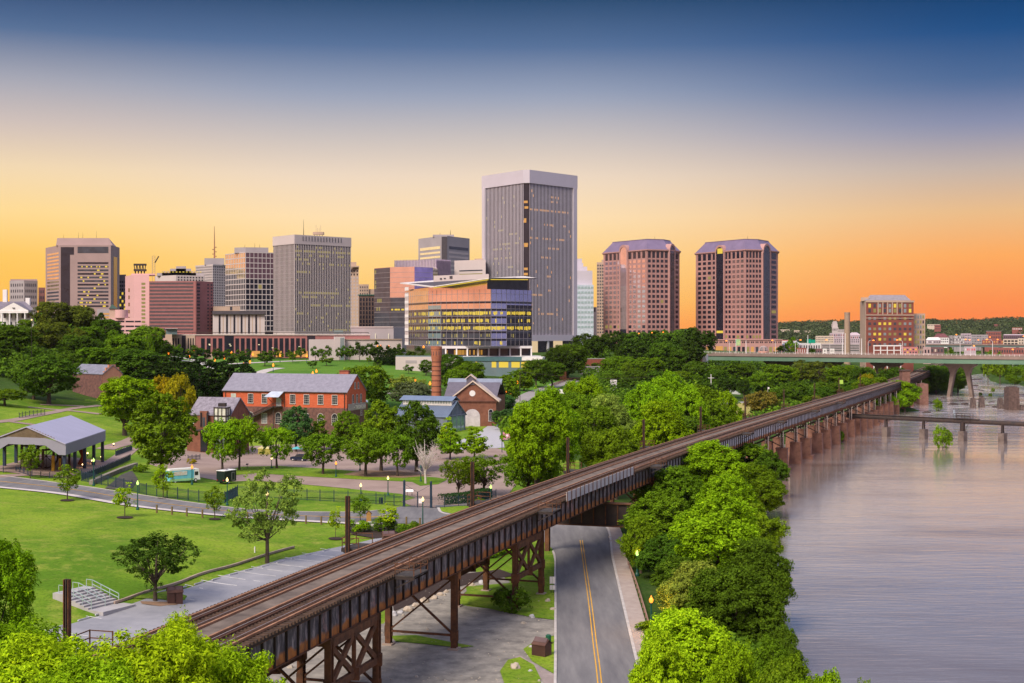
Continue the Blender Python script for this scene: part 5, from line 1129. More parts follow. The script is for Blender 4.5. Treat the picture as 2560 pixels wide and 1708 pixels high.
for v in (4.6,7.6,10.6): framed(t, Fg, v, zt(1008,436),.95,2.3, True, .08,(2,4))
for v in (6.1,8.6): framed(t, Fg, v, zt(972,436),.6,1.7, True, .08,(1,2))
framed(t, Fg, 10.8, zt(1040,436),.9,2.2, True, .1,(2,3))
b = MB(); Fg.box(b, .8, w_-.5, zm-.9, zm+1.3,.12,.2, mat('painted_sign_band', (.33,.28,.28),.9)); b.build('sign_band', t)
cu = bpy.data.curves.new('sign_lettering', 'FONT'); cu.body = '\u2022 TREDEGAR'; cu.size = 1.7; cu.extrude = .03; cu.align_x = 'LEFT'; cu.materials.append(mat('cream_letters', (.72,.68,.62)))
o_ = bpy.data.objects.new('tmp_text', cu); COL.objects.link(o_); bpy.context.view_layer.update(); o = bpy.data.objects.new('sign_lettering', bpy.data.meshes.new_from_object(o_.evaluated_get(bpy.context.evaluated_depsgraph_get()))); COL.objects.link(o); bpy.data.objects.remove(o_); o.parent = t; p = Fg.P(5.0, zm-.55,.24); o.location = p-Vector(woff(t)); o.rotation_euler = (R(90),0, math.atan2(Fg.u.y, Fg.u.x)); o.scale = (.95,1,1)
b = MB(); F.box(b, ux(F, 798), ux(F, 821), ze, zt(926,452),-w_-1.6,-w_-.2, BRK); F.box(b, ux(F, 797), ux(F, 822), zt(926.5,452), zt(925,452),-w_-1.8,-w_, BRICK3); b.build('chimney', t)
# side lean-to at right of gable
b = MB(); b.prism([P2(913,446), P2(919,447), P2(919,456), P2(912,456)], 0, zt(1011,450), BRICK3); b.hexa([(*P2(911,445), zt(1003,446)),(*P2(920,446), zt(1007,446)),(*P2(920,457), zt(1007,446)),(*P2(911,457), zt(1003,446)),(*P2(911,445), zt(1002,446)),(*P2(920,446), zt(1006,446)),(*P2(920,457), zt(1006,446)),(*P2(911,457), zt(1002,446))], _mats['blue_grey_metal']); b.build('side_porch', t)
# small slate-roofed brick wing with glass lift tower
A = P2(474,368); B = P2(576,364.5); t = thing('brick_wing', 'ruined brick wing with patchy slate roof left of the ironworks hall', 'brick building', (A.x+6, A.y+5,0))
F, _ = gable_body(t, A, B, 11,-1,11.0,15.4, BRICK3); quadroof(t, A, B, 11,11.0,15.4, SLATE2,.25)
Fg = Face(F.P(F.L, 0)[:2], F.P(F.L, 0,-11)[:2])
b = MB(); F.box(b, ux(F, 470), ux(F, 505),-1, zt(1044,366),.01,.6, BRICK3); F.box(b, ux(F, 504), ux(F, 522),-1, zt(1028,366),.01,1.0, BRICK3); F.box(b, ux(F, 480), ux(F, 488), zt(1062,366), zt(1048,366),.6,.66, FRAME); b.build('front_wall', t)
b = MB(); F.box(b, ux(F, 506), ux(F, 509.5), zt(1068,365), zt(1032,365),1.0,1.2, GD_); F.box(b, ux(F, 521.5), ux(F, 525), zt(1068,365), zt(1032,365),1.0,1.2, GD_); F.box(b, ux(F, 511), ux(F, 517), zt(1068,365), zt(1044,365),1.0,1.1, GN); F.box(b, ux(F, 506), ux(F, 522), zt(1130,365), zt(1082,365),1.0,1.1, GD_); b.build('doorway', t)
b = MB(); F.box(b, ux(F, 502), ux(F, 534), zt(1077,365), zt(1074,365),.6,3.0, DARK)
for k in range(12): u = ux(F, 502)+k*.32; b.bar(F.P(u, zt(1074,365),2.9), F.P(u, zt(1066,365),2.9),.05, DARK)
b.build('balcony', t)
b = MB(); b.tube([F.P(ux(F, 503), zt(1078,364),3.0), F.P(ux(F, 520), zt(1075,364),3.2), F.P(ux(F, 536), zt(1082,364),3.2)], [.35,.35,.35], DARK, 6); b.build('canopy', t)
t = thing('lift_tower', 'black-framed glass lift tower between the brick wing and the ironworks hall', 'lift tower', (*P2(555,361),0)); Fl = Face(P2(535.5,361), P2(565,359)); Fr_ = Face(P2(565,359), P2(575,363)); zl0, zl1 = 0, zt(1018,360)
b = MB(); b.prism([P2(536,361.3), P2(564.8,359.3), P2(574.6,363), P2(574,366), P2(538,366)], 0, zl1-.2, mat('lift_glass', (.16,.19,.19),.1, spec=.8)); b.build('glazing', t)
b = MB()
for F_, us in ((Fl, (0,.33,.66,1)),(Fr_, (.5,1))):
    for k in us: u = F_.L*k; F_.box(b, u-.12, u+.12,0, zl1,0,.15, DARK)
    for z in (zl1-.3, zt(1041,360), zt(1055,360), zt(1075,360),3,6): F_.box(b, 0, F_.L, z, z+.25,0,.17, DARK)
b.build('frame', t); b = MB()
for F_, k0_, k1_ in ((Fl, .06,.28),(Fl, .39,.62),(Fl, .7,.95),(Fr_, .1,.4),(Fr_, .6,.9)):
    F_.quad(b, F_.L*k0_, F_.L*k1_, zt(1040,360), zt(1022,360),.04, mat('pale_pane', (.50,.52,.46),.2)); F_.quad(b, F_.L*k0_, F_.L*k1_, zt(1054,360), zt(1043,360),.04, _mats['pale_pane'])
tag(b.build('panes', t), kind='stuff')
b = MB(); p = P2(556,363); b.box(p.x-1, p.x+1, p.y-1, p.y+1, zl1, zt(1009,361), DARK); b.build('roof_box', t)
# stepped-gable brick store
Yd = 486; t = thing('stepped_gable_store', 'dark brick store with pink stepped gable at the wood edge', 'brick building', (*P2(240, Yd),9)); A = P2(181, Yd+13); B = P2(257, Yd-2)
F, _ = gable_body(t, A, B, 8,6, zt(935.5, Yd), zt(912.5, Yd+4), BRICK2); quadroof(t, A, B, 8, zt(935.5, Yd), zt(913.5, Yd+4), mat('dark_slate', (.17,.175,.23),.6, var=.2),.2)
PKB = mat('pink_brick', (.45,.20,.14),.9, col2=(.52,.26,.18), vscale=.8); Fg = Face(F.P(F.L, 0)[:2], F.P(F.L, 0,-8)[:2]); zs = zt(935, Yd)
b = MB()
for k, (a, c, y) in enumerate(((0,1,934),(.06,.94,928),(.16,.84,919),(.3,.66,912))): Fg.box(b, Fg.L*a, Fg.L*c, 6 if k == 0 else zt([934,934,928,919][k], Yd), zt(y, Yd),-.8,.02, PKB)
b.build('stepped_gable', t)
# tall factory chimney
Yd = 470; cx = xa(1091, Yd); t = thing('factory_chimney', 'tall tapering round brick factory chimney with dark iron bands', 'chimney', (cx, Yd, 2)); CB = mat('chimney_brick', (.30,.105,.06),.9, col2=(.40,.16,.095), vscale=.8, stretch=(1,1,3)); b = MB()
zt_ = zt(866, Yd); b.lathe((cx, Yd, 1), [(1.9,0),(1.62, zt_-6-1),(1.62, zt_-5.6-1),(1.9, zt_-3.4-1),(1.9, zt_-1.2-1),(2.0, zt_-1-1),(2.0, zt_-1),(1.5, zt_-1)], CB, 24); b.build('shaft', t)
b = MB()
for y in (993,981,967,953,940,928,917,906,897): z = zt(y, Yd); r_ = 1.9-.28*(z-1)/(zt_-7)+.03; b.lathe((cx, Yd, z), [(r_, 0),(r_, .3)], mat('soot_band', (.09,.04,.03)),24)
b.build('band', t); b = MB()
for q in range(12): an = q*math.pi/6; b.bar((cx+1.86*math.cos(an), Yd+1.86*math.sin(an), zt_-3.2),(cx+1.86*math.cos(an), Yd+1.86*math.sin(an), zt_-1.8),.3, BRICK2)
b.build('corbel', t)
# pediment gun foundry
Yd = 447; t = thing('pediment_foundry', 'brick foundry with pediment gable, white round window and arched white door', 'brick building', (*P2(1180, Yd+8),1)); MR = mat('dark_metal_roof', (.115,.105,.14),.5, var=.15); MRL = mat('blue_slate_cap', (.20,.23,.31),.5, var=.1)
A = P2(1113, Yd+9); B = P2(1241, Yd+6); zeR = zt(991, Yd+7); Fb = Face(A, B); b = MB(); Fb.box(b, 0, Fb.L, 0, zeR, -17,0, BRICK3); b.build('wall', t)
quadroof(t, A, B, 17, zeR, zt(950, Yd+16), MR, .3); b = MB(); zr2 = zt(950, Yd+16); s_ = (zr2-zeR)/8.5; 
b.hexa([Fb.P(-.6, zr2-1.55,-6.4), Fb.P(Fb.L+.6, zr2-1.55,-6.4), Fb.P(Fb.L+.6, zr2+.2,-8.5), Fb.P(-.6, zr2+.2,-8.5), Fb.P(-.6, zr2-1.15,-6.4), Fb.P(Fb.L+.6, zr2-1.15,-6.4), Fb.P(Fb.L+.6, zr2+.5,-8.5), Fb.P(-.6, zr2+.5,-8.5)], MRL); b.build('ridge_cap', t)
Fp = Face(P2(1121, Yd+.6), P2(1244, Yd-.4)); zc = zt(1002, Yd); za = zt(955.5, Yd); b = MB(); Fp.box(b, .5, Fp.L-.5,0, zc, -10,0, BRICK3); b.face([Fp.P(0, zc), Fp.P(Fp.L, zc), Fp.P(Fp.L/2, za)], BRICK3); b.face([Fp.P(0, zc, -10), Fp.P(Fp.L/2, za, -10), Fp.P(Fp.L, zc, -10)], BRICK3); b.build('front_wing', t)
b = MB(); CRM = mat('pale_raking_cornice', (.58,.47,.40),.8)
for u, u2 in ((-.6, Fp.L/2),(Fp.L+.6, Fp.L/2)):
    b.hexa([Fp.P(u, zc-.5,.7), Fp.P(u2, za+.15,.7), Fp.P(u2, za+.15,-10), Fp.P(u, zc-.5,-10), Fp.P(u, zc, .7), Fp.P(u2, za+.65,.7), Fp.P(u2, za+.65,-10), Fp.P(u, zc, -10)], CRM)
b.build('roof', t); b = MB(); Fp.box(b, .2, Fp.L-.2, zc-.5, zc-.15,0,.35, BRICK3); Fp.box(b, .2, Fp.L-.2, zc-.15, zc, 0,.5, BRICK2); b.build('cornice', t)
uc = ux(Fp, 1181); b = MB(); b.face([Fp.P(uc+1.02*math.cos(q), zt(983.6, Yd)+1.02*math.sin(q),.08) for q in np.linspace(0,2*math.pi, 17)[:-1]], WHT); b.build('round_window', t)
b = MB(); dz = zt(1042, Yd); Fp.box(b, uc-2.6, uc+2.6,.8, dz, 0,.1, mat('pale_lilac_door', (.50,.46,.50))); b.face([Fp.P(uc+2.6*math.cos(q), dz+2.6*math.sin(q),.1) for q in np.linspace(0, math.pi, 13)], _mats['pale_lilac_door']); b.build('door', t)
framed(t, Fp, ux(Fp, 1227), zt(1052, Yd),1.3,3.2, True, .1,(1,7))
b = MB(); c0 = P2(1176, Yd+3); Fq_ = Face(P2(1163, Yd-.5), P2(1189.5, Yd-.5)); zq = zt(955, Yd); Fq_.box(b, .4, Fq_.L-.4, zq-1, zq+1.0,-9,-.4, MR)
for u, u2 in ((-.2, Fq_.L/2),(Fq_.L+.2, Fq_.L/2)):
    b.hexa([Fq_.P(u, zq+.7,0), Fq_.P(u2, zq+2.2,0), Fq_.P(u2, zq+2.2,-9.5), Fq_.P(u, zq+.7,-9.5), Fq_.P(u, zq+.95,0), Fq_.P(u2, zq+2.5,0), Fq_.P(u2, zq+2.5,-9.5), Fq_.P(u, zq+.95,-9.5)], CRM)
b.face([Fq_.P(.3, zq+.7,-.35), Fq_.P(Fq_.L-.3, zq+.7,-.35), Fq_.P(Fq_.L/2, zq+2.2,-.35)], MR); b.build('roof_monitor', t)
# blue metal roofed hall
A = P2(988,432); B = P2(1118,424); t = thing('metal_roofed_hall', 'long hall with blue-grey standing seam roof and clerestory strip beside the chimney', 'building', (*P2(1060,434),0)); BLR = mat('blue_seam_roof', (.15,.20,.30),.45, var=.1, metal=.2)
F, _ = gable_body(t, A, B, 13,-.5, zt(1041,426), zt(1004,432), mat('grey_blue_wall', (.14,.16,.22))); quadroof(t, A, B, 13, zt(1041,426), zt(1004,432), BLR, .4)
b = MB(); s_ = (zt(1004,432)-zt(1041,426))/6.5
for k in range(34): u = F.L*k/33; b.bar(F.P(u, zt(1041,426)+.3,.3), F.P(u, zt(1004,432)+.27,-6.4),.07, MRL, .1)
b.build('roof_seam', t); zc = zt(1004,432); b = MB(); F.box(b, .5, F.L*.97, zc-1.2, zc+.4,-9,-4.2, FRAME); b.build('clerestory', t); b = MB()
for k in range(18): F.box(b, .7+k*(F.L*.96-.7)/18,.55+(k+1)*(F.L*.96-.7)/18-.25, zc-.55, zc+.25,-4.2,-4.12, mat('clerestory_pane', (.22,.25,.24),.2))
b.build('clerestory_glazing', t); quadroof(t, F.P(-.3,0,-4.0)[:2], F.P(F.L*.98,0,-4.0)[:2], 5.2, zc+.42, zc+1.6, BLR, .3, 'monitor_roof', .15)
Fg = Face(F.P(F.L, 0)[:2], F.P(F.L, 0,-13)[:2]); b = MB()
for v in (1,3.5,6.5,9.5,12): Fg.box(b, v-.15, v+.15,0, zt(1041,426)+min(v, 13-v)*s_*.95,0,.2, MRL)
Fg.box(b, 0,13, zt(1041,426), zt(1041,426)+.3,0,.22, MRL); Fg.box(b, .8,12.2,.5, zt(1043,426),.0,.1, GT); b.build('gable_frame', t)

# ================================================================ steel pavilion
FR = Vector((-95,281)); FLp = Vector((-114.6,289)); du = Vector((-3.2,38)).normalized(); Lp = 38.0
t = thing('pavilion', 'large open steel pavilion with pale lilac gable roof and deep fascia', 'pavilion', ((FR.x+FLp.x)/2,300,3)); PR = mat('pavilion_roof', (.34,.335,.45),.5, var=.05, vscale=.2); PF = mat('pavilion_fascia', (.24,.24,.30),.6, var=.05); NAVY = mat('navy_steel', (.02,.035,.07),.5)
F = Face(FLp, FR); zE, zRi, zF = 10.2,13.6,7.75
def PP(u, v, z): p = FLp+(FR-FLp)*u+du*v; return Vector((p.x, p.y, z))
b = MB()
for u0, u1, za, zb_ in ((0,.5, zE, zRi),(.5,1, zRi, zE)): b.hexa([PP(u0,-.3, za-.2), PP(u1,-.3, zb_-.2), PP(u1, Lp+.3, zb_-.2), PP(u0, Lp+.3, za-.2), PP(u0,-.3, za), PP(u1,-.3, zb_), PP(u1, Lp+.3, zb_), PP(u0, Lp+.3, za)], PR)
b.build('roof', t); b = MB()
for u, s_ in ((0,-1),(1,1)): b.hexa([PP(u, 0, zF), PP(u, Lp, zF), PP(u-s_*.012, Lp, zF), PP(u-s_*.012,0, zF), PP(u, 0, zE-.2), PP(u, Lp, zE-.2), PP(u-s_*.012, Lp, zE-.2), PP(u-s_*.012,0, zE-.2)], PF)
for v in (.0, Lp-.2):
    def rp(u): return zE+(zRi-zE)*(1-abs(u-.5)*2)-.22
    prof = [(0.012, zF),(.13, zF+.1),(.24, zE-.75),(.76, zE-.75),(.87, zF+.1),(.988, zF),(.988, rp(.988)),(.72, rp(.72)),(.28, rp(.28)),(.012, rp(.012))]
    for q in range(1): pass
    for (ua, za),(ub, zb_) in zip([(0.012, zF),(.09, zF),(.26, zE-.55),(.74, zE-.55),(.91, zF)], [(.09, zF),(.26, zE-.55),(.74, zE-.55),(.91, zF),(.988, zF)]):
        ta = min(rp(ua), zE+1.0); tb = min(rp(ub), zE+1.0); b.hexa([PP(ua, v, za), PP(ub, v, zb_), PP(ub, v+.18, zb_), PP(ua, v+.18, za), PP(ua, v, ta), PP(ub, v, tb), PP(ub, v+.18, tb), PP(ua, v+.18, ta)], PF)
b.build('fascia', t); b = MB(); LV = mat('gable_slats', (.20,.15,.10),.8, var=.2)
for k in range(9):
    z = zE+.98+k*.24; hw = .5-(z-zE)/(zRi-zE)*.5
    if hw > .02: b.hexa([PP(.5-hw, .1, z), PP(.5+hw, .1, z), PP(.5+hw, .2, z), PP(.5-hw, .2, z), PP(.5-hw, .02, z+.2), PP(.5+hw, .02, z+.2), PP(.5+hw, .14, z+.2), PP(.5-hw, .14, z+.2)], LV)
b.build('gable_slats', t)
for u in (.03,.97):
    for k in range(5): p = PP(u, 1+k*(Lp-2)/4,0); b = MB(); b.bar((p.x, p.y, H(p.x, p.y)-.2),(p.x, p.y, zF+1.2),.62, NAVY); b.build('post', t)
b = MB()
for k in range(5): v = 1+k*(Lp-2)/4; b.bar(PP(.03, v, zF+.9), PP(.5, v, zRi-1.2),.3, DARK, .4); b.bar(PP(.97, v, zF+.9), PP(.5, v, zRi-1.2),.3, DARK, .4)
b.build('rafter', t)
sheet('concrete_apron', [PP(u, v, 0)[:2] for u, v in ((-.02,-1),(1.04,-1),(1.04, Lp+2),(-.02, Lp+2))], BRICKP, .14,4)
# machinery on show under the roof
t = thing('mill_machinery', 'rusty mill machinery frames and wheel on show under the steel pavilion', 'machinery', (-104,300,3)); IR = mat('machine_iron', (.03,.025,.022),.6, col2=(.09,.045,.03), vscale=2); YEL = mat('yellow_paint', (.45,.27,.02),.6)
b = MB()
for u, v, h in ((.30,8,6.8),(.42,8,6.8),(.30,14,6.4),(.42,14,6.4),(.55,10,5.5),(.66,12,5.5),(.75,20,5.8),(.6,22,6.2)): p = PP(u, v, 0); g_ = H(p.x, p.y); b.bar((p.x, p.y, g_),(p.x, p.y, g_+h-.8),.45, IR)
for a, c in (((.30,8,8.6),(.42,8,8.6)),((.3,14,8.2),(.42,14,8.2)),((.3,8,6.4),(.3,14,6.4)),((.42,8,6.4),(.42,14,6.4)),((.55,10,7.6),(.75,20,7.6)),((.3,8,5),(.42,8,5))): b.bar(PP(*a), PP(*c),.4, IR)
b.build('frame', t); b = MB(); c = PP(.56,12,6.1)
for q in range(24):
    a1, a2 = q*math.pi/12,(q+1)*math.pi/12; b.bar(c+Vector((math.cos(a1)*2.6,.3*math.cos(a1), math.sin(a1)*2.6)), c+Vector((math.cos(a2)*2.6,.3*math.cos(a2), math.sin(a2)*2.6)),.5, IR, .35)
for q in range(4): a1 = q*math.pi/4; d_ = Vector((math.cos(a1)*2.6,.3*math.cos(a1), math.sin(a1)*2.6)); b.bar(c-d_, c+d_, .16, IR)
b.build('flywheel', t); b = MB(); p = PP(.7,9,3); b.bar(p, p+Vector((0,0,3.6)),.55, YEL); b.bar(p+Vector((.8,2,0)), p+Vector((.8,2,2.8)),.4, YEL); b.build('yellow_column', t)
b = MB(); p = PP(.85,24,3.2); b.tube([p+Vector((0,0,0)), p+Vector((.6,0,2)), p+Vector((-.2,0,3.6)), p+Vector((-1.2,0,4.2))], [.8,.6,.5,.3], mat('machine_red', (.14,.03,.015)),8); b.build('curved_arm', t)
b = MB()
for k in range(7): p = PP(.34+.012*k, 6+k*.4,0); p.z = H(p.x, p.y)+.3; b.bar(p, p+Vector((0,0,3.2)),.18, mat('pale_lath', (.34,.28,.24)))
b.build('lath_screen', t)
# ================================================================ highway bridge
BA = Vector((xa(1752,822),822)); BB = Vector((xa(2760,682),682)); F = Face(BA, BB); DZ = 20.3
GRN = mat('green_girder', (.085,.165,.12),.6, col2=(.12,.21,.155), vscale=.1); BCON = mat('bridge_concrete', (.17,.13,.115),.85, col2=(.25,.19,.17), vscale=.12); PCON = mat('pier_concrete', (.12,.09,.08),.9, col2=(.20,.155,.14), vscale=.25)
t = thing('highway_bridge', 'wide highway bridge with green steel girders and arched concrete piers over the river', 'highway bridge', (F.P(F.L/2,0).x, F.P(F.L/2,0).y, DZ))
b = MB(); F.box(b, -6, F.L, DZ-1.0, DZ-.1,-26,-.3, BCON); b.build('deck', t)
b = MB(); F.box(b, -6, F.L, DZ-1.15, DZ+.35,-.3,.4, BCON); F.box(b, -6, F.L, DZ-1.3, DZ-1.16,.0,.5, DARK); b.build('parapet', t)
b = MB(); F.box(b, -6, F.L, DZ-.1, DZ+.6,-26.6,-26, BCON); b.build('parapet', t)
for d_ in (.2,-7,-13,-19,-25): b = MB(); F.box(b, -6, F.L, DZ-3.7, DZ-1.31, d_-.5, d_-.05, GRN); F.box(b, -6, F.L, DZ-3.8, DZ-3.7, d_-.7, d_+.15, GRN); b.build('girder', t)
b = MB(); k = 0
while k*2.6 < F.L: u = k*2.6; b.bar(F.P(u, DZ+.5,.1), F.P(u, DZ+1.6,.1),.12, WHT); k += 1
for z in (DZ+1.0, DZ+1.55): b.bar(F.P(0, z, .1), F.P(F.L, z, .1),.07, WHT)
b.build('railing', t)
def ypier(xc, hw=41, zg=-5):
    uc = ux(F, xc); w2 = hw*F.P(uc, 0).y/F_PX; zt_ = DZ-3.8; b = MB()
    for d0 in (-9,):
        prof_o = [(w2, zt_),(w2, zt_-.9),(w2*.72, zt_-2.6),(w2*.60, zt_-6),(w2*.72, zt_-14),(w2*.86, zg)]
        prof_i = [(0, zt_-1.4),(0, zt_-1.6),(w2*.22, zt_-3.2),(w2*.34, zt_-6),(w2*.52, zt_-14),(w2*.66, zg)]
        for s_ in (-1,1):
            for (ao, zo),(bo, zo2),(ai, zi),(bi, zi2) in zip(prof_o, prof_o[1:], prof_i, prof_i[1:]):
                b.hexa([F.P(uc+s_*bo, zo2, d0), F.P(uc+s_*bi, zi2, d0), F.P(uc+s_*bi, zi2, d0-3.2), F.P(uc+s_*bo, zo2, d0-3.2), F.P(uc+s_*ao, zo, d0), F.P(uc+s_*ai, zi, d0), F.P(uc+s_*ai, zi, d0-3.2), F.P(uc+s_*ao, zo, d0-3.2)], PCON)
            b.hexa([F.P(uc+s_*w2, zt_-.9, d0-.01), F.P(uc, zt_-1.5, d0-.01), F.P(uc, zt_-1.5, d0-3.19), F.P(uc+s_*w2, zt_-.9, d0-3.19), F.P(uc+s_*w2, zt_-.01, d0-.01), F.P(uc, zt_-.01, d0-.01), F.P(uc, zt_-.01, d0-3.19), F.P(uc+s_*w2, zt_-.01, d0-3.19)], PCON)
    b.build('pier', t)
for x in (2386,2200,2050,1930): ypier(x)
# street lamps, sign gantries and flagpoles on the bridge
def bridge_lamp(x, ytop, arm, lab, y_c='LIT2'):
    uc = ux(F, x); p = F.P(uc, DZ+.5,-.9); zt_ = zt(ytop, p.y); q = thing('street_lamp', lab, 'street lamp', p, 'lamps on the highway bridge'); b = MB()
    b.tube([p, Vector((p.x, p.y, zt_-1)), Vector((p.x+arm*.5, p.y, zt_+.2)), Vector((p.x+arm*1.5, p.y, zt_+.3))], [.2,.13,.1,.08], mat('galvanised', (.55,.52,.54),.5),6); b.build('pole', q)
    b = MB(); e = Vector((p.x+arm*1.9, p.y, zt_+.2)); b.lathe(e, [(.1,-.25),(.55,-.2),(.6,.1),(.2,.35)], mat('sodium_globe', (1,.26,.03), emit=3.0),8); b.build('lamp_head', q)
for x, y, a, lab in ((1822,853,-1, 'bridge lamp left of the green banner sign before the right twin'),(1937,852,-1, 'bridge lamp standing right of the domed gazebo'),(1987,851,1.6, 'bridge lamp between the gazebo and the green road sign'),(2073,851,-1, 'short lamp between green road sign and tall flagpoles'),(2169,852,1.6, 'bridge lamp at the left foot of the red brick tower'),(2255,851,-1.6, 'bridge lamp in front of the red brick tower'),(2399,850,1.6, 'bridge lamp directly above the right arched pier'),(2425,866,1, 'short bridge lamp right of the one above the pier'),(2480,850,-1.6, 'bridge lamp nearest the right edge of the picture')):
    bridge_lamp(x, y, a, lab)
for x, yt, lab in ((2096,833, 'left one of two close white poles before the beige chimney'),(2103,833, 'right one of two close white poles before the beige chimney'),(2144,846, 'thick white pole just left of the red brick tower'),(2009,838, 'slim white mast left of the green road sign'),(1854,851, 'slim white pole holding a small red-framed panel')):
    uc = ux(F, x); p = F.P(uc, DZ+.5,-6); b = MB(); b.tube([p, Vector((p.x, p.y, zt(yt, p.y)))], [.28,.16], WHT, 6)
    tag(b.build('pole', loc=p), lab, 'pole')
uc = ux(F, 1836); p = F.P(uc, DZ+.5,-2); t = thing('banner_sign', 'green and cream banner sign on a white pole before the right twin', 'banner sign', p); b = MB(); b.bar(p, (p.x, p.y, zt(848, p.y)),.25, WHT); b.build('pole', t)
b = MB(); b.box(p.x+.1, p.x+2.8, p.y-.1, p.y, zt(864, p.y), zt(848, p.y), mat('banner_green', (.10,.42,.20),.6, col2=(.60,.62,.30), vscale=.9)); b.build('panel', t)
p = P2(2017,1050); t = thing('road_sign', 'big green overhead road sign left of the cream buildings', 'road sign', (p.x, p.y, 5)); b = MB(); b.bar((p.x+3, p.y+1,0),(p.x+3, p.y+1, zt(852,1050)),.4, ST_G); b.build('post', t)
b = MB(); b.box(p.x, p.x+3.4, p.y, p.y+.2, zt(858.6,1050), zt(848,1050), mat('sign_green', (.0,.30,.20),.5)); b.box(p.x+3.6, p.x+6.8, p.y, p.y+.2, zt(858,1050), zt(849.5,1050), _mats['sign_green']); b.build('panel', t)
# domed gazebo
p = P2(1908.5,842); t = thing('gazebo', 'wire-domed gazebo with orange-lit base behind the bridge railing', 'gazebo', (p.x, p.y, DZ-2)); b = MB(); zb_, zt_ = zt(878,842), zt(864,842)
for q in range(12):
    a = q*math.pi/6
    for j in range(5):
        e0, e1 = j*.3,(j+1)*.3; b.bar((p.x+3.2*math.cos(e0)*math.cos(a), p.y+3.2*math.cos(e0)*math.sin(a), zb_+3.3*math.sin(e0)),(p.x+3.2*math.cos(e1)*math.cos(a), p.y+3.2*math.cos(e1)*math.sin(a), zb_+3.3*math.sin(e1)),.16, ST_W)
for j in range(5):
    e0 = j*.29; r_ = 3.2*math.cos(e0)
    for q in range(16): a, c = q*math.pi/8,(q+1)*math.pi/8; b.bar((p.x+r_*math.cos(a), p.y+r_*math.sin(a), zb_+3.3*math.sin(e0)),(p.x+r_*math.cos(c), p.y+r_*math.sin(c), zb_+3.3*math.sin(e0)),.25, ST_W)
b.build('dome', t); b = MB(); b.lathe((p.x, p.y, zb_-.9), [(3.5,0),(3.5,.8)], mat('gazebo_base', (.55,.22,.15)),16); b.build('base', t)
for q in range(6): b = MB(); a = q*math.pi/3; b.bar((p.x+3*math.cos(a), p.y+3*math.sin(a), zb_-4.5),(p.x+3*math.cos(a), p.y+3*math.sin(a), zb_-.85),.5, _mats['gazebo_base']); b.build('post', t)
# ================================================================ pipeline footbridge
PA = Vector((xa(2118,463),463)); PB = Vector((xa(2640,414),414)); Fp = Face(PA, PB); PZ = 4.8; t = thing('pipeline_bridge', 'dark pipeline footbridge on concrete piers crossing the river', 'footbridge', (Fp.P(Fp.L/2,0).x, Fp.P(Fp.L/2,0).y, PZ))
b = MB(); b.tube([Fp.P(0, PZ-.2,0), Fp.P(Fp.L, PZ-.2,0)], [.75,.75], DARK, 12); b.build('pipe', t)
b = MB(); Fp.box(b, 0, Fp.L*.66, PZ+.5, PZ+.65,-.7,.7, DARK); b.build('walkway', t); b = MB(); k = 0
while k*2.2 < Fp.L*.66:
    for d_ in (-.65,.65): b.bar(Fp.P(k*2.2, PZ+.6, d_), Fp.P(k*2.2, PZ+1.7, d_),.05, DARK)
    k += 1
for d_ in (-.65,.65):
    for z in (PZ+1.15, PZ+1.7): b.bar(Fp.P(0, z, d_), Fp.P(Fp.L*.66, z, d_),.045, DARK)
b.build('railing', t)
PC2 = mat('wet_pier_concrete', (.08,.06,.055),.9, col2=(.16,.13,.12), vscale=.6)
for x in (2215,2308.5,2406,2506,2600):
    u = ux(Fp, x); b = MB(); Fp.box(b, u-.95, u+.95,-5,1.35,-1.6,1.2, PC2); b.build('pier', t)
    b = MB(); 
    for d_ in (-.9,.6): b.bar(Fp.P(u, 1.3, d_), Fp.P(u, PZ-.3, d_*.6),.4 if x != 2406 else .9, DARK)
    if x == 2308.5 or x == 2215: b.bar(Fp.P(u, 3,.3), Fp.P(u+2.4, PZ-.6,.3),.18, DARK); 
    b.build('bearing_post', t)
b = MB(); u0, u1 = ux(Fp, 2388), ux(Fp, 2429)
for z in (PZ+.7, PZ+1.5, PZ+2.3):
    for d_ in (-1.1,1.1): b.bar(Fp.P(u0, z, d_), Fp.P(u1, z, d_),.12, DARK)
for u in (u0,(u0+u1)/2, u1):
    for d_ in (-1.1,1.1): b.bar(Fp.P(u, PZ, d_), Fp.P(u, PZ+2.3, d_),.14, DARK)
b.bar(Fp.P(u1, PZ+.6,1.1), Fp.P(u1-1.8,1.6,.8),.12, DARK)
for u in (u0-.6, u0-.2): b.bar(Fp.P(u, PZ, 0), Fp.P(u, PZ+3.4,0),.1, mat('pale_blue_post', (.4,.5,.6)))
b.build('lookout_frame', t)
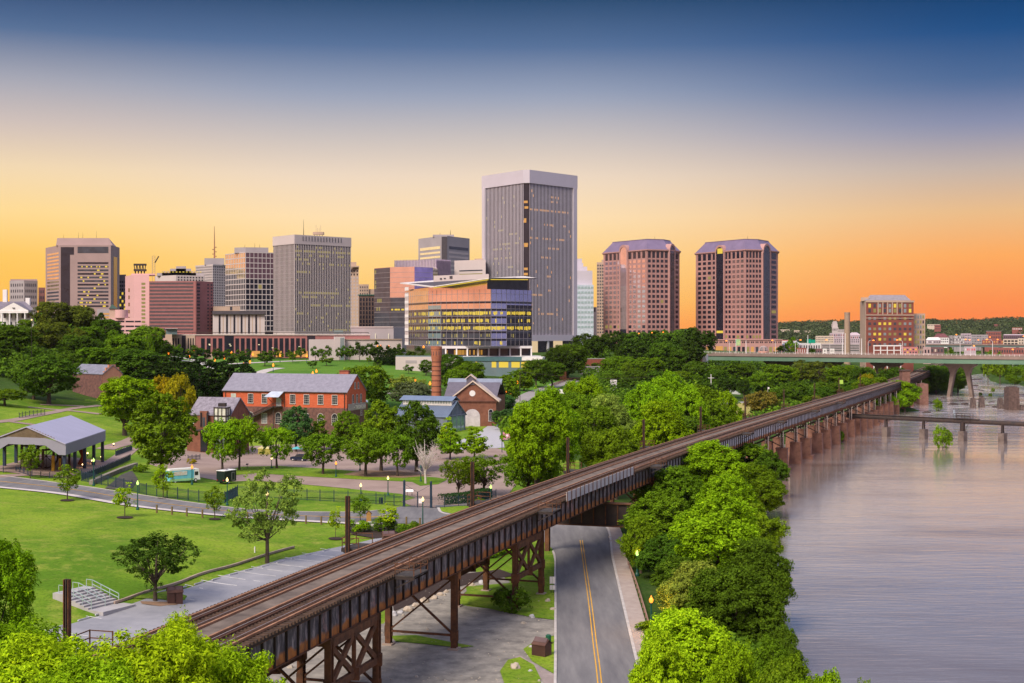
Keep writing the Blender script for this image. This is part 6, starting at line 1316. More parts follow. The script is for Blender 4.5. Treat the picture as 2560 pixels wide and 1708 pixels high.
# ================================================================ old stone piers in the rapids
def stone_pier(name, x0, x1, yt, yb, lab, taper=.9, z0=-5, zw=WATER, deep=1.3, m=STONE):
    Yd = (CAMZ-zw)*F_PX/(yb-HOR); a, c = P2(x0, Yd), P2(x1, Yd); w_ = c.x-a.x; cx = (a.x+c.x)/2; b = MB(); dp = w_*deep
    zt_ = zt(yt, Yd); n_ = 5; prof = []
    for j in range(n_+1):
        f = j/n_; s_ = (1-(1-taper)*f)*(1+rnd.uniform(-.02,.02)); prof.append((s_*w_/2, s_*dp/2, z0+(zt_-z0)*f))
    for (wa, da, za),(wb, db, zb_) in zip(prof, prof[1:]):
        cy = Yd+dp/2; b.hexa([(cx-wa, cy-da, za),(cx+wa, cy-da, za),(cx+wa, cy+da, za),(cx-wa, cy+da, za),(cx-wb, cy-db, zb_),(cx+wb, cy-db, zb_),(cx+wb, cy+db, zb_),(cx-wb, cy+db, zb_)], m)
    for k in range(5): rx, ry = rnd.uniform(-.4,.4)*w_*taper, rnd.uniform(-.3,.3)*dp; b.box(cx+rx-w_*.12, cx+rx+w_*.12, Yd+dp/2+ry-w_*.1, Yd+dp/2+ry+w_*.1, zt_-.2, zt_+rnd.uniform(.1,.5), m)
    tag(b.build(name, loc=(cx, Yd+dp/2, zw)), lab, 'stone pier')
STN2 = mat('river_stone', (.04,.03,.03),.95, col2=(.15,.11,.10), vscale=1.2, bump=.5)
stone_pier('stone_pier', 2299,2322,960,1012, 'ruined brick-red stone pier on the bank left of the arched bridge leg', m=mat('red_stone', (.13,.065,.05),.95, col2=(.22,.12,.10), vscale=.7))
stone_pier('stone_pier', 2522,2550,969,1026, 'tallest ruined stone pier in the river, near the right edge')
stone_pier('stone_pier', 2429,2442.5,996,1020, 'leftmost of three small tapered piers in the rapids', .68, m=STN2); stone_pier('stone_pier', 2450,2464,995,1019, 'middle of three small tapered piers in the rapids', .68, m=STN2); stone_pier('stone_pier', 2497,2511,997,1022, 'small tapered pier standing next to the tallest ruined pier', .68, m=STN2)
stone_pier('stone_pier', 2551,2568,1015,1026, 'low stump of stone pier cut by the right picture edge', .95, m=STN2)
Yd = 604; a = P2(2256, Yd); b = MB(); b.box(a.x, a.x+3.6, Yd, Yd+5,-4, zt(928, Yd), mat('red_stone', (.13,.065,.05))); b.box(a.x-.3, a.x+3.9, Yd-.3, Yd+5.3, zt(928, Yd), zt(925, Yd), STONE); tag(b.build('stone_pier', loc=(a.x+1.8, Yd+2.5,-2)), 'square brick pier rising through the far end of the viaduct', 'stone pier')
# river rocks
def rock(p, sx, sy, sz, m, lab, name='rock', group=None, seed=0):
    rr_ = random.Random(seed); bm = bmesh.new(); bmesh.ops.create_icosphere(bm, subdivisions=2, radius=1)
    for v in bm.verts: v.co *= 1+rr_.uniform(-.22,.16); v.co.x *= sx; v.co.y *= sy; v.co.z *= sz
    me = bpy.data.meshes.new(name); bm.to_mesh(me); bm.free(); me.materials.append(m); o = bpy.data.objects.new(name, me); COL.objects.link(o); o.location = p; o.rotation_euler = (0,0, rr_.uniform(0,6)); tag(o, lab, 'rock', group); return o
RK = mat('dark_river_rock', (.03,.022,.02),.9, col2=(.07,.05,.045), vscale=1); k = 0
for x, y, w_, lab in ((2383,1011,30, 'long flat rock right of the flooded shrub'),(2412,1011,16, 'flat rock left of the small tapered piers'),(2488,1019,14, 'flat rock just left of the third tapered pier'),(2444,949,36, 'long dark ledge upstream where the river narrows'),(2330,1009,14, 'rock at the foot of the red stone pier'),(2439,965,6, 'tiny rock in the upper rapids'),(2317,1032,10, 'rock by the bank downstream of the red pier')):
    Yd = 36*F_PX/(y-HOR); p = P2(x, Yd); k += 1; rock((p.x, Yd, WATER+.1), w_*Yd/F_PX/2,2.2,.7, RK, lab, 'river_rock', 'rocks in the rapids', k)
# ================================================================ far city on the right
def box_bld(x0, x1, yt, yb, Yd, m, rows, cols, wm, lab, name='building', roof=None, wf=.5, hf=.5, dep=None):
    z1 = zt(yt, Yd); z0 = zt(yb, Yd)-6; t, P, Fs = tower(name, lab, 'building', [P2(x0, Yd), P2(x1, Yd)], z0, z1, m)
    if rows: panes(t, Fs[0], .5, Fs[0].L-.5, zt(yb, Yd)+.3, z1-.6, cols, rows, wf, hf, lambda i, j: (wm if not isinstance(wm, list) else rnd.choice(wm)))
    if roof: b = MB(); b.frustum(inset(P, -.4), z1, inset(P, roof[1]), z1+roof[2], roof[0]); b.build('roof', t)
    return t, Fs
CRB = mat('cream_render', (.60,.50,.42),.85); LAV = mat('lavender_render', (.46,.38,.44),.85); RBK = mat('muted_red_brick', (.28,.10,.09),.9)
box_bld(1953,2006,862,884,1180, LAV, 2,8, GN, 'low pale house row with white roofs right of the granite twin', roof=(WHT, 6,3))
box_bld(1940,1990,852,860,1400, WHT, 1,9, RBK, 'long white shed with red stripe behind the pale house row', roof=(mat('pinkish_roof', (.5,.15,.15)),2,.6))
box_bld(1973,2016,870,884,1000, RBK, 1,7, WHT, 'row of red brick houses with white window frames', hf=.7, wf=.25)
box_bld(2000,2052,858,876,1250, WHT, 1,8, GN, 'white flat building below the green road sign')
box_bld(2018,2056,872,886,990, mat('dusky_brick', (.16,.09,.10)),1,6, GN, 'dusky brick shed right of the red brick house row')
box_bld(2057,2067,872,889,985, WHT, 2,1, GN, 'left one of the pair of white panelled gatehouses', wf=.4); box_bld(2074,2086,872,889,985, WHT, 2,2, GN, 'right one of the pair of white panelled gatehouses', wf=.35)
box_bld(2039,2084,840,858,1500, CRB, 3,12, GN, 'long cream apartment block with many small windows'); box_bld(2074,2112,833,858,1520, LAV, 3,8, [GN, RBK], 'lavender block joined to the long cream apartments')
box_bld(2084,2150,846,858,1450, LAV, 2,12, GN, 'low pinkish block behind the beige chimney'); box_bld(2120,2152,838,850,1480, LAV, 1,6, [GN, RBK], 'pale block between beige chimney and red brick tower', roof=(LAV, 5,3))
box_bld(2053,2150,860,880,1120, mat('grey_deck', (.36,.31,.33)),3,1, mat('deck_shadow', (.09,.10,.10)), 'three-level grey parking deck behind the tall flagpoles', 'parking_deck', wf=.98, hf=.4)
t, Fs = box_bld(2080,2096,818,830,2100, ST_W, 1,4, GN, 'pale church with square steeple on the wooded ridge', 'church'); b = MB(); p = P2(2088,2103)
for w_, za, zb_ in ((4,818,810),(3.2,810,805),(2.2,805,803)): b.box(p.x-w_, p.x+w_, p.y, p.y+2*w_, zt(za, 2100), zt(zb_, 2100), ST_W)
b.build('steeple', t); box_bld(2093,2112,824,831,1900, ST_W, 1,5, GD_, 'white block just below the hilltop church')
g = random.Random(44)
for k in range(22):
    y = g.uniform(940,1030); Yd = 36*F_PX/(y-HOR); x = g.uniform(2330,2558)
    if riv_sd(xa(x, Yd), Yd) < -8: rock((xa(x, Yd), Yd, WATER-.05), g.uniform(1,4.5), g.uniform(.8,2), g.uniform(.35,.8), RK, 'low dark rock breaking the surface of the upper rapids', 'river_rock', 'low rocks scattered through the upper rapids', k+90)
# tall beige chimney
Yd = 1010; p = P2(2118, Yd); b = MB(); b.lathe((p.x, Yd, 0), [(2.6,0),(2.05, zt(786, Yd)),(2.15, zt(785.9, Yd)),(2.15, zt(781, Yd)),(1.6, zt(781, Yd))], mat('beige_concrete', (.34,.25,.19),.85, var=.1),20); tag(b.build('tall_chimney', loc=(p.x, Yd, 0)), 'tall plain beige chimney left of the red brick tower', 'chimney')
# red brick tower with grey mansard
Yc = 950; t, P, Fs = tower('brick_tower', 'red-brown brick tower with tan crown and grey mansard roof by the bridge', 'office tower', [P2(2151,975), P2(2165, Yc), P2(2284, Yc+4)], 0, zt(752, Yc), BRKD if 0 else mat('oxblood_brick', (.21,.065,.05),.85, var=.08, vscale=.2))
F0, F1 = Fs; b = MB(); F0.box(b, 0, F0.L, 0, zt(752, Yc),0,.3, ST_T); b.build('side_facing', t)
panes(t, F1,.8, F1.L-.8, zt(868, Yc), zt(790, Yc),9,6,.52,.5, lambda i, j: rnd.choice([GN, GT, GT, LIT, GN, LITD]))
panes(t, F1,.8, F1.L-.8, zt(783, Yc), zt(758, Yc),9,2,.5,.75, lambda i, j: rnd.choice([GN, GT, LIT, LITD]))
panes(t, F0,.4, F0.L-.4, zt(868, Yc), zt(758, Yc),2,9,.5,.5, lambda i, j: GD_)
for ya, yb_ in ((789,786.5),(796.5,795),(756,751)): b = MB(); F1.box(b, -.2, F1.L+.3, zt(ya, Yc), zt(yb_, Yc),0,.5, ST_T); b.build('cornice', t)
b = MB()
for k in range(6): u = F1.L*(.25+.1*k); F1.box(b, u-.35, u+.35, zt(786, Yc), zt(756, Yc),0,.45, ST_T)
b.build('pilaster', t); b = MB(); b.prism([P2(2152, Yc+8), P2(2172, Yc+4), P2(2172, Yc+20), P2(2154, Yc+24)], zt(752, Yc), zt(743, Yc), ST_T); b.frustum([P2(2160, Yc+2), P2(2278, Yc+6), P2(2276, Yc+38), P2(2164, Yc+36)], zt(751.5, Yc), [P2(2176, Yc+10), P2(2262, Yc+12), P2(2260, Yc+28), P2(2178, Yc+28)], zt(736.5, Yc), mat('grey_lead_roof', (.24,.215,.24),.6)); b.build('roof', t)
box_bld(2284,2313,784,888,965, ST_T, 8,4, [GT, GN, LITD], 'slimmer tan and glass annex right of the red brick tower', wf=.6, hf=.6)
box_bld(2250,2295,868,886,930, mat('pink_stucco', (.50,.20,.20),.8),2,6, [GN, LIT], 'low pink entrance building at the brick tower foot')
F = Face(P2(2185,920), P2(2252,920)); b = MB()
for u in np.linspace(0, F.L, 5): F.box(b, u-.3, u+.3,8, zt(865,920),-.6,0, WHT)
F.box(b, -.5, F.L+.5, zt(866,920), zt(863,920),-.8,.1, WHT); F.box(b, 0, F.L, zt(877,920), zt(875,920),-.7,-.1, WHT); tag(b.build('pergola_frame', loc=(F.A.x, F.A.y, 8)), 'white portal frame standing before the red brick tower', 'portal frame')
# right-hand district
box_bld(2315,2352,850,868,1500, LAV, 2,8, [GN, WHT], 'low pale building with domed front right of the tan annex', roof=(WHT, 3,3)); box_bld(2333,2372,844,858,1650, WHT, 2,7, [GD_, GN], 'white building with maroon roof before the ridge', roof=(mat('maroon_roof', (.16,.06,.07)),6,5))
box_bld(2372,2412,839,866,1480, ST_G, 4,9, [GN, WHT], 'grey apartment block with white balconies, left half'); box_bld(2402,2428,834,862,1500, LAV, 4,6, GN, 'taller middle bay of the lavender apartments'); box_bld(2428,2470,837,863,1470, ST_G, 4,10, [GN, GT], 'grey apartment block with large glazed bays, right half')
box_bld(2466,2503,829,866,1560, RBK, 4,8, GN, 'square dark red brick mill with flat grey roof', roof=(ST_G, -1,.8)); box_bld(2455,2510,850,866,1450, RBK, 2,8, [GN, LIT2], 'low brick row lit pink by orange lamps')
box_bld(2508,2546,848,864,1400, CRB, 2,4, GD_, 'cream warehouse with large dark windows at right', wf=.75, hf=.6); box_bld(2545,2600,846,862,1420, CRB, 2,8, GN, 'pale cream office cut by the right picture edge'); box_bld(2508,2570,838,848,1700, mat('dusk_brick', (.15,.09,.12)),1,12, GN, 'long dusky brick terrace behind the cream warehouse', roof=(LAV, 2,1))
box_bld(2336,2352,812,826,2300, RBK, 2,5, GN, 'brick house on the left of the wooded ridge'); box_bld(2318,2350,811,816,2500, CRB, 1,8, GN, 'long low cream building on the ridge skyline'); box_bld(2485,2500,811,817,2600, RBK, 1,4, GN, 'small brick house on the ridge at right'); box_bld(2530,2556,819,826,2200, RBK, 1,6, WHT, 'brick house with white gable below the right ridge')
for x0, x1, yt_, Yd in ((1950,1975,824,2300),(1985,2003,826,2200),(2010,2026,827,2250)): box_bld(x0, x1, yt_, yt_+5, Yd, CRB, 1,6, GN, {1950: 'pale rooftop building left in the wooded valley', 1985: 'pale rooftop building central in the wooded valley', 2010: 'pale rooftop building right in the wooded valley'}[x0])
box_bld(2308,2327,868,888,900, mat('pink_grey_stucco', (.42,.30,.30)),1,2, GD_, 'small pinkish brick hut under the far elevated road')
box_bld(2410,2440,867,880,1180, LAV, 1,5, [WHT, mat('mural_red', (.65,.08,.12))], 'low lavender shed with red mural below the far elevated road'); box_bld(2325,2360,868,884,1150, mat('dusky_brick', (.16,.09,.10)),1,4, [GN, CRB], 'dusky shed below the far elevated road at left'); box_bld(2470,2560,870,886,1180, RBK, 1,14, GN, 'long brick shed behind the far road columns')
# far elevated road
F = Face(P2(2312,1240), P2(2700,1180)); t = thing('elevated_road', 'thin far elevated road on dark columns beyond the highway bridge', 'elevated road', (F.P(40,0).x, F.P(40,0).y, 18)); b = MB(); F.box(b, 0, F.L, zt(863,1240), zt(860.5,1240),-14,0, BCON); F.box(b, 0, F.L, zt(867.5,1240), zt(863.01,1240),-13,-.4, mat('far_green', (.10,.15,.15))); b.build('deck', t)
for k in range(9): b = MB(); u = 6+k*15; F.box(b, u-.8, u+.8,0, zt(867.5,1240),-3,-1, PCON); F.box(b, u-.8, u+.8,0, zt(867.5,1240),-12,-10, PCON); b.build('column', t)
for k, (x, y) in enumerate(((2391,837),(2424,850),(2446,850),(2475,843),(2494,849),(2559,841),(2532,874))):
    p = P2(x, 1230 if y < 870 else 1000); b = MB(); q = thing('street_lamp', {2391: 'orange lamp above the left apartments', 2424: 'orange lamp before the middle apartments', 2446: 'orange lamp before the right apartments', 2475: 'orange lamp before the square red mill', 2494: 'orange lamp low over the pink-lit brick row', 2559: 'orange lamp at the far right picture edge', 2532: 'low amber lamp under the far elevated road'}[x], 'street lamp', (p.x, p.y, 8)); b.tube([(p.x, p.y, 6),(p.x, p.y, zt(y, p.y))], [.14,.1], ST_G, 5); b.build('pole', q)
    b = MB(); b.lathe((p.x, p.y, zt(y, p.y)), [(.3,-.4),(.9,0),(.3,.5)], _mats['sodium_globe'], 8); b.build('lamp_head', q)
p = P2(2379,1300); b = MB()
for e in (-1.6,1.6): b.bar((p.x+e*1.3, p.y, 5),(p.x+e, p.y, zt(838,1300)),.35, DARK)
for k in range(8): z = 8+k*2.8; b.bar((p.x-1.9, p.y, z),(p.x+1.9, p.y, z+2.8),.2, DARK); b.bar((p.x+1.9, p.y, z),(p.x-1.9, p.y, z+2.8),.2, DARK)
b.bar((p.x-3.4, p.y, zt(845,1300)),(p.x+3.4, p.y, zt(845,1300)),.3, DARK); tag(b.build('pylon', loc=(p.x, p.y, 8)), 'dark lattice power pylon before the grey apartments', 'pylon')
# things on the island between the trees
p = G(1777.5,975); b = MB(); b.bar((p.x, p.y, p.z),(p.x, p.y, zt(936, p.y)),.3, WHT); zc = zt(945, p.y); b.bar((p.x-1.6, p.y, zc),(p.x+1.6, p.y, zc),.22, WHT); tag(b.build('cross_pole', loc=p), 'slim white cross-shaped mast standing among the woods', 'mast')
p = G(1827,985); t = thing('stage_canopy', 'pale tiered stage canopy at the edge of the dry field', 'stage', p); b = MB()
for k in range(4): b.box(p.x-4.5+k*.8, p.x+4.8-k*.9, p.y+k, p.y+8, p.z+k*.7-.5, p.z+k*.7+.2, mat('stage_cloth', (.42,.45,.44),.8))
b.build('tier', t)
for x, yt_, yb_, m_, lab, nm in ((1812,956,985, mat('flag_red', (.55,.08,.08)), 'pole with red flag by the stage canopy', 'flagpole'),(1822,970,1010, None, 'thin dark pole in front of the stage canopy', 'pole'),(1919.5,968,1033, WHT, 'grey floodlight pole left of the viaduct', 'light_pole')):
    p = G(x, yb_); zz_ = zt(yt_, p.y); t = thing(nm, lab, 'pole', p); b = MB(); b.tube([p, (p.x, p.y, zz_)], [.22,.12], ST_G if x != 1822 else DARK, 6); b.build('pole', t)
    if m_: b = MB(); b.box(p.x, p.x+(1.0 if x == 1812 else .6), p.y-.2, p.y+.2, zz_-(2.2 if x == 1812 else .8), zz_, m_); b.build('flag' if x == 1812 else 'lamp_head', t)
p = G(1862,1053); t = thing('barrier', 'row of orange and white barriers beside the viaduct', 'barrier', p); b = MB()
for k in range(6): b.box(p.x+k*.75, p.x+k*.75+.6, p.y-.2, p.y+.2, p.z, p.z+1.2, mat('barrier_orange', (.60,.10,.04)) if k % 2 else WHT)
b.build('panel', t)
p = P2(2103,610); b = MB(); b.box(p.x-.9, p.x+.9,609.9,610.1, zt(960,610), zt(950,610), mat('lime_banner', (.40,.62,.10))); b.bar((p.x-1,610,3),(p.x-1,610, zt(949,610)),.15, DARK); tag(b.build('banner', loc=(p.x, 610,3)), 'small lime green banner among trees left of the viaduct', 'banner')
b = MB(); k = 0; q = smooth_pts(GP([(1380,966),(1405,957),(1430,951),(1460,950)]),8)
for a, c in zip(q[:-1], q[1:]):
    za, zc_ = H(a.x, a.y), H(c.x, c.y); b.bar((a.x, a.y, za),(a.x, a.y, za+1.3),.25, BRICK3); b.bar((a.x, a.y, za+1.1),(c.x, c.y, zc_+1.1),.18, BRICK3); b.bar((a.x, a.y, za+.6),(c.x, c.y, zc_+.6),.18, BRICK3)
tag(b.build('path_fence', loc=(q[0].x, q[0].y, 8)), 'curving brown rail fence above the round green plot', 'fence')
p = Vector(px(1300,929,520)); q = Vector(px(1700,936,520)); b = MB(); prev = p
for k in range(1,13): f = k/12; c_ = p+(q-p)*f-Vector((0,0,2.2*math.sin(f*math.pi))); b.bar(prev, c_, .09, DARK); prev = c_
for e in (p, q): b.bar((e.x, e.y, 2), e, .25, DARK)
tag(b.build('power_line', loc=(p.x, p.y, 5)), 'thin dark cable strung across the woods behind the near trees', 'power line')
# ================================================================ trees
LCOL = 'leafcol'
def leaf_mat():
    m = bpy.data.materials.new('foliage'); m.use_nodes = True; t = m.node_tree; t.nodes.remove(t.nodes['Principled BSDF']); o = t.nodes['Material Output']
    oi = t.nodes.new('ShaderNodeObjectInfo'); at = t.nodes.new('ShaderNodeAttribute'); at.attribute_name = 'lv'
    mr = t.nodes.new('ShaderNodeMapRange'); mr.inputs[3].default_value = .55; mr.inputs[4].default_value = 1.5; t.links.new(at.outputs['Fac'], mr.inputs[0])
    vm = t.nodes.new('ShaderNodeVectorMath'); vm.operation = 'SCALE'; t.links.new(oi.outputs['Color'], vm.inputs[0]); t.links.new(mr.outputs[0], vm.inputs['Scale'])
    hs = t.nodes.new('ShaderNodeMix'); hs.data_type = 'RGBA'; hs.blend_type = 'MIX'
    m2 = t.nodes.new('ShaderNodeMapRange'); m2.inputs[1].default_value = .75; m2.inputs[2].default_value = 1.0; m2.inputs[4].default_value = .45; t.links.new(at.outputs['Fac'], m2.inputs[0])
    sc_ = t.nodes.new('ShaderNodeVectorMath'); sc_.operation = 'MULTIPLY'; sc_.inputs[1].default_value = (1.9,1.35,.9); t.links.new(vm.outputs[0], sc_.inputs[0])
    t.links.new(m2.outputs[0], hs.inputs[0]); t.links.new(vm.outputs[0], hs.inputs[6]); t.links.new(sc_.outputs[0], hs.inputs[7])
    d = t.nodes.new('ShaderNodeBsdfDiffuse'); tr = t.nodes.new('ShaderNodeBsdfTranslucent'); ms = t.nodes.new('ShaderNodeMixShader'); ms.inputs[0].default_value = .3
    t.links.new(hs.outputs[2], d.inputs[0]); t.links.new(hs.outputs[2], tr.inputs[0]); t.links.new(d.outputs[0], ms.inputs[1]); t.links.new(tr.outputs[0], ms.inputs[2]); t.links.new(ms.outputs[0], o.inputs[0]); return m
LEAF = leaf_mat(); BARK = mat('bark', (.055,.04,.03),.95, col2=(.10,.075,.06), vscale=2.5, bump=.4); BARKP = mat('pale_bark', (.42,.38,.34),.9, col2=(.56,.52,.48), vscale=2)
def crown_pts(kind, g, n):
    """clump centres in a unit crown: x,y in -1..1, z in 0..1"""
    P = []
    if kind == 'lobed':
        lobes = [(g.uniform(-.5,.5), g.uniform(-.5,.5), g.uniform(.28,.78), g.uniform(.36,.56)) for _ in range(9)]+[(0,0,.5,.6),(0,0,.72,.42)]
    while len(P) < n:
        x, y, z = g.uniform(-1,1), g.uniform(-1,1), g.uniform(0,1)
        r = math.hypot(x, y)
        if kind == 'round': q = (r*r+((z-.5)/.5)**2)**.5; ok = .62 < q < .97 or (q < .62 and g.random() < .12)
        elif kind == 'oval': R_ = math.sin(math.pi*min(max(z*.92+.06,0),1))**.7; ok = r < R_*.97 and (r > R_*.6 or g.random() < .15 or z > .85)
        elif kind == 'cone': R_ = (1-z)**.8 if z > .18 else .5+z*2.2; R_ = min(R_, .95); ok = r < R_ and (r > R_*.55 or g.random() < .15)
        elif kind == 'vase': R_ = .30+.70*math.sin(min(z*1.9, math.pi/2)) if z < .75 else math.cos((z-.75)/.25*1.35)**.6; ok = r < R_ and (r > R_*.6 or z > .72 or g.random() < .1)
        elif kind == 'flat': R_ = (1-abs(z-.55)/.5); R_ = max(R_, 0)**.55; ok = r < R_ and g.random() < .9
        elif kind == 'lobed':
            ds = [(((x-a)**2+(y-b)**2)**.5, z-c, s) for a, b, c, s in lobes]; q = min(((d*d+(e*1.7)**2)**.5)/s for d, e, s in ds); ok = .66 < q < 1 and r < 1
        P.append((x, y, z)) if ok else None
    return P
def leaves(P, g, W, Hc, zb, clump, per, ls, spread=.62, squash=.8, updir=.5, aspect=.55, nsub=8, open_=0):
    rs = np.random.RandomState(g.randrange(10**6)); C = np.array(P); n = len(C)
    C = np.c_[C[:,0]*W/2, C[:,1]*W/2, zb+C[:,2]*Hc]; ctr = np.array([0,0, zb+Hc*.4]); out = C-ctr; out /= np.linalg.norm(out, axis=1)[:,None]+1e-6
    cr = clump*rs.uniform(.55,1.35, n)
    def unit(v): return v/(np.linalg.norm(v, axis=1)[:,None]+1e-9)
    ci = np.repeat(np.arange(n), nsub); sd = unit(unit(rs.normal(size=(n*nsub, 3)))+out[ci]*.5+np.array([0,0,.35]))
    SC = C[ci]+sd*(cr[ci]*rs.uniform(.45,1.0, n*nsub))[:,None]*np.array([1,1, squash]); sr = cr[ci]*rs.uniform(.24,.48, n*nsub)
    m = n*per; si = rs.randint(0, n*nsub, m); cidx = ci[si]
    d = unit(unit(rs.normal(size=(m, 3)))+sd[si]*.35+np.array([0,0,.25]))
    pos = SC[si]+d*(sr[si]*(1-rs.uniform(0,1, m)**1.6*spread))[:,None]
    nrm = unit(d*.75+out[cidx]*.25+np.array([0,0, updir])+rs.normal(size=(m, 3))*.38)
    a = unit(np.cross(nrm, rs.normal(size=(m, 3)))); b_ = np.cross(nrm, a)
    L_ = (ls*rs.uniform(.6,1.4, m))[:,None]; Wd_ = L_*aspect; bend = nrm*L_*.18
    V = np.stack([pos-a*L_/2-bend, pos+b_*Wd_/2, pos+a*L_/2-bend, pos-b_*Wd_/2], 1).reshape(-1,3)
    q = np.arange(m*4, dtype=np.int32).reshape(-1,4); lv = np.clip(rs.normal(.45,.17, m)+.16*(rs.uniform(-1,1, n)[cidx])+.10*(rs.uniform(-1,1, n*nsub)[si]),0,1)
    return V, q, lv
def crown_mesh(name, V, q, lv):
    me = np_mesh(name, V, q, LEAF, smooth=False); at = me.attributes.new('lv', 'FLOAT', 'FACE'); at.data.foreach_set('value', lv.astype(np.float32)); return me
def trunk_mesh(name, g, P, W, Hc, zb, r0, m, nlimb=9, bare=False, fork=0.25):
    b = MB(); top = zb+Hc*(.72 if not bare else .9); lean = g.uniform(-.03,.03)*top
    mid = [(0,0,-.4),(lean*.2,0, zb*.5),(lean*.5, lean*.3, zb),(lean, lean*.5, zb+Hc*.35),(lean*1.4, lean, top)]
    b.tube(mid, [r0*1.25, r0, r0*.85, r0*.5, r0*.12], m, 8)
    for c in g.sample(P, min(nlimb, len(P))):
        e = Vector((c[0]*W/2*.9, c[1]*W/2*.9, zb+c[2]*Hc*.96)); s_ = Vector((lean*.4,0, zb*g.uniform(.75,1)+Hc*g.uniform(0, fork))); k = (s_+e)/2+Vector((0,0,-Hc*.05))
        if e.z < s_.z: s_.z = max(zb*.7, e.z-.5)
        b.tube([s_, k, e], [r0*.42, r0*.25, r0*.07], m, 5)
        if bare:
            for _ in range(7):
                f = g.uniform(.25,.95); p0 = s_.lerp(e, f); e2 = p0+Vector((g.uniform(-1,1), g.uniform(-1,1), g.uniform(.2,1)))*W*.15; b.tube([p0,(p0+e2)/2+Vector((0,0,.1)), e2], [r0*.14, r0*.09, r0*.04], m, 4)
                for __ in range(3): e3 = e2+Vector((g.uniform(-1,1), g.uniform(-1,1), g.uniform(.0,1)))*W*.07; b.tube([p0.lerp(e2,.6), e3], [r0*.07, r0*.03], m, 4)
    return b.mesh(name, smooth=True)
PROTO = {}
def proto(key, kind, seed, W, Ht, zb, clumps, clump, per, ls, r0=.28, bark=BARK, nlimb=9, **kw):
    g = random.Random(seed); P = crown_pts(kind, g, clumps); Hc = Ht-zb; V, q, lv = leaves(P, g, W-clump, Hc-clump*.8, zb+clump*.3, clump, per, ls, **kw)
    PROTO[key] = dict(W=W, H=Ht, crown=crown_mesh('crown', V, q, lv), trunk=trunk_mesh('trunk', g, P, W-clump, Hc, zb, r0, bark, nlimb))
# near, mid and far sets, all at real size
proto('nearA', 'lobed', 11,13,14,3,190,1.45,340,.34,.35, nlimb=26, squash=1.1, updir=.28, spread=.75)
proto('nearB', 'lobed', 12,12,13,2.5,170,1.5,340,.33,.35, nlimb=26, squash=1.1, updir=.28, spread=.75)
proto('nearC', 'oval', 14,11,15,2.5,170,1.4,340,.34,.35, nlimb=26, squash=1.1, updir=.28, spread=.75)
proto('fore', 'round', 13,10,17,8,125,1.35,620,.26,.3, aspect=.36, spread=.75, nlimb=24)
proto('foreB', 'lobed', 15,10,17,7,125,1.35,620,.26,.3, aspect=.36, spread=.75, nlimb=24)
proto('bigA', 'oval', 21,11,16,2.6,150,1.35,170,.42,.4, nlimb=14, spread=.8)
proto('bigB', 'lobed', 22,13,13,2.4,130,1.6,190,.44,.4, nlimb=14)
proto('bigC', 'lobed', 23,11.5,15,2.6,140,1.4,180,.44,.38, nlimb=14, spread=.8)
proto('roundA', 'round', 31,9,9.5,2.4,85,1.15,150,.36,.26); proto('roundB', 'vase', 32,9.5,10,2.2,85,1.15,150,.36,.26)
proto('open', 'lobed', 41,9.5,12,3.2,74,1.05,150,.29,.24, nlimb=24, spread=.95); proto('airy', 'vase', 42,9,10,2.6,70,1.05,150,.29,.22, nlimb=24, spread=.95)
proto('layer', 'cone', 43,8.5,12,1.8,80,1.05,130,.38,.24, squash=.35); proto('cone', 'cone', 44,7,11,1.2,90,.95,130,.36,.22)
proto('young', 'oval', 51,3.2,5.4,1.5,44,.55,90,.19,.07, nlimb=7); proto('younglight', 'cone', 52,3.4,6.2,1.6,38,.5,70,.21,.06, nlimb=9, spread=.9)
proto('bush', 'round', 53,3,2.2,.0,34,.55,110,.17,.06, nlimb=4); proto('conifer', 'cone', 54,5.5,14,.6,95,.85,120,.40,.2, squash=.6)
proto('farA', 'lobed', 61,14,14,2,80,1.9,100,.8,.4, nlimb=6); proto('farB', 'round', 62,13,12,2,75,1.9,100,.8,.4, nlimb=6); proto('farC', 'oval', 63,11,15,2,75,1.6,100,.8,.35, nlimb=6); proto('farsmall', 'oval', 64,5,7.5,1.6,36,.85,60,.5,.14, nlimb=4)
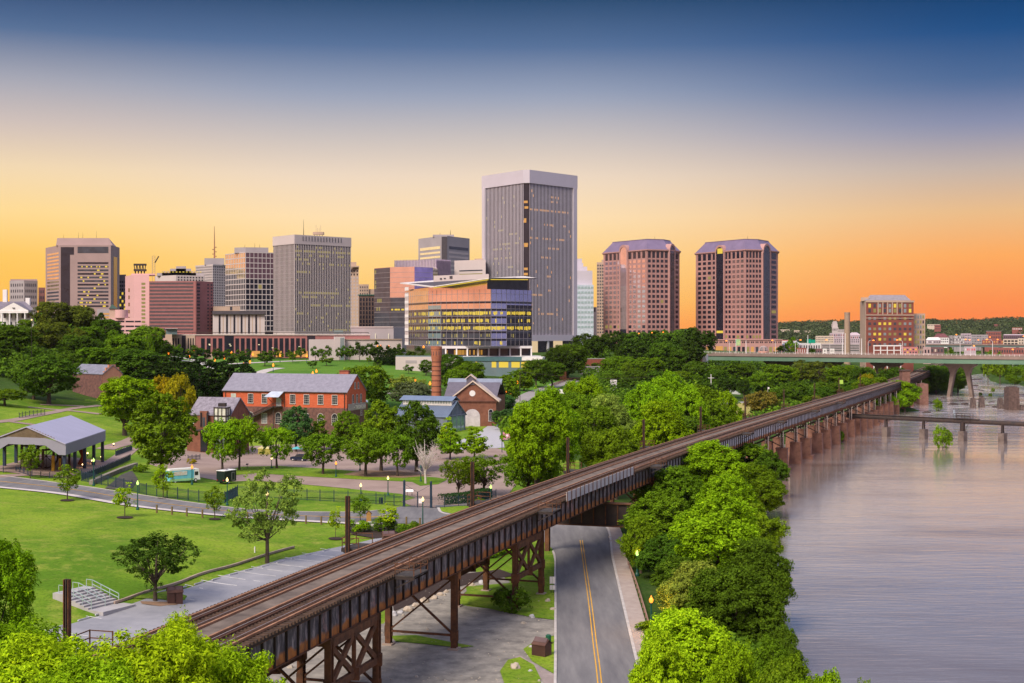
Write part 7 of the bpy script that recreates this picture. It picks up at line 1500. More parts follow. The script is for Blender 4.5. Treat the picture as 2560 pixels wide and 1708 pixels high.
# dead white tree
g = random.Random(77); P = crown_pts('vase', g, 60); me = trunk_mesh('trunk', g, P, 7.5,8.4,2.4,.22, BARKP, 17, True); V, q, lv = leaves(g.sample(P, 26), g, 7.5,8,2.6,.7,9,.22)
PROTO['bare'] = dict(W=8.2, H=11, crown=crown_mesh('crown', V, q, lv), trunk=me)
LC = {'mid': (0.146,0.257,0.012), 'deep': (0.091,0.177,0.014), 'dark': (0.055,0.108,0.012), 'lime': (0.329,0.513,0.012), 'bright': (0.220,0.388,0.010), 'olive': (0.146,0.177,0.018), 'pale': (0.244,0.342,0.050), 'blue': (0.079,0.182,0.045), 'gold': (0.390,0.319,0.012), 'hedge': (0.032,0.064,0.014), 'grey': (0.159,0.194,0.080), 'warm': (0.244,0.205,0.035), 'far': (0.073,0.097,0.045)}
TN = 0
def tree(key, x, d, ytop, wpx, col, label, group=None, name='tree', cat='tree', zbase=None, rz=None, fill=True):
    wpx *= (1.02 if key[:4] == 'near' and d < 300 else 1.17) if fill else 1
    """x: column, d: distance (or None -> ytop is a tuple), ytop: row of the top, wpx: crown width in photo pixels"""
    global TN; TN += 1; p = PROTO[key]; X_ = xa(x, d); z = H(X_, d) if zbase is None else zbase; z = max(z, WATER-.6)
    ht = max(zt(ytop, d)-z, 1.2); wd = wpx*d/F_PX; g = random.Random(TN*13+7)
    if fill and wd > 1.4*ht and d > 300 and key[:2] in ('bi', 'fa', 'ne'):
        full = wd; wd = 1.3*ht
        for sg in (g.choice((-1,1)),):
            w2 = max((full-wd)*.75/d*F_PX, 26); w2 = min(w2, wd*.95/d*F_PX); d2 = d+g.uniform(-14,14)
            tree(g.choice(('bigA', 'bigC', 'bigB')), x+sg*(full*.5*F_PX/d-w2*.42), d2, ytop+g.uniform(4,12), w2, col, 'medium tree filling the woods, one of many alike', 'trees filling the woods', fill=False)
    t = thing(name, label, cat, (X_, d, z-.05), group); t.scale = (wd/p['W'], wd/p['W'], ht/p['H']); t.rotation_euler = (0,0, g.uniform(0,6.28) if rz is None else rz)
    c = LC[col]; k = g.uniform(.88,1.14); h = g.uniform(-.1,.1)
    for part in ('trunk', 'crown'):
        o = bpy.data.objects.new(part, p[part]); COL.objects.link(o); o.parent = t
        if part == 'crown': o.color = (c[0]*k*(1+h), c[1]*k, c[2]*k*(1-h),1)
    return t
def on(y, x): return G(x, y).y
# --- row of street trees and yard trees (x, base row, top row, width, ...)
for key, x, yb, yt, w_, col, lab in [
 ('young', 76,1196,1113,48, 'mid', 'young round tree in front of the steel pavilion opening'),
 ('young', 168,1250,1163,56, 'mid', 'young tree on the road edge, right of the pavilion corner'),
 ('younglight', 312,1292,1192,56, 'lime', 'young lime green tree with mulch ring left of a lit green lamp'),
 ('young', 408,1246,1163,48, 'bright', 'young tree inside the iron fence before the big round tree'),
 ('young', 537,1297,1216,46, 'mid', 'young dark tree with yellow top by the wooden bollards'),
 ('open', 668,1408,1165,165, 'pale', 'tall airy pale green tree beside the parking lot'),
 ('airy', 388,1503,1340,178, 'dark', 'dark spreading tree on the small island in the parking lot'),
 ('younglight', 839,1345,1252,36, 'lime', 'slim lime sapling with mulch ring left of the steel mast'),
 ('young', 901,1306,1237,46, 'mid', 'small dark oval tree at the far kerb above the planting bed'),
 ('younglight', 972,1330,1247,62, 'lime', 'conical lime tree in the shrub bed beside the viaduct'),
 ('roundB', 556,1178,1052,92, 'bright', 'left one of two bright yard trees before the brick wing'),
 ('roundB', 598,1176,1044,84, 'bright', 'right one of two bright yard trees before the brick wing'),
 ('roundB', 692,1172,1067,86, 'bright', 'bright yard tree left of the parked blue car'),
 ('roundB', 807,1186,1082,104, 'mid', 'yard tree right of the parked car, left of four island trees'),
 ('roundA', 914,1192,1068,106, 'mid', 'broad round tree on the bare patch of the yard island'),
 ('roundB', 994,1192,1084,82, 'mid', 'round yard tree just left of the white-barked tree'),
 ('bare', 1064,1210,1086,88, 'grey', 'white-barked nearly leafless tree on the yard island'),
 ('bigA', 740,1130,1012,74, 'blue', 'tall feathery tree before the middle of the ironworks hall'),
 ('cone', 797,1126,1030,60, 'mid', 'pointed light tree before the right windows of the ironworks hall'),
 ('bigA', 868,1130,1025,66, 'mid', 'tree in front of the gable corner of the ironworks hall'),
 ('bigA', 953,1178,996,100, 'mid', 'large dome tree left of its twin before the blue metal roof'),
 ('bigA', 1041,1180,998,104, 'deep', 'large dome tree covering the middle of the blue metal roof'),
 ('layer', 1125,1150,1052,74, 'bright', 'bright layered tree right of the large dome trees'),
 ('layer', 1186,1148,1048,72, 'bright', 'layered tree before the arched white foundry door'),
 ('cone', 1118,1122,1036,50, 'lime', 'lime treetop at the gable of the blue roofed hall'),
 ('airy', 1146,1248,1146,78, 'mid', 'small airy tree behind the clipped hedge, left'),
 ('airy', 1210,1240,1136,120, 'mid', 'wide airy tree behind the clipped hedge, right'),
 ('roundA', 1178,1236,1155,70, 'pale', 'pale airy tree between the two hedge trees'),
 ]:
    d = on(yb, x); tree(key, x, d, yt, w_, col, lab)
# --- big trees of the left park
for key, x, d, yt, w_, col, lab in [
 ('bigA', 404,292,978,150, 'mid', 'huge dense oval tree between the pavilion and the brick wing'),
 ('bigC', 312,395,936,150, 'bright', 'wide bright tree behind the huge oval tree, below the stepped gable'),
 ('roundA', 452,428,935,66, 'gold', 'golden-green bushy tree right of the stepped-gable store'),
 ('roundA', 402,440,940,60, 'gold', 'yellowish bush tree beside the coloured canopy'),
 ('bigA', 122,462,882,130, 'deep', 'dark conical-domed tree with two trunks left of the brick store'),
 ('bigA', 84,470,900,90, 'deep', 'darker tree leaning behind the domed park tree'),
 ('roundA', 12,436,972,96, 'mid', 'low round tree on the path at the left picture edge'),
 ('bigC', 22,540,808,170, 'deep', 'large tree mass at the left picture edge below the mansion'),
 ('bigB', 130,570,808,150, 'olive', 'olive clumped tree between mansion and brick store'),
 ('bigB', 128,640,757,190, 'olive', 'broad flat-topped tree on the hill just right of the mansion'),
 ('bigB', 196,660,772,120, 'dark', 'dark tree on the hilltop right of the flat-topped tree'),
 ('bigC', 232,610,812,110, 'mid', 'paler tree left of centre on the wooded slope'),
 ('bigB', 262,640,800,120, 'deep', 'tree near the pink parking garage, top of the slope'),
 ('bigC', 310,560,832,130, 'mid', 'tall light tree in the middle of the left wood'),
 ('bigB', 372,620,818,92, 'mid', 'bright round tree at the right end of the left wood'),
 ('bigA', 402,640,848,52, 'dark', 'small dark round tree by the terrace lamps'),
 ('bigB', 190,560,840,120, 'deep', 'tree in the hollow behind the brick store, left'),
 ('bigC', 235,545,865,110, 'mid', 'tree rising directly behind the brick store roof'),
 ('bigC', 268,575,858,100, 'deep', 'tree above the stepped gable'),('bigB', 170,520,885,90, 'deep', 'low dark tree touching the brick store left wall'),
 ('bigC', 340,520,868,110, 'deep', 'dark tree between stepped gable and golden bushes'),('bigC', -60,520,840,160, 'deep', 'tree cut off by the left picture edge'),
 ('bigB', 60,620,800,110, 'mid', 'tree below the mansion portico'),
 ]: tree(key, x, d, yt, w_, col, lab)
# dark conifer belt behind the ironworks
g = random.Random(5)
for k in range(16):
    x = 388+k*16.5+g.uniform(-5,5); d = g.uniform(470,520); tree('conifer', x, d, 872+g.uniform(-6,14)+max(0,(x-520)*.14)+ (28 if x > 620 else 0),60, 'hedge', 'dark conifer in the evergreen screen behind the ironworks hall', 'dark conifers behind the ironworks')
for k in range(8):
    x = 380+k*18+g.uniform(-5,5); d = g.uniform(440,470); tree('conifer', x, d, 905+g.uniform(-8,14)+(18 if x > 500 else 0),66, 'hedge', 'dark conifer in the front of the evergreen screen', 'dark conifers behind the ironworks')
# trees right of the ironworks and behind
for key, x, d, yt, w_, col, lab in [
 ('bigB', 905,500,918,120, 'mid', 'dark-topped broad tree right of the ironworks gable'),('bigB', 880,480,940,90, 'deep', 'tree hugging the back right corner of the ironworks hall'),
 ('airy', 1020,500,940,96, 'pale', 'light spreading tree left of the factory chimney'),('roundA', 1030,492,955,110, 'grey', 'low pale shrubby tree left of the factory chimney'),
 ('bigB', 1125,575,888,80, 'deep', 'dark tree right behind the factory chimney'),('bigB', 1178,560,908,84, 'mid', 'round tree above the pediment foundry roof'),('bigC', 1160,600,900,70, 'deep', 'dark tree before the headquarters garden level'),
 ('bigA', 1065,612,898,34, 'deep', 'small dark tree beside the cream retaining wall'),('bigB', 1140,520,925,70, 'mid', 'tree between chimney and foundry cupola'),
 ('cone', 1310,560,905,60, 'mid', 'pointed tree in front of the headquarters right corner'),('bigB', 1340,590,900,64, 'deep', 'dark tree right of the garden level windows'),('bigA', 1290,560,925,50, 'mid', 'smaller pointed tree below the garden level'),('bigC', 1380,600,902,60, 'deep', 'dark tree at the lit brick wall'),
 ('bigB', 1418,655,863,96, 'deep', 'dark spreading tree right of the tallest tower foot'),('bigB', 1395,640,872,60, 'dark', 'low dark tree beside the tallest tower foot'),
 ('bigC', 1262,480,985,110, 'blue', 'bluish green tree right of the pediment foundry'),('bigC', 1280,440,1020,90, 'blue', 'bluish shrubby tree behind the pink banner'),
 ('bigA', 1268,500,935,60, 'mid', 'slender tree left of the curved path'),
 ('nearA', 1340,262,998,190, 'bright', 'very tall bright sycamore right of the foundry yard'),('nearB', 1370,300,965,130, 'bright', 'taller sycamore top just behind the very tall bright one'),('nearB', 1320,268,1060,150, 'mid', 'lower left crown of the sycamore group by the yard'),
 ('nearA', 1470,385,948,110, 'bright', 'feathery sycamore left of centre behind the viaduct'),('bigC', 1440,370,975,100, 'mid', 'sycamore left of the feathery one'),('nearB', 1520,330,985,130, 'pale', 'pale rounded tree in the middle of the viaduct woods'),('bigB', 1490,320,1020,110, 'mid', 'darker tree under the pale rounded tree'),
 ('nearA', 1540,268,1075,165, 'mid', 'broad tree leaning toward the viaduct track'),('nearB', 1612,350,955,120, 'bright', 'upright knobbly sycamore with dense bright top'),('nearA', 1660,372,938,130, 'bright', 'tallest knobbly sycamore of the viaduct woods'),('nearB', 1650,300,1000,150, 'bright', 'sycamore lower crown right beside the signal mast'),
 ('nearA', 1716,345,972,120, 'bright', 'sycamore right of the tallest knobbly one'),('bigC', 1745,378,955,110, 'mid', 'tree with dark hollows before the dry field'),('nearB', 1780,372,1002,130, 'mid', 'rounded tree near the second signal mast'),('bigC', 1700,330,1030,120, 'deep', 'dark lower tree hugging the viaduct'),('cone', 1838,420,992,70, 'bright', 'slim bright tree left of the barriers'),('bigB', 1800,395,980,70, 'bright', 'bright treetop before the dry field'),
 ('roundA', 1906,505,978,84, 'warm', 'brownish-green round tree beside the floodlight pole'),('bigB', 1990,560,958,160, 'deep', 'wide dark flat tree mass right of the floodlight pole'),('bigB', 2070,600,958,110, 'deep', 'dark tree mass near the lime banner'),('bigB', 1950,545,975,90, 'deep', 'dark tree left in the flat mass'),('bigB', 2030,540,990,100, 'mid', 'tree lower in the flat mass beside the track'),('bigC', 2140,640,950,80, 'deep', 'dark tree between the lime banner and the viaduct'),
 ('open', 2000,720,897,110, 'olive', 'tall olive tree with pale trunk under the highway bridge'),('open', 2050,715,900,100, 'olive', 'second tall olive tree with pale trunk under the highway bridge'),('bigC', 1945,690,908,90, 'mid', 'green tree below the left bridge pier'),('bigB', 2110,700,915,90, 'mid', 'mid green tree below the bridge, right of the olive pair'),('cone', 2202,650,915,30, 'deep', 'ivy-clad column-like tree before the second bridge pier'),('roundA', 2170,650,935,46, 'gold', 'yellow-green small tree by the viaduct under the bridge'),('bigB', 2155,660,920,60, 'deep', 'dark tree left of the ivy column'),('bigC', 2235,690,915,60, 'deep', 'dark tree between the pier legs and the viaduct'),
 ('bigB', 1905,660,935,90, 'mid', 'bright leafy tree left of the olive pair'),('bigC', 1850,700,905,110, 'deep', 'tree right of the salmon brick wall'),('bigB', 1790,690,925,100, 'deep', 'dark tree beside the white cross mast'),('bigB', 1740,700,905,110, 'deep', 'dark round tree below the salmon brick wall'),('bigC', 1700,660,925,90, 'mid', 'lighter round tree left of the cross mast'),('bigB', 1820,640,945,90, 'dark', 'very dark tree clump behind the stage canopy'),('bigC', 1680,590,935,50, 'blue', 'small bluish tree in the wood gap'),('bigB', 1760,600,960,80, 'dark', 'dark layered tree left of the stage canopy'),
 ('bigB', 1520,700,898,110, 'mid', 'domed tree left in the central wood'),('bigB', 1560,690,892,120, 'mid', 'large dome tree centred in the central wood'),('bigB', 1620,680,895,110, 'mid', 'large dome tree right in the central wood'),('bigB', 1590,640,925,120, 'deep', 'lower dark tree in the central wood front'),('bigB', 1530,620,935,100, 'deep', 'lower dark tree left in the central wood front'),('bigC', 1660,720,850,70, 'deep', 'tall pointed tree right of the central wood'),('bigC', 1690,715,868,60, 'deep', 'tall tree between central wood and salmon wall'),('bigC', 1640,640,925,80, 'deep', 'dark tree in the right front of the central wood'),('bigA', 1560,590,958,90, 'dark', 'darkest low crown above the white ribbed wall'),('bigB', 1600,560,965,70, 'blue', 'low bluish crown above the knobbly sycamore'),('bigB', 1650,560,975,90, 'deep', 'dark crown behind the tallest knobbly sycamore'),('bigB', 1730,540,1000,90, 'deep', 'dark crown behind the hollowed tree'),
 ]: tree(key, x, d, yt, w_, col, lab)
# tree belt at the feet of the towers
for key, x, d, yt, w_, col, lab in [
 ('farA', 1462,860,832,66, 'dark', 'dark tree at the foot of the stepped blue tower'),('farB', 1500,850,838,70, 'dark', 'dark tree left at the left twin\'s foot'),('farA', 1545,880,826,78, 'dark', 'dark tree under the left twin\'s glass bay'),('farB', 1590,880,828,80, 'deep', 'tree under the corner of the left twin'),('farA', 1640,880,824,90, 'deep', 'tree right below the left twin'),('farB', 1690,870,822,96, 'deep', 'broad tree in the gap between the twins'),('farA', 1738,850,816,100, 'dark', 'tall dark tree overlapping the right twin\'s left edge'),('farA', 1480,800,848,80, 'dark', 'second-row dark tree above the brick garden wall'),('farA', 1590,780,846,90, 'dark', 'second-row tree below the left twin'),('farB', 1660,790,850,80, 'dark', 'second-row tree before the gap between the twins'),('farC', 1725,800,850,60, 'dark', 'second-row tree beside the arcade podium'),('farB', 1430,830,862,60, 'deep', 'low tree left of the stepped blue tower foot'),
 ('farsmall', 1955,860,862,50, 'dark', 'dark bush tree right of the gazebo'),('farsmall', 1975,900,866,44, 'mid', 'green bush before the red house row'),('farsmall', 1977,1150,840,30, 'bright', 'bright round tree among the pale house roofs'),('farsmall', 2038,900,868,40, 'dark', 'dark bush before the dusky brick shed'),('farsmall', 2375,900,866,26, 'mid', 'green tree at the pylon foot'),('farsmall', 2470,900,872,30, 'mid', 'left bush under the far road'),('farsmall', 2500,900,876,34, 'mid', 'right bush under the far road'),('farsmall', 400,700,853,34, 'mid', 'small tree left of the cream corner tower')]: tree(key, x, d, yt, w_, col, lab)
# street trees on the terrace
g = random.Random(9)
for i, (x, yb, yt, w_, col) in enumerate([(436,900,861,34, 'deep'),(445,892,859,18, 'mid'),(491,898,861,34, 'deep'),(542,893,870,22, 'deep'),(567,898,872,22, 'deep'),(593,912,872,22, 'deep'),(617,896,871,22, 'deep'),(662,916,878,34, 'deep'),(660,885,876,16, 'deep'),(686,890,869,22, 'deep'),(702,893,881,14, 'mid'),(725,890,873,16, 'deep'),(732,908,878,16, 'mid'),(752,888,866,22, 'deep'),(789,888,864,22, 'deep'),(815,887,862,24, 'deep'),(782,921,900,20, 'deep'),(816,915,888,26, 'mid'),(849,884,867,18, 'deep'),(862,885,862,18, 'deep'),(874,886,862,20, 'deep'),(899,884,852,26, 'dark'),(925,886,857,26, 'dark'),(940,878,850,26, 'dark'),(975,882,862,24, 'dark'),(993,884,857,22, 'deep'),(1010,884,868,30, 'dark'),(1045,886,864,32, 'dark'),(945,932,898,18, 'deep'),(1022,935,910,20, 'deep'),(1009,922,900,13, 'mid'),(922,910,888,12, 'mid')]):
    lab = 'street tree on the terrace between the museum and the lawn' if i < 26 else None
    labs = {16: 'lone dark tree on the lawn above the ironworks ridge, left', 17: 'lone brighter tree on the lawn above the ironworks chimney', 28: 'lone pointed tree on the lawn left of the pale wall', 29: 'lone oval tree low on the lawn beside the chimney', 30: 'sapling right below the cream retaining wall', 31: 'pale sapling high on the lawn', 7: 'largest round terrace tree above the evergreen screen'}
    tree('farsmall', x, min(on(yb, x),697 if x < 765 else 683 if x < 1000 else 648), yt, w_*1.1, col, labs.get(i, 'small street tree along the terrace before the low brick museum'), None if i in labs else 'street trees along the terrace')
for k in range(9): tree('conifer', 945+k*7,665+k%2*8,866+(k % 3)*3,22, 'hedge', 'dark narrow evergreen in the row at the lawn\'s right top', 'evergreens at the lawn edge')
# --- riverside trees right of the lower road
for key, x, d, yt, w_, col, lab in [
 ('nearA', 1735,112,1535,300, 'lime', 'bright lime crown at the bottom right of the picture'),('nearC', 1655,106,1590,170, 'lime', 'lower left lobe tree beside the bottom right crown'),('nearB', 1835,104,1600,180, 'bright', 'tree right of the lime crown at the picture foot'),
 ('nearA', 1850,138,1425,240, 'deep', 'dark drooping tree over the water above the lime crown'),('nearC', 1795,172,1236,230, 'bright', 'tall bright riverside tree in the middle right'),('nearB', 1890,158,1345,190, 'deep', 'dark river-leaning tree below the bright one'),('nearC', 1655,196,1232,190, 'mid', 'blue-green tree by the yellow-green lamp'),('nearB', 1602,186,1290,110, 'mid', 'low leaning tree over the road kerb by the yellow lamp'),('nearB', 1740,150,1400,190, 'pale', 'leafy tree filling the gap above the lime crown'),('nearC', 1890,195,1265,150, 'mid', 'tree over the water right of the tall bright one'),
 ('nearB', 1690,226,1165,180, 'mid', 'tree just below the grey viaduct sheeting'),('nearA', 1790,250,1108,200, 'bright', 'broad rounded tree hugging the viaduct girder'),('nearC', 1890,255,1165,150, 'mid', 'rounded riverside tree beside the broad one'),('nearB', 1880,300,1108,150, 'mid', 'tree at the first river pier'),('nearC', 1750,282,1112,130, 'pale', 'crown touching the viaduct near its walkway'),('nearA', 1640,236,1195,130, 'mid', 'tree under the viaduct near the pink pier'),('nearB', 1820,215,1185,170, 'bright', 'bright crown between the broad tree and the tall riverside tree'),('nearC', 1925,285,1130,90, 'deep', 'dark crown edge over the water by the first pier'),
 ('nearC', 1700,165,1395,150, 'deep', 'shaded tree beside the bright orange lamp'),('nearB', 1665,182,1335,140, 'deep', 'shaded tree above the bright orange lamp'),('bush', 1645,150,1550,90, 'mid', 'shrub below the bright orange lamp'),('bush', 1690,130,1630,120, 'mid', 'shrub at the footpath rail near the picture foot'),
 ('nearB', 1955,122,1560,110, 'deep', 'dark crown over the bank edge right of the lime crown'),('nearC', 1925,112,1600,130, 'mid', 'crown filling the bank corner by the water'),('nearA', 1985,98,1650,160, 'mid', 'leafy crown left at the bottom edge by the water'),('nearB', 2160,84,1702,150, 'mid', 'lowest crown tip over the water at the bottom edge'),
 ('nearB', 1960,95,1668,210, 'mid', 'low leafy crown at the bottom edge by the water'),('nearA', 2070,88,1694,190, 'bright', 'crown just showing at the bottom edge over the water'),
 ('fore', 90,70,1600,430, 'lime', 'bright foreground crown at the bottom left corner'),('foreB', 330,66,1590,420, 'lime', 'bright foreground crown below the left steel mast'),('fore', 545,68,1622,330, 'lime', 'bright foreground crown covering the near end of the viaduct'),('foreB', -40,80,1565,360, 'bright', 'shaded foreground crown behind the corner crown'),
 ('foreB', -60,92,1368,250, 'bright', 'feathery foreground tree at the left edge above the corner'),('foreB', 455,74,1548,190, 'lime', 'foreground treetop reaching up over the rails'),('fore', 230,62,1660,460, 'lime', 'lowest foreground crown along the bottom edge'),
 ('bigB', 2180,588,945,80, 'mid', 'bushy tree at the viaduct, left of the ruined red pier'),('bigB', 2230,582,985,110, 'bright', 'bright bushy tree at the water edge by the viaduct'),('bigB', 2205,575,985,95, 'bright', 'second bright bushy crown leaning over the viaduct foot'),('bigC', 2262,592,975,75, 'bright', 'leafy crown spilling over the bank beside the red pier'),('bigB', 2265,604,960,70, 'mid', 'tree right of the bright waterside bush'),('bigC', 2248,600,948,50, 'bright', 'tall bright tree before the square brick pier'),
 ('bigA', 2395,785,915,50, 'deep', 'upright dark tree behind the right bridge leg'),('bigB', 2340,775,915,80, 'deep', 'dark bank tree left between the arched legs'),('bigB', 2380,780,918,70, 'deep', 'dark bank tree between the arched legs'),('bigB', 2310,790,925,70, 'deep', 'bank tree left of the arched legs'),('bigC', 2290,760,940,60, 'mid', 'lighter bank tree right of the square brick pier'),
 ('bigB', 2500,990,915,60, 'mid', 'far bank tree left on the island'),('bigB', 2540,960,918,70, 'mid', 'far bank tree right on the island'),('bigB', 2520,930,938,80, 'mid', 'low front tree on the far island'),('bigB', 2570,900,930,80, 'mid', 'far bank tree cut by the right picture edge'),('farB', 2450,1180,910,50, 'dark', 'dark tree where the river narrows'),('farB', 2480,1150,908,50, 'dark', 'dark tree right of the narrows'),('farB', 2410,1200,908,60, 'dark', 'dark tree left of the narrows'),('farB', 2520,1180,908,60, 'dark', 'dark tree behind the far island'),('farA', 2570,1100,908,60, 'dark', 'dark tree behind the island at the right edge')]:
    tree(key, x, d, yt, w_, col, lab)
# shrubs standing in the river and on pier tops
for x, yb, yt, w_, lab in ((2356,1122,1062,44, 'flooded leafy shrub in the river below the pipeline bridge'),(2094,1103,1072,30, 'green bush at the foot of the viaduct river piers'),(2345,1028,994,22, 'flooded shrub left of the flat rock'),(2482,980,969,9, 'tiny shrub in the upper rapids'),(2451,990,980,8, 'smallest shrub in the rapids'),(2476,992,982,9, 'low shrub behind the middle tapered pier')):
    Yd = 36*F_PX/(yb-HOR); tree('bush', x, Yd, yt, w_, 'mid', lab, name='shrub', cat='shrub', zbase=WATER-.2)
for x, yb, yt, w_, col, lab in ((893,1330,1298,54, 'bright', 'round bright shrub left of the green utility box'),(960,1330,1290,60, 'deep', 'dark shrub under the conical lime tree'),(1012,1334,1308,40, 'mid', 'shrub right of the conical lime tree'),(1036,1325,1300,22, 'mid', 'small round shrub between two bollards'),(1052,1330,1312,34, 'bright', 'low flowering shrub by the street lamp foot'),(1280,1532,1462,84, 'deep', 'dark shrub between the viaduct legs'),(1195,1265,1243,30, 'mid', 'shrub at the right end of the clipped hedge'),(1186,1272,1256,18, 'lime', 'yellow-green sprig above the viaduct rail'),(350,1180,1160,40, 'mid', 'shrub on the bank beside the ramp fence'),(478,1160,1146,22, 'gold', 'small yellow-green bush by the brick wing door')):
    tree('bush', x, on(yb, x), yt, w_, col, lab, name='shrub', cat='shrub')
g = random.Random(3)
for k in range(12): tree('bush', 1000+k*26+g.uniform(-8,8), on(1450-k*7,1000+k*26),1418-k*7+g.uniform(-8,8),54, 'bright', 'low bright shrub in the bank planting behind the boulders', 'shrubs on the bank behind the boulders', 'shrub', 'shrub')
# far-off woods read as one mass: leaf clumps over the ridge, the valley and the river bank
def mass(name, label, pts, ls, per, cl, col):
    g = random.Random(len(pts)); rs = np.random.RandomState(1); Vs = []; Q = []; Lv = []; n = 0
    for x, d, top in pts:
        X_ = xa(x, d); z = H(X_, d); hh = top; m_ = per; a = rs.normal(size=(m_, 3)); a /= np.linalg.norm(a, axis=1)[:,None]; a[:,2] = np.abs(a[:,2])*1.0-.15
        r = cl*rs.uniform(.7,1.1, m_)[:,None]; pos = np.array([X_, d, z+hh*.35])+a*r*np.array([1,1, hh*.65/cl]); nr_ = a+rs.normal(size=(m_, 3))*.5+np.array([0,0,.4]); nr_ /= np.linalg.norm(nr_, axis=1)[:,None]
        u = np.cross(nr_, rs.normal(size=(m_, 3))); u /= np.linalg.norm(u, axis=1)[:,None]; v = np.cross(nr_, u); l_ = ls*rs.uniform(.6,1.4, m_)[:,None]
        Vs.append(np.stack([pos-u*l_/2, pos+v*l_*.4, pos+u*l_/2, pos-v*l_*.4], 1).reshape(-1,3)); Lv.append(np.clip(rs.normal(.5,.18, m_)+rs.uniform(-.2,.2),0,1)); n += m_
    V = np.concatenate(Vs); me = crown_mesh(name, V, np.arange(n*4).reshape(-1,4), np.concatenate(Lv)); o = bpy.data.objects.new(name, me); COL.objects.link(o); o.color = (*LC[col], 1); tag(o, label, None, None, 'stuff'); return o
g = random.Random(21)
mass('ridge_woods', 'far wooded ridge along the right horizon', [(g.uniform(1930,2640),1750+1300*g.random()**.7, g.uniform(9,15)) for _ in range(900)], 3.4,60,11, 'far')
mass('valley_woods', 'mixed woods between the city buildings far right', [(g.uniform(1940,2640), g.uniform(1560,2000), g.uniform(6,9)) for _ in range(150)], 2.6,60,8, 'far')
und = []
for _ in range(1500):
    x = g.uniform(1250,2330); d = math.exp(g.uniform(math.log(420), math.log(900))); X_ = xa(x, d)
    if riv_sd(X_, d) < 12: continue
    i = vi(d); n, dd = vnorm(i)
    if d < 1000 and -14 < (Vector((X_, d))-S[i]).dot(n) < 22: continue
    y_ = HOR+(CAMZ-H(X_, d))*F_PX/d
    if x < 1460 and y_ < 1075: continue
    if 1680 < x < 1900 and 990 < y_ < 1070: continue
    und.append((x, d, g.uniform(3.5,8)))
mass('undergrowth', 'bushy undergrowth filling the woods behind the viaduct', und, 1.1,90,4.5, 'deep')
und = []
for _ in range(700):
    x = g.uniform(-150,560); d = math.exp(g.uniform(math.log(505), math.log(720)))
    if x > 400 and d < 560: pass
    if x > 420 and d > 600: continue
    if 175 < x < 310 and d < 520: continue
    if x < 95 and d > 610: continue
    und.append((x, d, g.uniform(4,8)))
mass('slope_undergrowth', 'undergrowth of the wooded slope below the mansion', und, 1.2,90,4.5, 'deep')
und = []
for _ in range(900):
    d = g.uniform(100,320); i = vi(d); sx_ = g.uniform(0,1); rx = {True: 0}.get(False, None)
    xr = xa(1600-(d-128)*.9 if d < 230 else 1512, d)+7; xb = np.interp(d, RIV[:, 1][:8], RIV[:, 0][:8])-(3 if d < 150 else 0)
    X_ = xr+(xb-3-xr)*sx_
    if d > 190 and X_ < S[i].x+4: continue
    und.append((X_/d*F_PX+1280, d, g.uniform(1.5,4.5)))
mass('bank_undergrowth', 'shrubby undergrowth between the road and the river', und, .6,120,2.4, 'deep')
und = [(g.uniform(2290,2420), g.uniform(795,900), g.uniform(4,8)) for _ in range(60)]+[(g.uniform(2455,2640), g.uniform(985,1120), g.uniform(4,8)) for _ in range(80)]+[(g.uniform(2120,2260), g.uniform(590,640), g.uniform(3,7)) for _ in range(30)]+[(g.uniform(2400,2640), g.uniform(1180,1300), g.uniform(6,12)) for _ in range(90)]
mass('far_bank_bushes', 'bushes along the far river banks under the bridge', [(x, d, t_) for x, d, t_ in und if riv_sd(xa(x, d), d) > 3], 1.3,80,5, 'deep')
# ================================================================ small things
GPOST = mat('lamp_green', (.01,.07,.06),.45); GLOBE = mat('lit_globe', (1.0,.72,.28), emit=2.6); GLOBEG = mat('lit_globe_greenish', (.62,1.0,.22), emit=1.8); AMB = mat('amber_globe', (1.0,.24,.02), emit=3.0); AMB2 = mat('distant_amber_globe', (1.0,.22,.015), emit=3.2); GOFF = mat('unlit_globe', (.75,.75,.72),.3)
NL = 0
def glow(p, e, col=(1,.62,.25), r=.25, par=None):
    global NL; NL += 1; l = bpy.data.lights.new('lamp_light', 'POINT'); l.energy = e; l.color = col; l.shadow_soft_size = r; o = bpy.data.objects.new('lamp_light', l); COL.objects.link(o); o.location = p
    if par: o.parent = par; o.location = Vector(p)-Vector(woff(par))
def street_lamp(x, yg, yb, lab, globe=GLOBE, e=0, group='acorn street lamps', col=(1,.7,.3)):
    p = G(x, yb); k_ = 1.0
    if yb < 1005: p = GD(x, min(p.y, 698 if x < 765 else 684)); k_ = 1.9
    h = zt(yg, p.y)-p.z; t = thing('street_lamp', lab, 'street lamp', p, group); b = MB()
    b.lathe(p, [(.30,0),(.30,.25),(.18,.5),(.11,.9),(.08, h-.8),(.12, h-.6),(.16, h-.45)], GPOST, 8); b.build('post', t)
    b = MB(); b.lathe((p.x, p.y, p.z+h-.45), [(.13*k_, 0),(.23*k_, .2*k_),(.23*k_, .4*k_),(.1*k_, .6*k_),(.04,.8*k_)], globe if globe is not AMB or k_ == 1 else AMB2,8); b.build('globe', t)
    if e: glow((p.x, p.y, p.z+h+.1), e, col, .3, t)
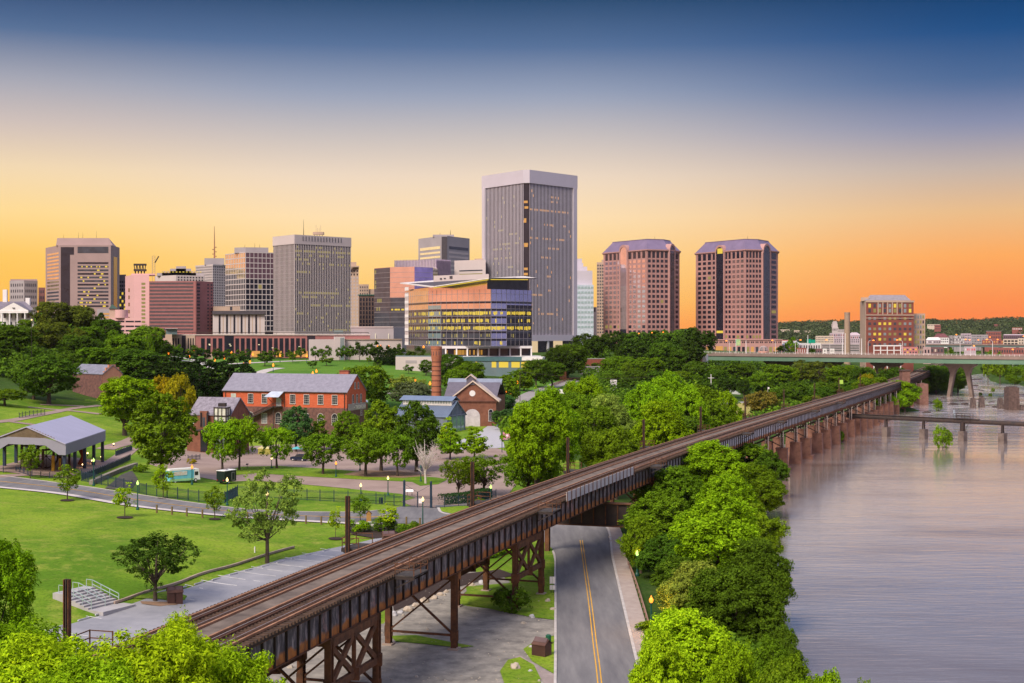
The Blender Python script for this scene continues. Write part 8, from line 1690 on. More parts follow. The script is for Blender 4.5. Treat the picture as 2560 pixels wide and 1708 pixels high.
for x, yg, yb, lab, gl, e in ((344,1206,1275, 'greenish lit globe lamp by the road, right of the lime sapling', GLOBEG, 90),(568,1198,1264, 'yellow lit globe lamp in front of the black trailer', GLOBE, 90),(234,1149,1215, 'greenish lit globe lamp beside the pavilion ramp', GLOBEG, 60),(1057,1247,1318, 'lit globe lamp before the double gate, by the viaduct', GLOBE, 90),
    (902,1212,1256, 'white globe lamp just inside the long iron fence', GLOBE, 40),(970,1194,1240, 'amber-topped lamp on the fenced lawn left of the gate', GLOBE, 40),(840,1157,1193, 'amber lamp on the yard island between two round trees', AMB, 60),(1227,1216,1262, 'greenish lamp beside the third steel mast', GLOBEG, 50),(480,1166,1212, 'lamp standing in front of the blue food truck', AMB, 0),(679,1144,1172, 'small lamp in the yard left of the blue car', GLOBE, 0),(668,1234,1282, 'lamp half hidden in the tall airy tree', GLOBE, 0),(1052,1166,1205, 'unlit dark lamp left of the white-barked tree', GPOST, 0),(900,1160,1178, 'short unlit lamp between the island tree trunks', GPOST, 0)):
    street_lamp(x, yg, yb, lab, gl, e)
for x, yg, yb, lab, c, e in ((1628,1497,1588, 'brilliant orange lamp on ivy post beside the riverside path', AMB, 900),(1593,1381,1440, 'yellow-green lamp glowing in the leaves by the road', GLOBEG, 160),(1293,957,985, 'bright orange lamp left of the curved plaza path', AMB, 120),(1279,1063,1100, 'orange lamp above the pink banner', AMB, 40),(977,952,975, 'left of two orange lamps before the green lawn', AMB, 90),(1038,951,975, 'right of two orange lamps before the green lawn', AMB, 90),(1075,960,980, 'orange lamp touching the factory chimney', AMB, 60),(1278,986,1004, 'small orange lamp low among trees right of the foundry', AMB, 0),(1267,979,1000, 'smallest orange lamp right of the foundry roof', AMB, 0)):
    street_lamp(x, yg, yb, lab, c, e, None, (1,.5,.12))
for x, y in ((421,884),(397,870),(470,881),(473,892),(485,875),(579,883),(537,901),(561,896),(609,912),(625,906),(683,914),(632,887),(700,890),(767,891),(782,934),(791,929),(857,936),(944,867),(952,867),(972,868),(1059,868)):
    street_lamp(x, y, y+16, 'small amber lamp along the terrace paths above the evergreens', AMB, 60 if x % 2 else 0, 'amber lamps on the terrace', (1,.42,.1))
for x, y in ((1630,832),(1658,831),(1597,834)): p = P2(x, 870); t = thing('street_lamp', {1630: 'amber lamp left in the tree belt under the left twin', 1658: 'amber lamp right in the tree belt under the left twin', 1597: 'faint lamp in the tree belt by the left twin\'s bay'}[x], 'street lamp', (p.x, p.y, 21)); b = MB(); b.tube([(p.x, p.y, 20),(p.x, p.y, zt(y, 870))], [.12,.09], DARK, 5); b.build('post', t); b = MB(); b.lathe((p.x, p.y, zt(y, 870)), [(.2,-.3),(.5,0),(.2,.4)], AMB, 8); b.build('globe', t)
for x, y, lab in ((79,800, 'white lamp glowing at the edge of the left wood'),): p = Vector(px(x, y, 530)); t = thing('street_lamp', lab, 'street lamp', (p.x, p.y, H(p.x, p.y))); b = MB(); b.tube([(p.x, p.y, H(p.x, p.y)), tuple(p)], [.1,.08], DARK, 5); b.build('post', t); b = MB(); b.lathe(p, [(.15,-.2),(.35,0),(.15,.3)], GLOBE, 8); b.build('globe', t)
for k, (x, y) in enumerate(((284,1110),(219,1134),(253,1143),(230,1153),(207,1163),(182,1175))):
    p = G(x, y+7); t = thing('bollard_light', 'low glowing bollard light beside the pavilion walk', 'bollard light', p, 'bollard lights by the pavilion'); b = MB(); b.lathe(p, [(.13,0),(.13,.65)], DARK, 8); b.build('post', t); b = MB(); b.lathe(p+Vector((0,0,.66)), [(.17,0),(.2,.12),(.17,.26)], mat('bollard_glow', (1,.66,.28), emit=6),8); b.build('globe', t); glow(p+Vector((0,-.1,1.15)),70,(1,.5,.18),.15, t)
# --- iron fence with double gate
IRON = mat('blue_black_iron', (.012,.03,.055),.5)
def fence(name, lab, ptsp, h=2.1, gap=.16, every=2.7, arch=1.0, cat='fence', post=.14, par=None, dense=False):
    q = [Vector(G(a, c)[:2]) for a, c in ptsp]; t = thing(name, lab, cat, (q[0].x, q[0].y, H(*q[0]))) if par is None else par; rails = MB(); pick = MB(); np_ = 0
    for a, c in zip(q[:-1], q[1:]):
        L_ = (c-a).length; n = max(1, round(L_/every)); 
        for k in range(n+1):
            p = a.lerp(c, k/n); z = H(p.x, p.y)
            if k < n or c == q[-1]:
                if np_ < 95: b = MB(); b.bar((p.x, p.y, z-.2),(p.x, p.y, z+h+.25), post, IRON); b.build('post', t)
                else: rails.bar((p.x, p.y, z-.2),(p.x, p.y, z+h+.25), post, IRON)
                np_ += 1
            if k < n:
                p2 = a.lerp(c, (k+1)/n); z2 = H(p2.x, p2.y)
                for hh in (.18, h-.35, h-.12): rails.bar((p.x, p.y, z+hh),(p2.x, p2.y, z2+hh),.05, IRON)
                m = int((p2-p).length/gap)
                for j in range(1, m): r_ = p.lerp(p2, j/m); zz_ = z+(z2-z)*j/m; pick.bar((r_.x, r_.y, zz_+.1),(r_.x, r_.y, zz_+h),.028 if not dense else .045, IRON)
    rails.build('rail', t); tag(pick.build('pickets', t), kind='stuff'); return t
fence('iron_fence', 'dark iron picket fence running along the museum lawn to the gate', [(204,1203),(270,1216),(330,1229),(366,1238),(497,1255),(562,1258),(594,1241),(640,1243),(800,1253),(870,1256),(940,1261),(1008,1268)])
fence('iron_fence', 'short iron picket fence right of the gate, along the clipped hedge', [(1080,1271),(1111,1270),(1146,1267),(1182,1266),(1200,1260),(1240,1252)])
fence('ramp_fence', 'dense dark ramp railing on the near side of the pavilion walk', [(204,1202),(265,1178),(326,1150)], 1.3,.14,1.6, dense=True); fence('ramp_fence', 'short dark ramp railing farther up the pavilion walk', [(289,1141),(330,1126)], 1.3,.14,1.6, dense=True)
fence('park_fence', 'thin dark railing on the park path behind the pavilion', [(48,1046),(64,1043),(112,1038)], 1.6,.35,2.5); fence('low_fence', 'low black railing at the front of the pavilion machinery', [(8,1182),(40,1180),(80,1192),(124,1196),(150,1197)], 1.1,.3,2.4)
fence('low_fence', 'dark railing at the foot of the brick wing', [(470,1152),(500,1149)], 1.2,.15,2)
a, c = G(1010.7,1268), G(1077.5,1271); t = thing('double_gate', 'closed double iron gate between two tall blue posts', 'gate', (a+c)/2)
for p in (a, c): b = MB(); b.bar(p, p+Vector((0,0,5.0)),.42, IRON); b.lathe(p+Vector((0,0,5.0)), [(.24,0),(.12,.25)], IRON, 8); b.build('gate_post', t)
mid_ = (a+c)/2
for s_, (p, q) in enumerate(((a, mid_),(mid_, c))):
    b = MB()
    for hh in (.25,1.9,2.15): b.bar(p+Vector((0,0, hh)), q+Vector((0,0, hh)),.07, IRON)
    for k in range(1,15): r_ = p.lerp(q, k/15); b.bar(r_+Vector((0,0,.15)), r_+Vector((0,0,2.3)),.035, IRON)
    b.build('gate_leaf', t)
b = MB(); b.bar(mid_, mid_+Vector((0,0,3.1)),.2, IRON); b.build('centre_post', t)
for p in (a, c): b = MB(); b.bar(p+Vector((0,0,4.5)), mid_+Vector((0,0,3.0)),.05, IRON); b.build('stay', t)
p = a.lerp(c, .62); b = MB(); b.box(p.x-.4, p.x+.4, p.y-.2, p.y-.15, p.z+.9, p.z+1.8, WHT); b.build('notice', t)
q = smooth_pts(GP([(1092,1270),(1100,1282),(1125,1288),(1160,1290),(1195,1290)]),5); kerb('kerb', q, -.5,0,.16, CONC); sheet('grass_island', GP([(1095,1271),(1103,1280),(1130,1286),(1170,1287),(1215,1285),(1230,1264),(1160,1266)]), LAWN, .14,2)
# hedge
def hedge(lab, pts, h, w_):
    rs = np.random.RandomState(4); q = [Vector(G(x, y)[:2]) for x, y in pts]; P = []; 
    for a, c in zip(q[:-1], q[1:]):
        n = int((c-a).length*330)
        d_ = (c-a).normalized(); nn = Vector((-d_.y, d_.x))
        for _ in range(n):
            f = rs.rand(); s_ = rs.choice(3, p=[.45,.1,.45]); u = rs.uniform(-1,1)*w_/2; z = rs.uniform(0, h)
            if s_ == 0: u = -w_/2 if nn.y > 0 else w_/2
            elif s_ == 1: u = w_/2 if nn.y > 0 else -w_/2
            else: z = h
            p = a.lerp(c, f)+nn*u; P.append((p.x, p.y, H(p.x, p.y)+z, [0,-1,.3] if s_ == 0 else ([0,1,.3] if s_ == 1 else [0,0,1])))
    pos = np.array([p[:3] for p in P])+rs.normal(size=(len(P),3))*.07; nr_ = np.array([p[3] for p in P])+rs.normal(size=(len(P),3))*.5; nr_ /= np.linalg.norm(nr_, axis=1)[:,None]
    u = np.cross(nr_, rs.normal(size=nr_.shape)); u /= np.linalg.norm(u, axis=1)[:,None]; v = np.cross(nr_, u); l_ = .26*rs.uniform(.6,1.3, len(P))[:,None]
    V = np.stack([pos-u*l_/2, pos+v*l_*.4, pos+u*l_/2, pos-v*l_*.4], 1).reshape(-1,3); o0 = np.array([q[0].x, q[0].y, H(*q[0])]); me = crown_mesh('hedge', V-o0, np.arange(len(V)).reshape(-1,4), np.clip(rs.normal(.45,.18, len(P)),0,1)); o = bpy.data.objects.new('hedge', me); COL.objects.link(o); o.location = o0; o.color = (.035,.085,.025,1); tag(o, lab, 'hedge')
hedge('dark clipped hedge behind the short iron fence', [(1103,1262),(1150,1258),(1182,1254),(1216,1244)], 1.9,2.4); hedge('low dark hedge line below the white terrace building', [(815,892),(880,888),(940,886)], 2.0,2.5)
# vehicles
def wheel(t, c, ax, r=.42, w_=.28):
    b = MB(); ax = Vector(ax).normalized(); n = 12; u = Vector((0,0,1)); v = ax.cross(u); k = len(b.v); i = b.mi(mat('tyre', (.015,.015,.016),.8)); j = b.mi(mat('hubcap', (.5,.5,.5),.4))
    for s_ in (-1,1):
        for rr_ in (r, r*.55):
            for q in range(n): a = 2*math.pi*q/n; b.v.append(tuple(c+ax*(s_*w_/2)+(u*math.sin(a)+v*math.cos(a))*rr_))
    for q in range(n):
        q2 = (q+1) % n; b.f.append((k+q, k+q2, k+2*n+q2, k+2*n+q)); b.m.append(i)
        for o_ in (0,2*n): b.f.append((k+o_+q, k+o_+q2, k+o_+n+q2, k+o_+n+q)); b.m.append(i)
    for o_ in (n, 3*n): b.f.append(tuple(k+o_+q for q in range(n))); b.m.append(j)
    return b.build('wheel', t)
def frame_at(p, head):
    f = Vector((math.cos(head), math.sin(head),0)); s_ = Vector((-f.y, f.x, 0)); return lambda a, c, z: p+f*a+s_*c+Vector((0,0, z)), f, s_
def vbox(b, Q, a0, a1, c0, c1, z0, z1, m, ta=0, tb=0): return b.hexa([Q(a0, c0, z0), Q(a1, c0, z0), Q(a1, c1, z0), Q(a0, c1, z0), Q(a0+ta, c0, z1), Q(a1-tb, c0, z1), Q(a1-tb, c1, z1), Q(a0+ta, c1, z1)], m)
p = G(458,1206); Q, f, s_ = frame_at(p, R(38)); t = thing('food_truck', 'light blue and white food truck parked nose away by the big oval tree', 'food truck', p); SKY_ = mat('truck_blue', (.10,.42,.62),.5, col2=(.20,.55,.60), vscale=.7); TW = mat('truck_white', (.75,.75,.76),.5, var=.04)
b = MB(); vbox(b, Q, -3.6,2.0,-1.15,1.15,.45,3.0, SKY_); vbox(b, Q, -3.62,2.02,-1.17,1.17,2.75,3.1, TW); vbox(b, Q, -3.6,1.9,-1.17,-1.15,.5,.95, mat('truck_green', (.30,.55,.28),.5)); b.build('body', t)
b = MB(); vbox(b, Q, 2.02,3.5,-1.1,1.1,.5,2.9, TW, 0,.35); b.build('cab', t); b = MB(); vbox(b, Q, 2.2,3.0,-1.13,-1.1,1.5,2.3, GD_); vbox(b, Q, 3.2,3.36,-.9,.9,1.5,2.4, GD_, 0,0); b.build('windscreen', t)
b = MB(); vbox(b, Q, -2.6,.4,-1.2,-1.16,1.7,2.55, mat('serving_hatch', (.55,.70,.72),.4, col2=(.6,.4,.3), vscale=2)); b.build('serving_hatch', t); b = MB(); vbox(b, Q, -3.9,-3.6,-1.0,1.0,.4,.6, mat('chrome', (.6,.6,.62),.25, metal=.8)); b.build('bumper', t)
for a_ in (-2.3,2.4):
    for c_ in (-1.0,1.0): wheel(t, Q(a_, c_, .42), s_)
p = G(566,1209); Q, f, s_ = frame_at(p, R(60)); t = thing('trailer', 'black box trailer with white roof beside the yellow lamp', 'trailer', p); BK = mat('trailer_black', (.012,.022,.020),.4)
b = MB(); vbox(b, Q, -1.9,1.9,-1.15,1.15,.5,2.9, BK); b.build('body', t); b = MB(); vbox(b, Q, -1.95,1.95,-1.2,1.2,2.9,3.02, TW); vbox(b, Q, -.5,.3,-.3,.4,3.02,3.18, ST_G); b.build('roof', t); b = MB(); vbox(b, Q, .4,1.4,-1.18,-1.15,.7,2.5, mat('trailer_trim', (.30,.30,.30),.4)); vbox(b, Q, .5,1.3,-1.2,-1.18,.8,2.4, BK); b.build('door', t)
for c_ in (-1.05,1.05): wheel(t, Q(-.5, c_, .38), s_, .38)
for a_, c_ in ((-1.92,.9),(-1.92,-.9)): b = MB(); vbox(b, Q, a_-.02, a_, c_-.12, c_+.12,.8,1.0, mat('tail_lamp', (.4,.02,.02),.4)); b.build('tail_lamp', t)
b = MB(); b.bar(Q(1.9,0,.5), Q(3.2,0,.45),.12, DARK); b.bar(Q(-1.6,-.6,.5), Q(-1.6,-.6,0),.1, DARK); b.build('tow_bar', t)
def car(name, lab, x, y, head, paint, suv=False, cat='car'):
    p = G(x, y); p.z += .08; Q, f, s_ = frame_at(p, head); t = thing(name, lab, cat, p); b = MB(); zz_ = 1.0 if suv else .82
    vbox(b, Q, -2.3,2.3,-.9,.9,.32, zz_, paint, .05,.12); vbox(b, Q, -2.28,2.2,-.87,.87, zz_, zz_+.08, paint, .05,.2); b.build('body', t)
    b = MB(); vbox(b, Q, -2.1 if suv else -1.7,1.0,-.80,.80, zz_+.08, zz_+.68, mat('car_glass', (.02,.025,.03),.1, spec=.8),.25,.55); b.build('windows', t); b = MB(); vbox(b, Q, -1.85 if suv else -1.4,.42,-.76,.76, zz_+.68, zz_+.74, paint); b.build('roof', t)
    for a_ in (-1.4,1.4):
        for c_ in (-.82,.82): wheel(t, Q(a_, c_, .36), s_, .36,.22)
    for a_, m_ in ((2.3, mat('headlamp', (.7,.7,.65),.2)),(-2.3, mat('tail_lamp', (.4,.02,.02),.4))):
        for c_ in (-.65,.65): b = MB(); vbox(b, Q, a_-.06, a_+.03, c_-.18, c_+.18,.62,.78, m_); b.build('headlamp' if a_ > 0 else 'tail_lamp', t)
    return t
car('parked_car', 'dark blue parked estate car under the yard trees', 748,1153, R(160), mat('navy_paint', (.012,.02,.045),.3, var=.02), True)
p = G(743,1142); t = thing('parasol', 'small turquoise parasol behind the parked blue car', 'parasol', p); b = MB(); b.bar(p, p+Vector((0,0,2.5)),.07, DARK); b.build('pole', t); b = MB(); b.lathe(p+Vector((0,0,2.2)), [(1.6,0),(.9,.35),(.05,.6)], mat('turquoise_cloth', (.08,.38,.42),.8),10); b.build('canopy', t)
p = G(661,1136); t = thing('tent', 'small yellow-lit tent among the yard trees', 'tent', p); b = MB(); b.box(p.x-1.6, p.x+1.6, p.y-1, p.y+1, p.z, p.z+1.7, mat('lit_tent_cloth', (.8,.62,.10), emit=.55)); b.build('wall', t); b = MB(); q2 = [(p.x-1.9, p.y-1.3),(p.x+1.9, p.y-1.3),(p.x+1.9, p.y+1.3),(p.x-1.9, p.y+1.3)]; b.frustum(q2, p.z+1.7, [(p.x-.1, p.y-.1),(p.x+.1, p.y-.1),(p.x+.1, p.y+.1),(p.x-.1, p.y+.1)], p.z+2.6, mat('tent_roof', (.55,.50,.25),.8)); b.build('roof', t)
p = Vector((xa(430,470),470,0)); p.z = zt(991,470); t = thing('funfair_canopy', 'bright turquoise and magenta canopy over coloured stalls behind the oval tree', 'canopy', p); cols = [(.05,.45,.45),(.35,.05,.30),(.08,.25,.50),(.30,.10,.40)]
b = MB()
for k in range(8): a1, a2 = k*math.pi/4,(k+1)*math.pi/4; top = p+Vector((0,0,3.2)); b.face([p+Vector((2.3*math.cos(a1),2.3*math.sin(a1),2.4)), p+Vector((2.3*math.cos(a2),2.3*math.sin(a2),2.4)), top], mat('canopy_cloth_%s' % 'abcd'[k % 4], cols[k % 4], .7, var=.05))
b.build('canopy', t)
for dx, m_ in ((-1.8,(.5,.03,.02)),(-.9,(.6,.5,.5)),(-.2,(.6,.4,.03)),(.6,(.45,.02,.06)),(1.5,(.12,.03,.10)),(2.2,(.6,.6,.65))): b = MB(); b.box(p.x+dx-.3, p.x+dx+.3, p.y-.4, p.y+.3, p.z, p.z+2.0, mat('stall_%d' % int((dx+2)*10), m_, .7, var=.05)); b.build('stall_panel', t)
for a_ in (0,2.1,4.2): b = MB(); b.bar(p+Vector((1.9*math.cos(a_),1.9*math.sin(a_),0)), p+Vector((1.9*math.cos(a_),1.9*math.sin(a_),2.5)),.1, WHT); b.build('post', t)
# parking furniture
WS = mat('wheel_stop', (.38,.38,.42),.9, var=.15, vscale=2); proto_ws = None
for x, y in ((25,1602),(88,1586),(145,1569),(209,1549),(252,1535),(296,1519),(404,1480),(455,1470),(497,1459),(541,1448),(583,1436),(620,1426),(662,1416),(701,1405),(737,1396),(772,1387),(816,1376)):
    p = G(x, y+1.5); p.z += .07
    if proto_ws is None:
        b = MB(); b.hexa([(-.95,-.1,0),(.95,-.1,0),(.95,.1,0),(-.95,.1,0),(-.88,-.06,.15),(.88,-.06,.15),(.88,.06,.15),(-.88,.06,.15)], WS); me_ws = b.mesh('wheel_stop'); proto_ws = 1
    o = bpy.data.objects.new('wheel_stop', me_ws); COL.objects.link(o); o.location = p; o.rotation_euler = (0,0, R(66)); tag(o, 'pale concrete wheel stop at the head of a parking bay', 'wheel stop', 'wheel stops along the parking lot')
q = smooth_pts(GP([(286,1511),(330,1496),(400,1474),(480,1447),(560,1423),(640,1398),(700,1380),(735,1371)]),5); b = MB()
for a, c in zip(q[:-1], q[1:]): b.bar((a.x, a.y, H(a.x, a.y)+.22),(c.x, c.y, H(c.x, c.y)+.22),.28, mat('edging_timber', (.34,.26,.22),.9),.3)
tag(b.build('timber_edging', loc=(q[0].x, q[0].y, 0)), 'long low timber edging between the lawn slope and parking lot', 'edging')
WD_ = mat('bollard_timber', (.17,.12,.055),.9, var=.25, vscale=3)
for x, yb in ((392,1283),(430,1287),(467,1291),(506,1295),(581,1300),(619,1302),(765,1310),(803,1312),(874,1313),(1016,1313),(1050,1316)):
    p = G(x, yb); b = MB(); b.lathe(p+Vector((0,0,-.2)), [(.17,0),(.16,1.6),(.12,1.68)], WD_, 8); tag(b.build('wooden_bollard', loc=p), 'square-topped wooden bollard along the lawn side of the road', 'bollard', 'wooden bollards along the road')
# steps from the parking lot up to the lawn
p0 = G(266,1519); p1 = G(182,1487); t = thing('outdoor_steps', 'concrete steps with galvanised handrails from the parking lot to the lawn', 'steps', p0); d_ = (Vector((p1.x, p1.y, 0))-Vector((p0.x, p0.y, 0))); Ls = d_.length; f = d_.normalized(); s_ = Vector((-f.y, f.x, 0)); n_ = 6; rise = 1.25/n_; hw = 2.6; SC_ = mat('step_concrete', (.34,.33,.35),.9, var=.1)
b = MB(); z0 = p0.z
def SP(a, c, z): return Vector((p0.x, p0.y, 0))+f*a+s_*c+Vector((0,0, z))
b.hexa([SP(-2.2,-hw, z0-.3), SP(.3,-hw, z0-.3), SP(.3, hw, z0-.3), SP(-2.2, hw, z0-.3), SP(-2.2,-hw, z0+.15), SP(.3,-hw, z0+.15), SP(.3, hw, z0+.15), SP(-2.2, hw, z0+.15)], SC_)
for k in range(n_+1): a0 = .3+k*(Ls-1.5)/n_; a1 = .3+(k+1)*(Ls-1.5)/n_ if k < n_ else Ls+.6; z = z0+.15+(k+1)*rise; b.hexa([SP(a0,-hw, z0-.4), SP(a1,-hw, z0-.4), SP(a1, hw, z0-.4), SP(a0, hw, z0-.4), SP(a0,-hw, z), SP(a1,-hw, z), SP(a1, hw, z), SP(a0, hw, z)], SC_)
b.build('stair', t); GAL = mat('galvanised_rail', (.40,.50,.52),.4, metal=.4)
for c_ in (-2.2,0,2.2):
    b = MB(); A0, A1 = SP(.2, c_, z0+.3), SP(Ls-1.0, c_, z0+.3+n_*rise)
    for hh in (.5,1.0): b.bar(A0+Vector((0,0, hh)), A1+Vector((0,0, hh)),.07, GAL)
    for k in range(4): e = A0.lerp(A1, k/3); b.bar(e-Vector((0,0,.2)), e+Vector((0,0,1.0)),.07, GAL)
    e = A1+f*1.0; b.bar(A1+Vector((0,0,1)), e+Vector((0,0,1)),.07, GAL); b.bar(e-Vector((0,0,.2)), e+Vector((0,0,1)),.07, GAL); b.build('handrail', t)
# peaked brown bin houses
BR = mat('bin_brown', (.075,.035,.028),.6, col2=(.11,.055,.042), vscale=2)
def bin_house(x, yb, head, lab, s=1.0):
    p = G(x, yb); Q, f, s_ = frame_at(p, head); t = thing('bin_shelter', lab, 'bin shelter', p); b = MB(); L_, w_, h = .98*s, .8*s, 1.6*s; vbox(b, Q, -L_, L_, -w_, w_, 0, h, BR); b.build('body', t); b = MB()
    for s2 in (-1,1): b.hexa([Q(-L_-.08, s2*(w_+.1), h-.05), Q(L_+.08, s2*(w_+.1), h-.05), Q(L_+.08,0, h+.62*s), Q(-L_-.08,0, h+.62*s), Q(-L_-.08, s2*(w_+.1), h+.02), Q(L_+.08, s2*(w_+.1), h+.02), Q(L_+.08,0, h+.7*s), Q(-L_-.08,0, h+.7*s)], BR)
    for e in (-L_, L_): b.face([Q(e, -w_, h), Q(e, w_, h), Q(e, 0, h+.6*s)], BR)
    b.build('roof', t); b = MB()
    for k in (-.5,.5): b.hexa([Q(k*L_-.4,-w_*.7, h+.22), Q(k*L_+.4,-w_*.7, h+.22), Q(k*L_+.4,-w_*.15, h+.62), Q(k*L_-.4,-w_*.15, h+.62), Q(k*L_-.4,-w_*.7, h+.3), Q(k*L_+.4,-w_*.7, h+.3), Q(k*L_+.4,-w_*.15, h+.7), Q(k*L_-.4,-w_*.15, h+.7)], mat('bin_lid', (.11,.07,.075),.5))
    b.build('lid', t); b = MB()
    for k in (-.45,.45): vbox(b, Q, k*L_-.5, k*L_+.5,-w_-.03,-w_, .1, h-.1, mat('bin_door', (.06,.028,.023),.6))
    b.build('door', t)
bin_house(437,1508, R(20), 'brown peaked bin shelter beside the dark island tree', .92); bin_house(971,1362, R(15), 'brown bin shelter half hidden behind the viaduct edge', .95); bin_house(1355,1640, R(-35), 'brown peaked bin shelter in the gravel lot by the road', .8)
p = G(1371,1612); b = MB(); b.lathe(p, [(.28,0),(.3,1.0),(.2,1.1)], mat('bin_green', (.01,.09,.05),.5),10); tag(b.build('litter_bin', loc=p), 'dark green litter bin behind the gravel lot bin shelter', 'litter bin')
for x in (1377.5,1384.5):
    p = G(x, 1484); t = thing('road_sign', 'narrow white sign on a post, %s of a pair by the kerb' % ('left' if x < 1380 else 'right'), 'road sign', p); b = MB(); b.bar(p, p+Vector((0,0,2.3)),.07, DARK); b.build('post', t); b = MB(); b.box(p.x-.17, p.x+.17, p.y-.08, p.y-.05, p.z+1.3, p.z+2.2, WHT); b.box(p.x-.17, p.x+.17, p.y-.08, p.y-.05, p.z+.5, p.z+1.1, WHT); b.build('sign_face', t)
# boulders
BO = mat('boulder', (.33,.27,.21),.9, col2=(.46,.40,.34), vscale=1.6, bump=.5); BOG = mat('grey_boulder', (.32,.32,.35),.9, col2=(.45,.45,.47), vscale=1.6, bump=.5)
for k, (x, y, w_, m_, lab) in enumerate(((984,1540,26, BOG, 'grey boulder at the near end of the rock row'),(1022,1528,26, BO, None),(1040,1517,22, BO, None),(1061,1507,28, BO, None),(1084,1498,22, BO, None),(1100,1489,18, BO, None),(1116,1482,16, BO, None),(1001,1534,16, BOG, None),(1132,1478,14, BO, None),(1180,1466,22, BO, None),(1206,1461,24, BOG, None),(1369,1505,18, BO, 'square tan boulder near the kerb in the grass'),(1382,1526,18, BO, 'slanted pale boulder touching the kerb'),(1330,1545,20, BOG, 'flat white stone at the grass edge'),(1288,1672,34, BO, 'big slab-like tan boulder on the near grass island'),(1326,1680,14, BOG, 'small white boulder on the near grass island'),(1329,1620,16, BOG, 'grey boulder left of the gravel lot bin shelter'),(1347,1505,7, BO, 'tiny stone in the grass by the shrub'),(1525,1345,9, BO, 'small stone on the verge right of the road bend'),(1528,1356,11, BO, 'larger stone on the verge right of the road bend'),(1311,1606,5, BO, 'pebble on the gravel lot'))):
    p = G(x, y); s_ = w_*p.y/F_PX/2; rock(p+Vector((0,0, s_*.25)), s_, s_*.8, s_*.72, m_, lab or 'tan boulder in the row along the planted bank', 'boulder', None if lab else 'boulders along the planted bank', k+50)
sheet('mulch_bed', GP([(985,1530),(1060,1500),(1120,1475),(1200,1455),(1290,1440),(1250,1425),(1130,1440),(1040,1455),(980,1500)]), MULCH, .1,2)
for x, y, r_ in ((312,1295,20),(168,1252,17),(839,1348,18),(537,1299,15),(408,1247,14)):
    c = G(x, y); sheet('mulch_ring', [Vector((c.x+r_*c.y/F_PX*math.cos(a), c.y+r_*c.y/F_PX*1.25*math.sin(a))) for a in np.linspace(0,2*math.pi, 17)[:-1]], MULCH, .13,3)
sheet('mulch_bed', GP([(862,1318),(900,1312),(960,1314),(1030,1318),(1060,1324),(1010,1338),(940,1348),(880,1338)]), MULCH, .13,2)
p = G(931,1328); t = thing('utility_box', 'green metal utility cabinet in the shrub bed', 'utility box', p); b = MB(); b.box(p.x-.75, p.x+.75, p.y-.45, p.y+.45, p.z+.1, p.z+1.5, mat('utility_green', (.11,.16,.09),.6)); b.box(p.x-.8, p.x+.8, p.y-.5, p.y+.5, p.z+1.5, p.z+1.6, mat('utility_lid', (.32,.36,.26),.6)); b.build('cabinet', t)
b = MB()
for k in range(3): b.box(p.x-.2+k*.17, p.x-.1+k*.17, p.y-.46, p.y-.455, p.z+.9, p.z+1.3, WHT)
b.build('label_plate', t); b = MB(); b.box(p.x-1, p.x+1, p.y-.7, p.y+.7, p.z-.2, p.z+.1, CONC); b.build('plinth', t)
p = G(922,1314); t = thing('information_post', 'wooden information post with pointed roof beside the shrubs', 'information sign', p); b = MB(); b.box(p.x-.4, p.x+.4, p.y-.12, p.y+.12, p.z, p.z+2.0, mat('kiosk_wood', (.36,.20,.06),.8)); b.build('panel', t); b = MB(); b.face([(p.x-.5, p.y-.15, p.z+2.0),(p.x+.5, p.y-.15, p.z+2.0),(p.x, p.y-.15, p.z+2.55)], _mats['kiosk_wood']); b.bar((p.x-.55, p.y, p.z+2.0),(p.x, p.y, p.z+2.6),.4, BR, .08); b.bar((p.x+.55, p.y, p.z+2.0),(p.x, p.y, p.z+2.6),.4, BR, .08); b.build('roof', t)
p = G(637,1382); b = MB(); b.lathe(p, [(.1,0),(.1,.9)], WHT, 8); tag(b.build('marker_post', loc=p), 'short white marker post standing alone on the lawn', 'marker post')
p = G(1024,1240); t = thing('information_board', 'slanted white information panel inside the gate', 'information sign', p); b = MB()
for e in (-.5,.5): b.bar((p.x+e, p.y, p.z),(p.x+e, p.y, p.z+1.0),.1, DARK)
b.build('leg', t); b = MB(); b.hexa([(p.x-.8, p.y-.3, p.z+.85),(p.x+.8, p.y-.3, p.z+.85),(p.x+.8, p.y+.3, p.z+1.25),(p.x-.8, p.y+.3, p.z+1.25),(p.x-.8, p.y-.3, p.z+.92),(p.x+.8, p.y-.3, p.z+.92),(p.x+.8, p.y+.3, p.z+1.32),(p.x-.8, p.y+.3, p.z+1.32)], WHT); b.build('sign_face', t)
for x in (949,953,956): p = G(x, 1259); b = MB(); b.lathe(p, [(.12,0),(.12,1.2)], IRON, 8); tag(b.build('dark_bollard', loc=p), 'short dark metal bollard inside the iron fence', 'bollard', 'dark bollards inside the fence')
for x, y, lab in ((618,1172, 'small dark reading stand on the yard between two bright trees'),): p = G(x, y); b = MB(); b.bar(p, p+Vector((0,0,1.0)),.1, DARK); b.hexa([(p.x-.3, p.y-.2, p.z+.95),(p.x+.3, p.y-.2, p.z+.95),(p.x+.3, p.y+.2, p.z+1.2),(p.x-.3, p.y+.2, p.z+1.2),(p.x-.3, p.y-.2, p.z+1.0),(p.x+.3, p.y-.2, p.z+1.0),(p.x+.3, p.y+.2, p.z+1.25),(p.x-.3, p.y+.2, p.z+1.25)], DARK); tag(b.build('reading_stand', loc=p), lab, 'information sign')
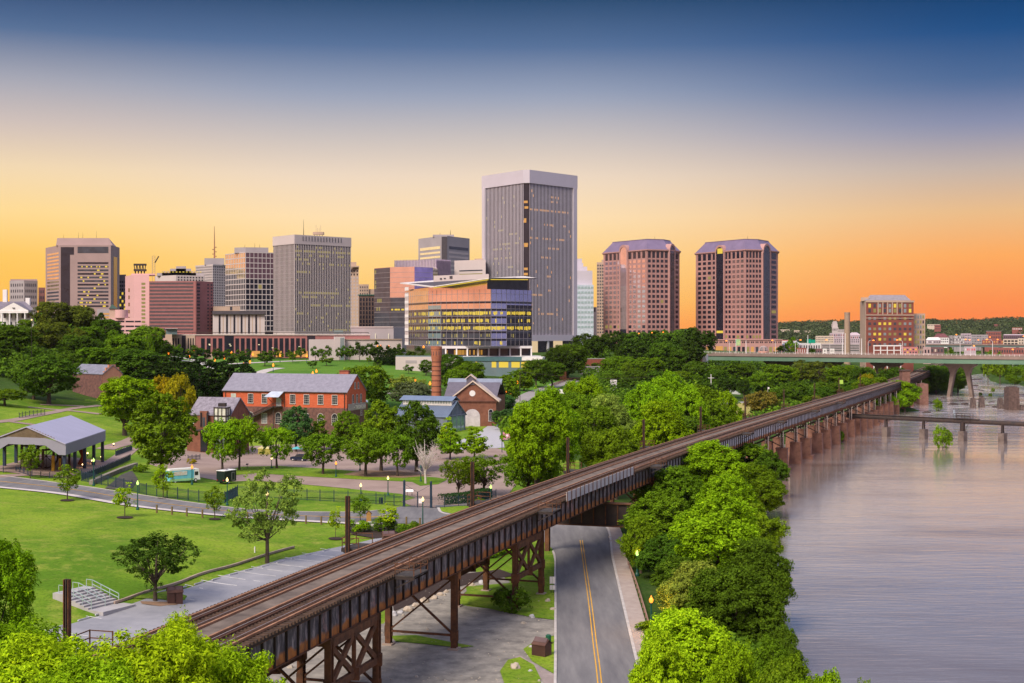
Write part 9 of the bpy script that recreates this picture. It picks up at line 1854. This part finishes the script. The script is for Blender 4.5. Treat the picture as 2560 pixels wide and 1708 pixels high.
# pink banner on its frame
p = G(1255,1132); zb_, zt_ = zt(1099, p.y), zt(1080, p.y); t = thing('banner_sign', 'pink banner with small white emblem on a dark frame', 'banner sign', p); b = MB()
for e in (0,4.3): b.bar((p.x+e, p.y, p.z),(p.x+e, p.y, zt_+.4),.22, IRON)
b.bar((p.x, p.y, zt_+.3),(p.x+4.3, p.y, zt_+.3),.2, IRON); b.bar((p.x, p.y, zb_-.2),(p.x+4.3, p.y, zb_-.2),.2, IRON); b.build('frame', t); b = MB(); b.box(p.x+.25, p.x+4.05, p.y-.05, p.y+.05, zb_, zt_, mat('banner_pink', (.62,.22,.36),.8, var=.06)); b.build('banner', t)
b = MB(); zc = (zb_+zt_)/2; b.box(p.x+1.1, p.x+1.75, p.y-.07, p.y-.05, zc-.25, zc+.2, mat('emblem_white', (.75,.65,.75))); b.box(p.x+1.25, p.x+1.6, p.y-.07, p.y-.05, zc+.2, zc+.4, _mats['emblem_white']); b.box(p.x+.9, p.x+2.0, p.y-.07, p.y-.05, zt_-.45, zt_-.25, _mats['emblem_white']); b.box(p.x+.9, p.x+2.0, p.y-.07, p.y-.05, zb_+.15, zb_+.35, _mats['emblem_white']); b.build('emblem', t)
# timber guard rail on the river side of the path
q = smooth_pts(GP([(1560,1415),(1574,1450),(1588,1495),(1602,1545),(1616,1600)]),4); b = MB(); GR = mat('guard_rail_timber', (.26,.16,.12),.85)
for a, c in zip(q[:-1], q[1:]): b.bar((a.x+.6, a.y, H(a.x, a.y)+.6),(c.x+.6, c.y, H(c.x, c.y)+.6),.14, GR, .25); b.bar((a.x+.6, a.y, H(a.x, a.y)),(a.x+.6, a.y, H(a.x, a.y)+.65),.16, GR)
tag(b.build('guard_rail', loc=(q[0].x, q[0].y, 0)), 'brown timber guard rail between the path and the riverside trees', 'guard rail')
# stone canal wall below the ramp
b = MB(); q = GP([(228,1212),(262,1196),(300,1180),(340,1166)]); 
for a, c in zip(q[:-1], q[1:]): b.bar((a.x, a.y, H(a.x, a.y)+.2),(c.x, c.y, H(c.x, c.y)+.2),.9, mat('canal_stone', (.16,.13,.10),.95, col2=(.30,.27,.25), vscale=1.2, bump=.5),1.3)
tag(b.build('stone_wall', loc=(q[0].x, q[0].y, 0)), 'rough stone wall along the foot of the pavilion ramp', 'wall')
q = GP([(262,1222),(300,1226),(330,1222),(345,1200),(330,1178),(300,1190)]); sheet('shaded_channel', q, mat('channel_shadow', (.05,.045,.04),.6, col2=(.09,.08,.06)),.13,2)  # flat dark sheet paints the shade down in the canal trench

# loose stones on the gravel lot
g = random.Random(8); b = MB(); poly_ = [tuple(v) for v in GP([(620,1990),(1392,1990),(1392,1545),(1130,1512),(1250,1436),(1060,1440),(960,1560),(700,1600)])]; n = 0; st_ = mat('loose_stone', (.22,.19,.16),.9, col2=(.42,.38,.33), vscale=3)
while n < 420:
    x, y = g.uniform(-25,6), g.uniform(115,190)
    if not inpoly(poly_, np.array([x]), np.array([y]))[0]: continue
    s_ = g.uniform(.04,.13) if n > 12 else g.uniform(.2,.4); z = H(x, y)+.04; q = [(x+s_*math.cos(a)*g.uniform(.7,1.3), y+s_*math.sin(a)*g.uniform(.7,1.3)) for a in np.linspace(0,5.2,6)]; b.frustum(q, z, [(x+(u-x)*.5, y+(v-y)*.5) for u, v in q], z+s_*.7, st_); n += 1
tag(b.build('loose_stones'), 'small loose stones scattered over the gravel lot', None, None, 'stuff')
# ================================================================ thin evening haze
hz = bpy.data.materials.new('haze_air'); hz.use_nodes = True; t_ = hz.node_tree; t_.nodes.clear(); o_ = t_.nodes.new('ShaderNodeOutputMaterial'); v_ = t_.nodes.new('ShaderNodeVolumePrincipled')
v_.inputs['Color'].default_value = (.86,.84,.95,1); v_.inputs['Density'].default_value = .000012; v_.inputs['Anisotropy'].default_value = .1
t_.links.new(v_.outputs[0], o_.inputs['Volume']); b = MB(); b.box(-4000,5500,-60,4300,-12,175, hz); tag(b.build('haze'), 'thin even evening haze over city and river', None, None, 'stuff')
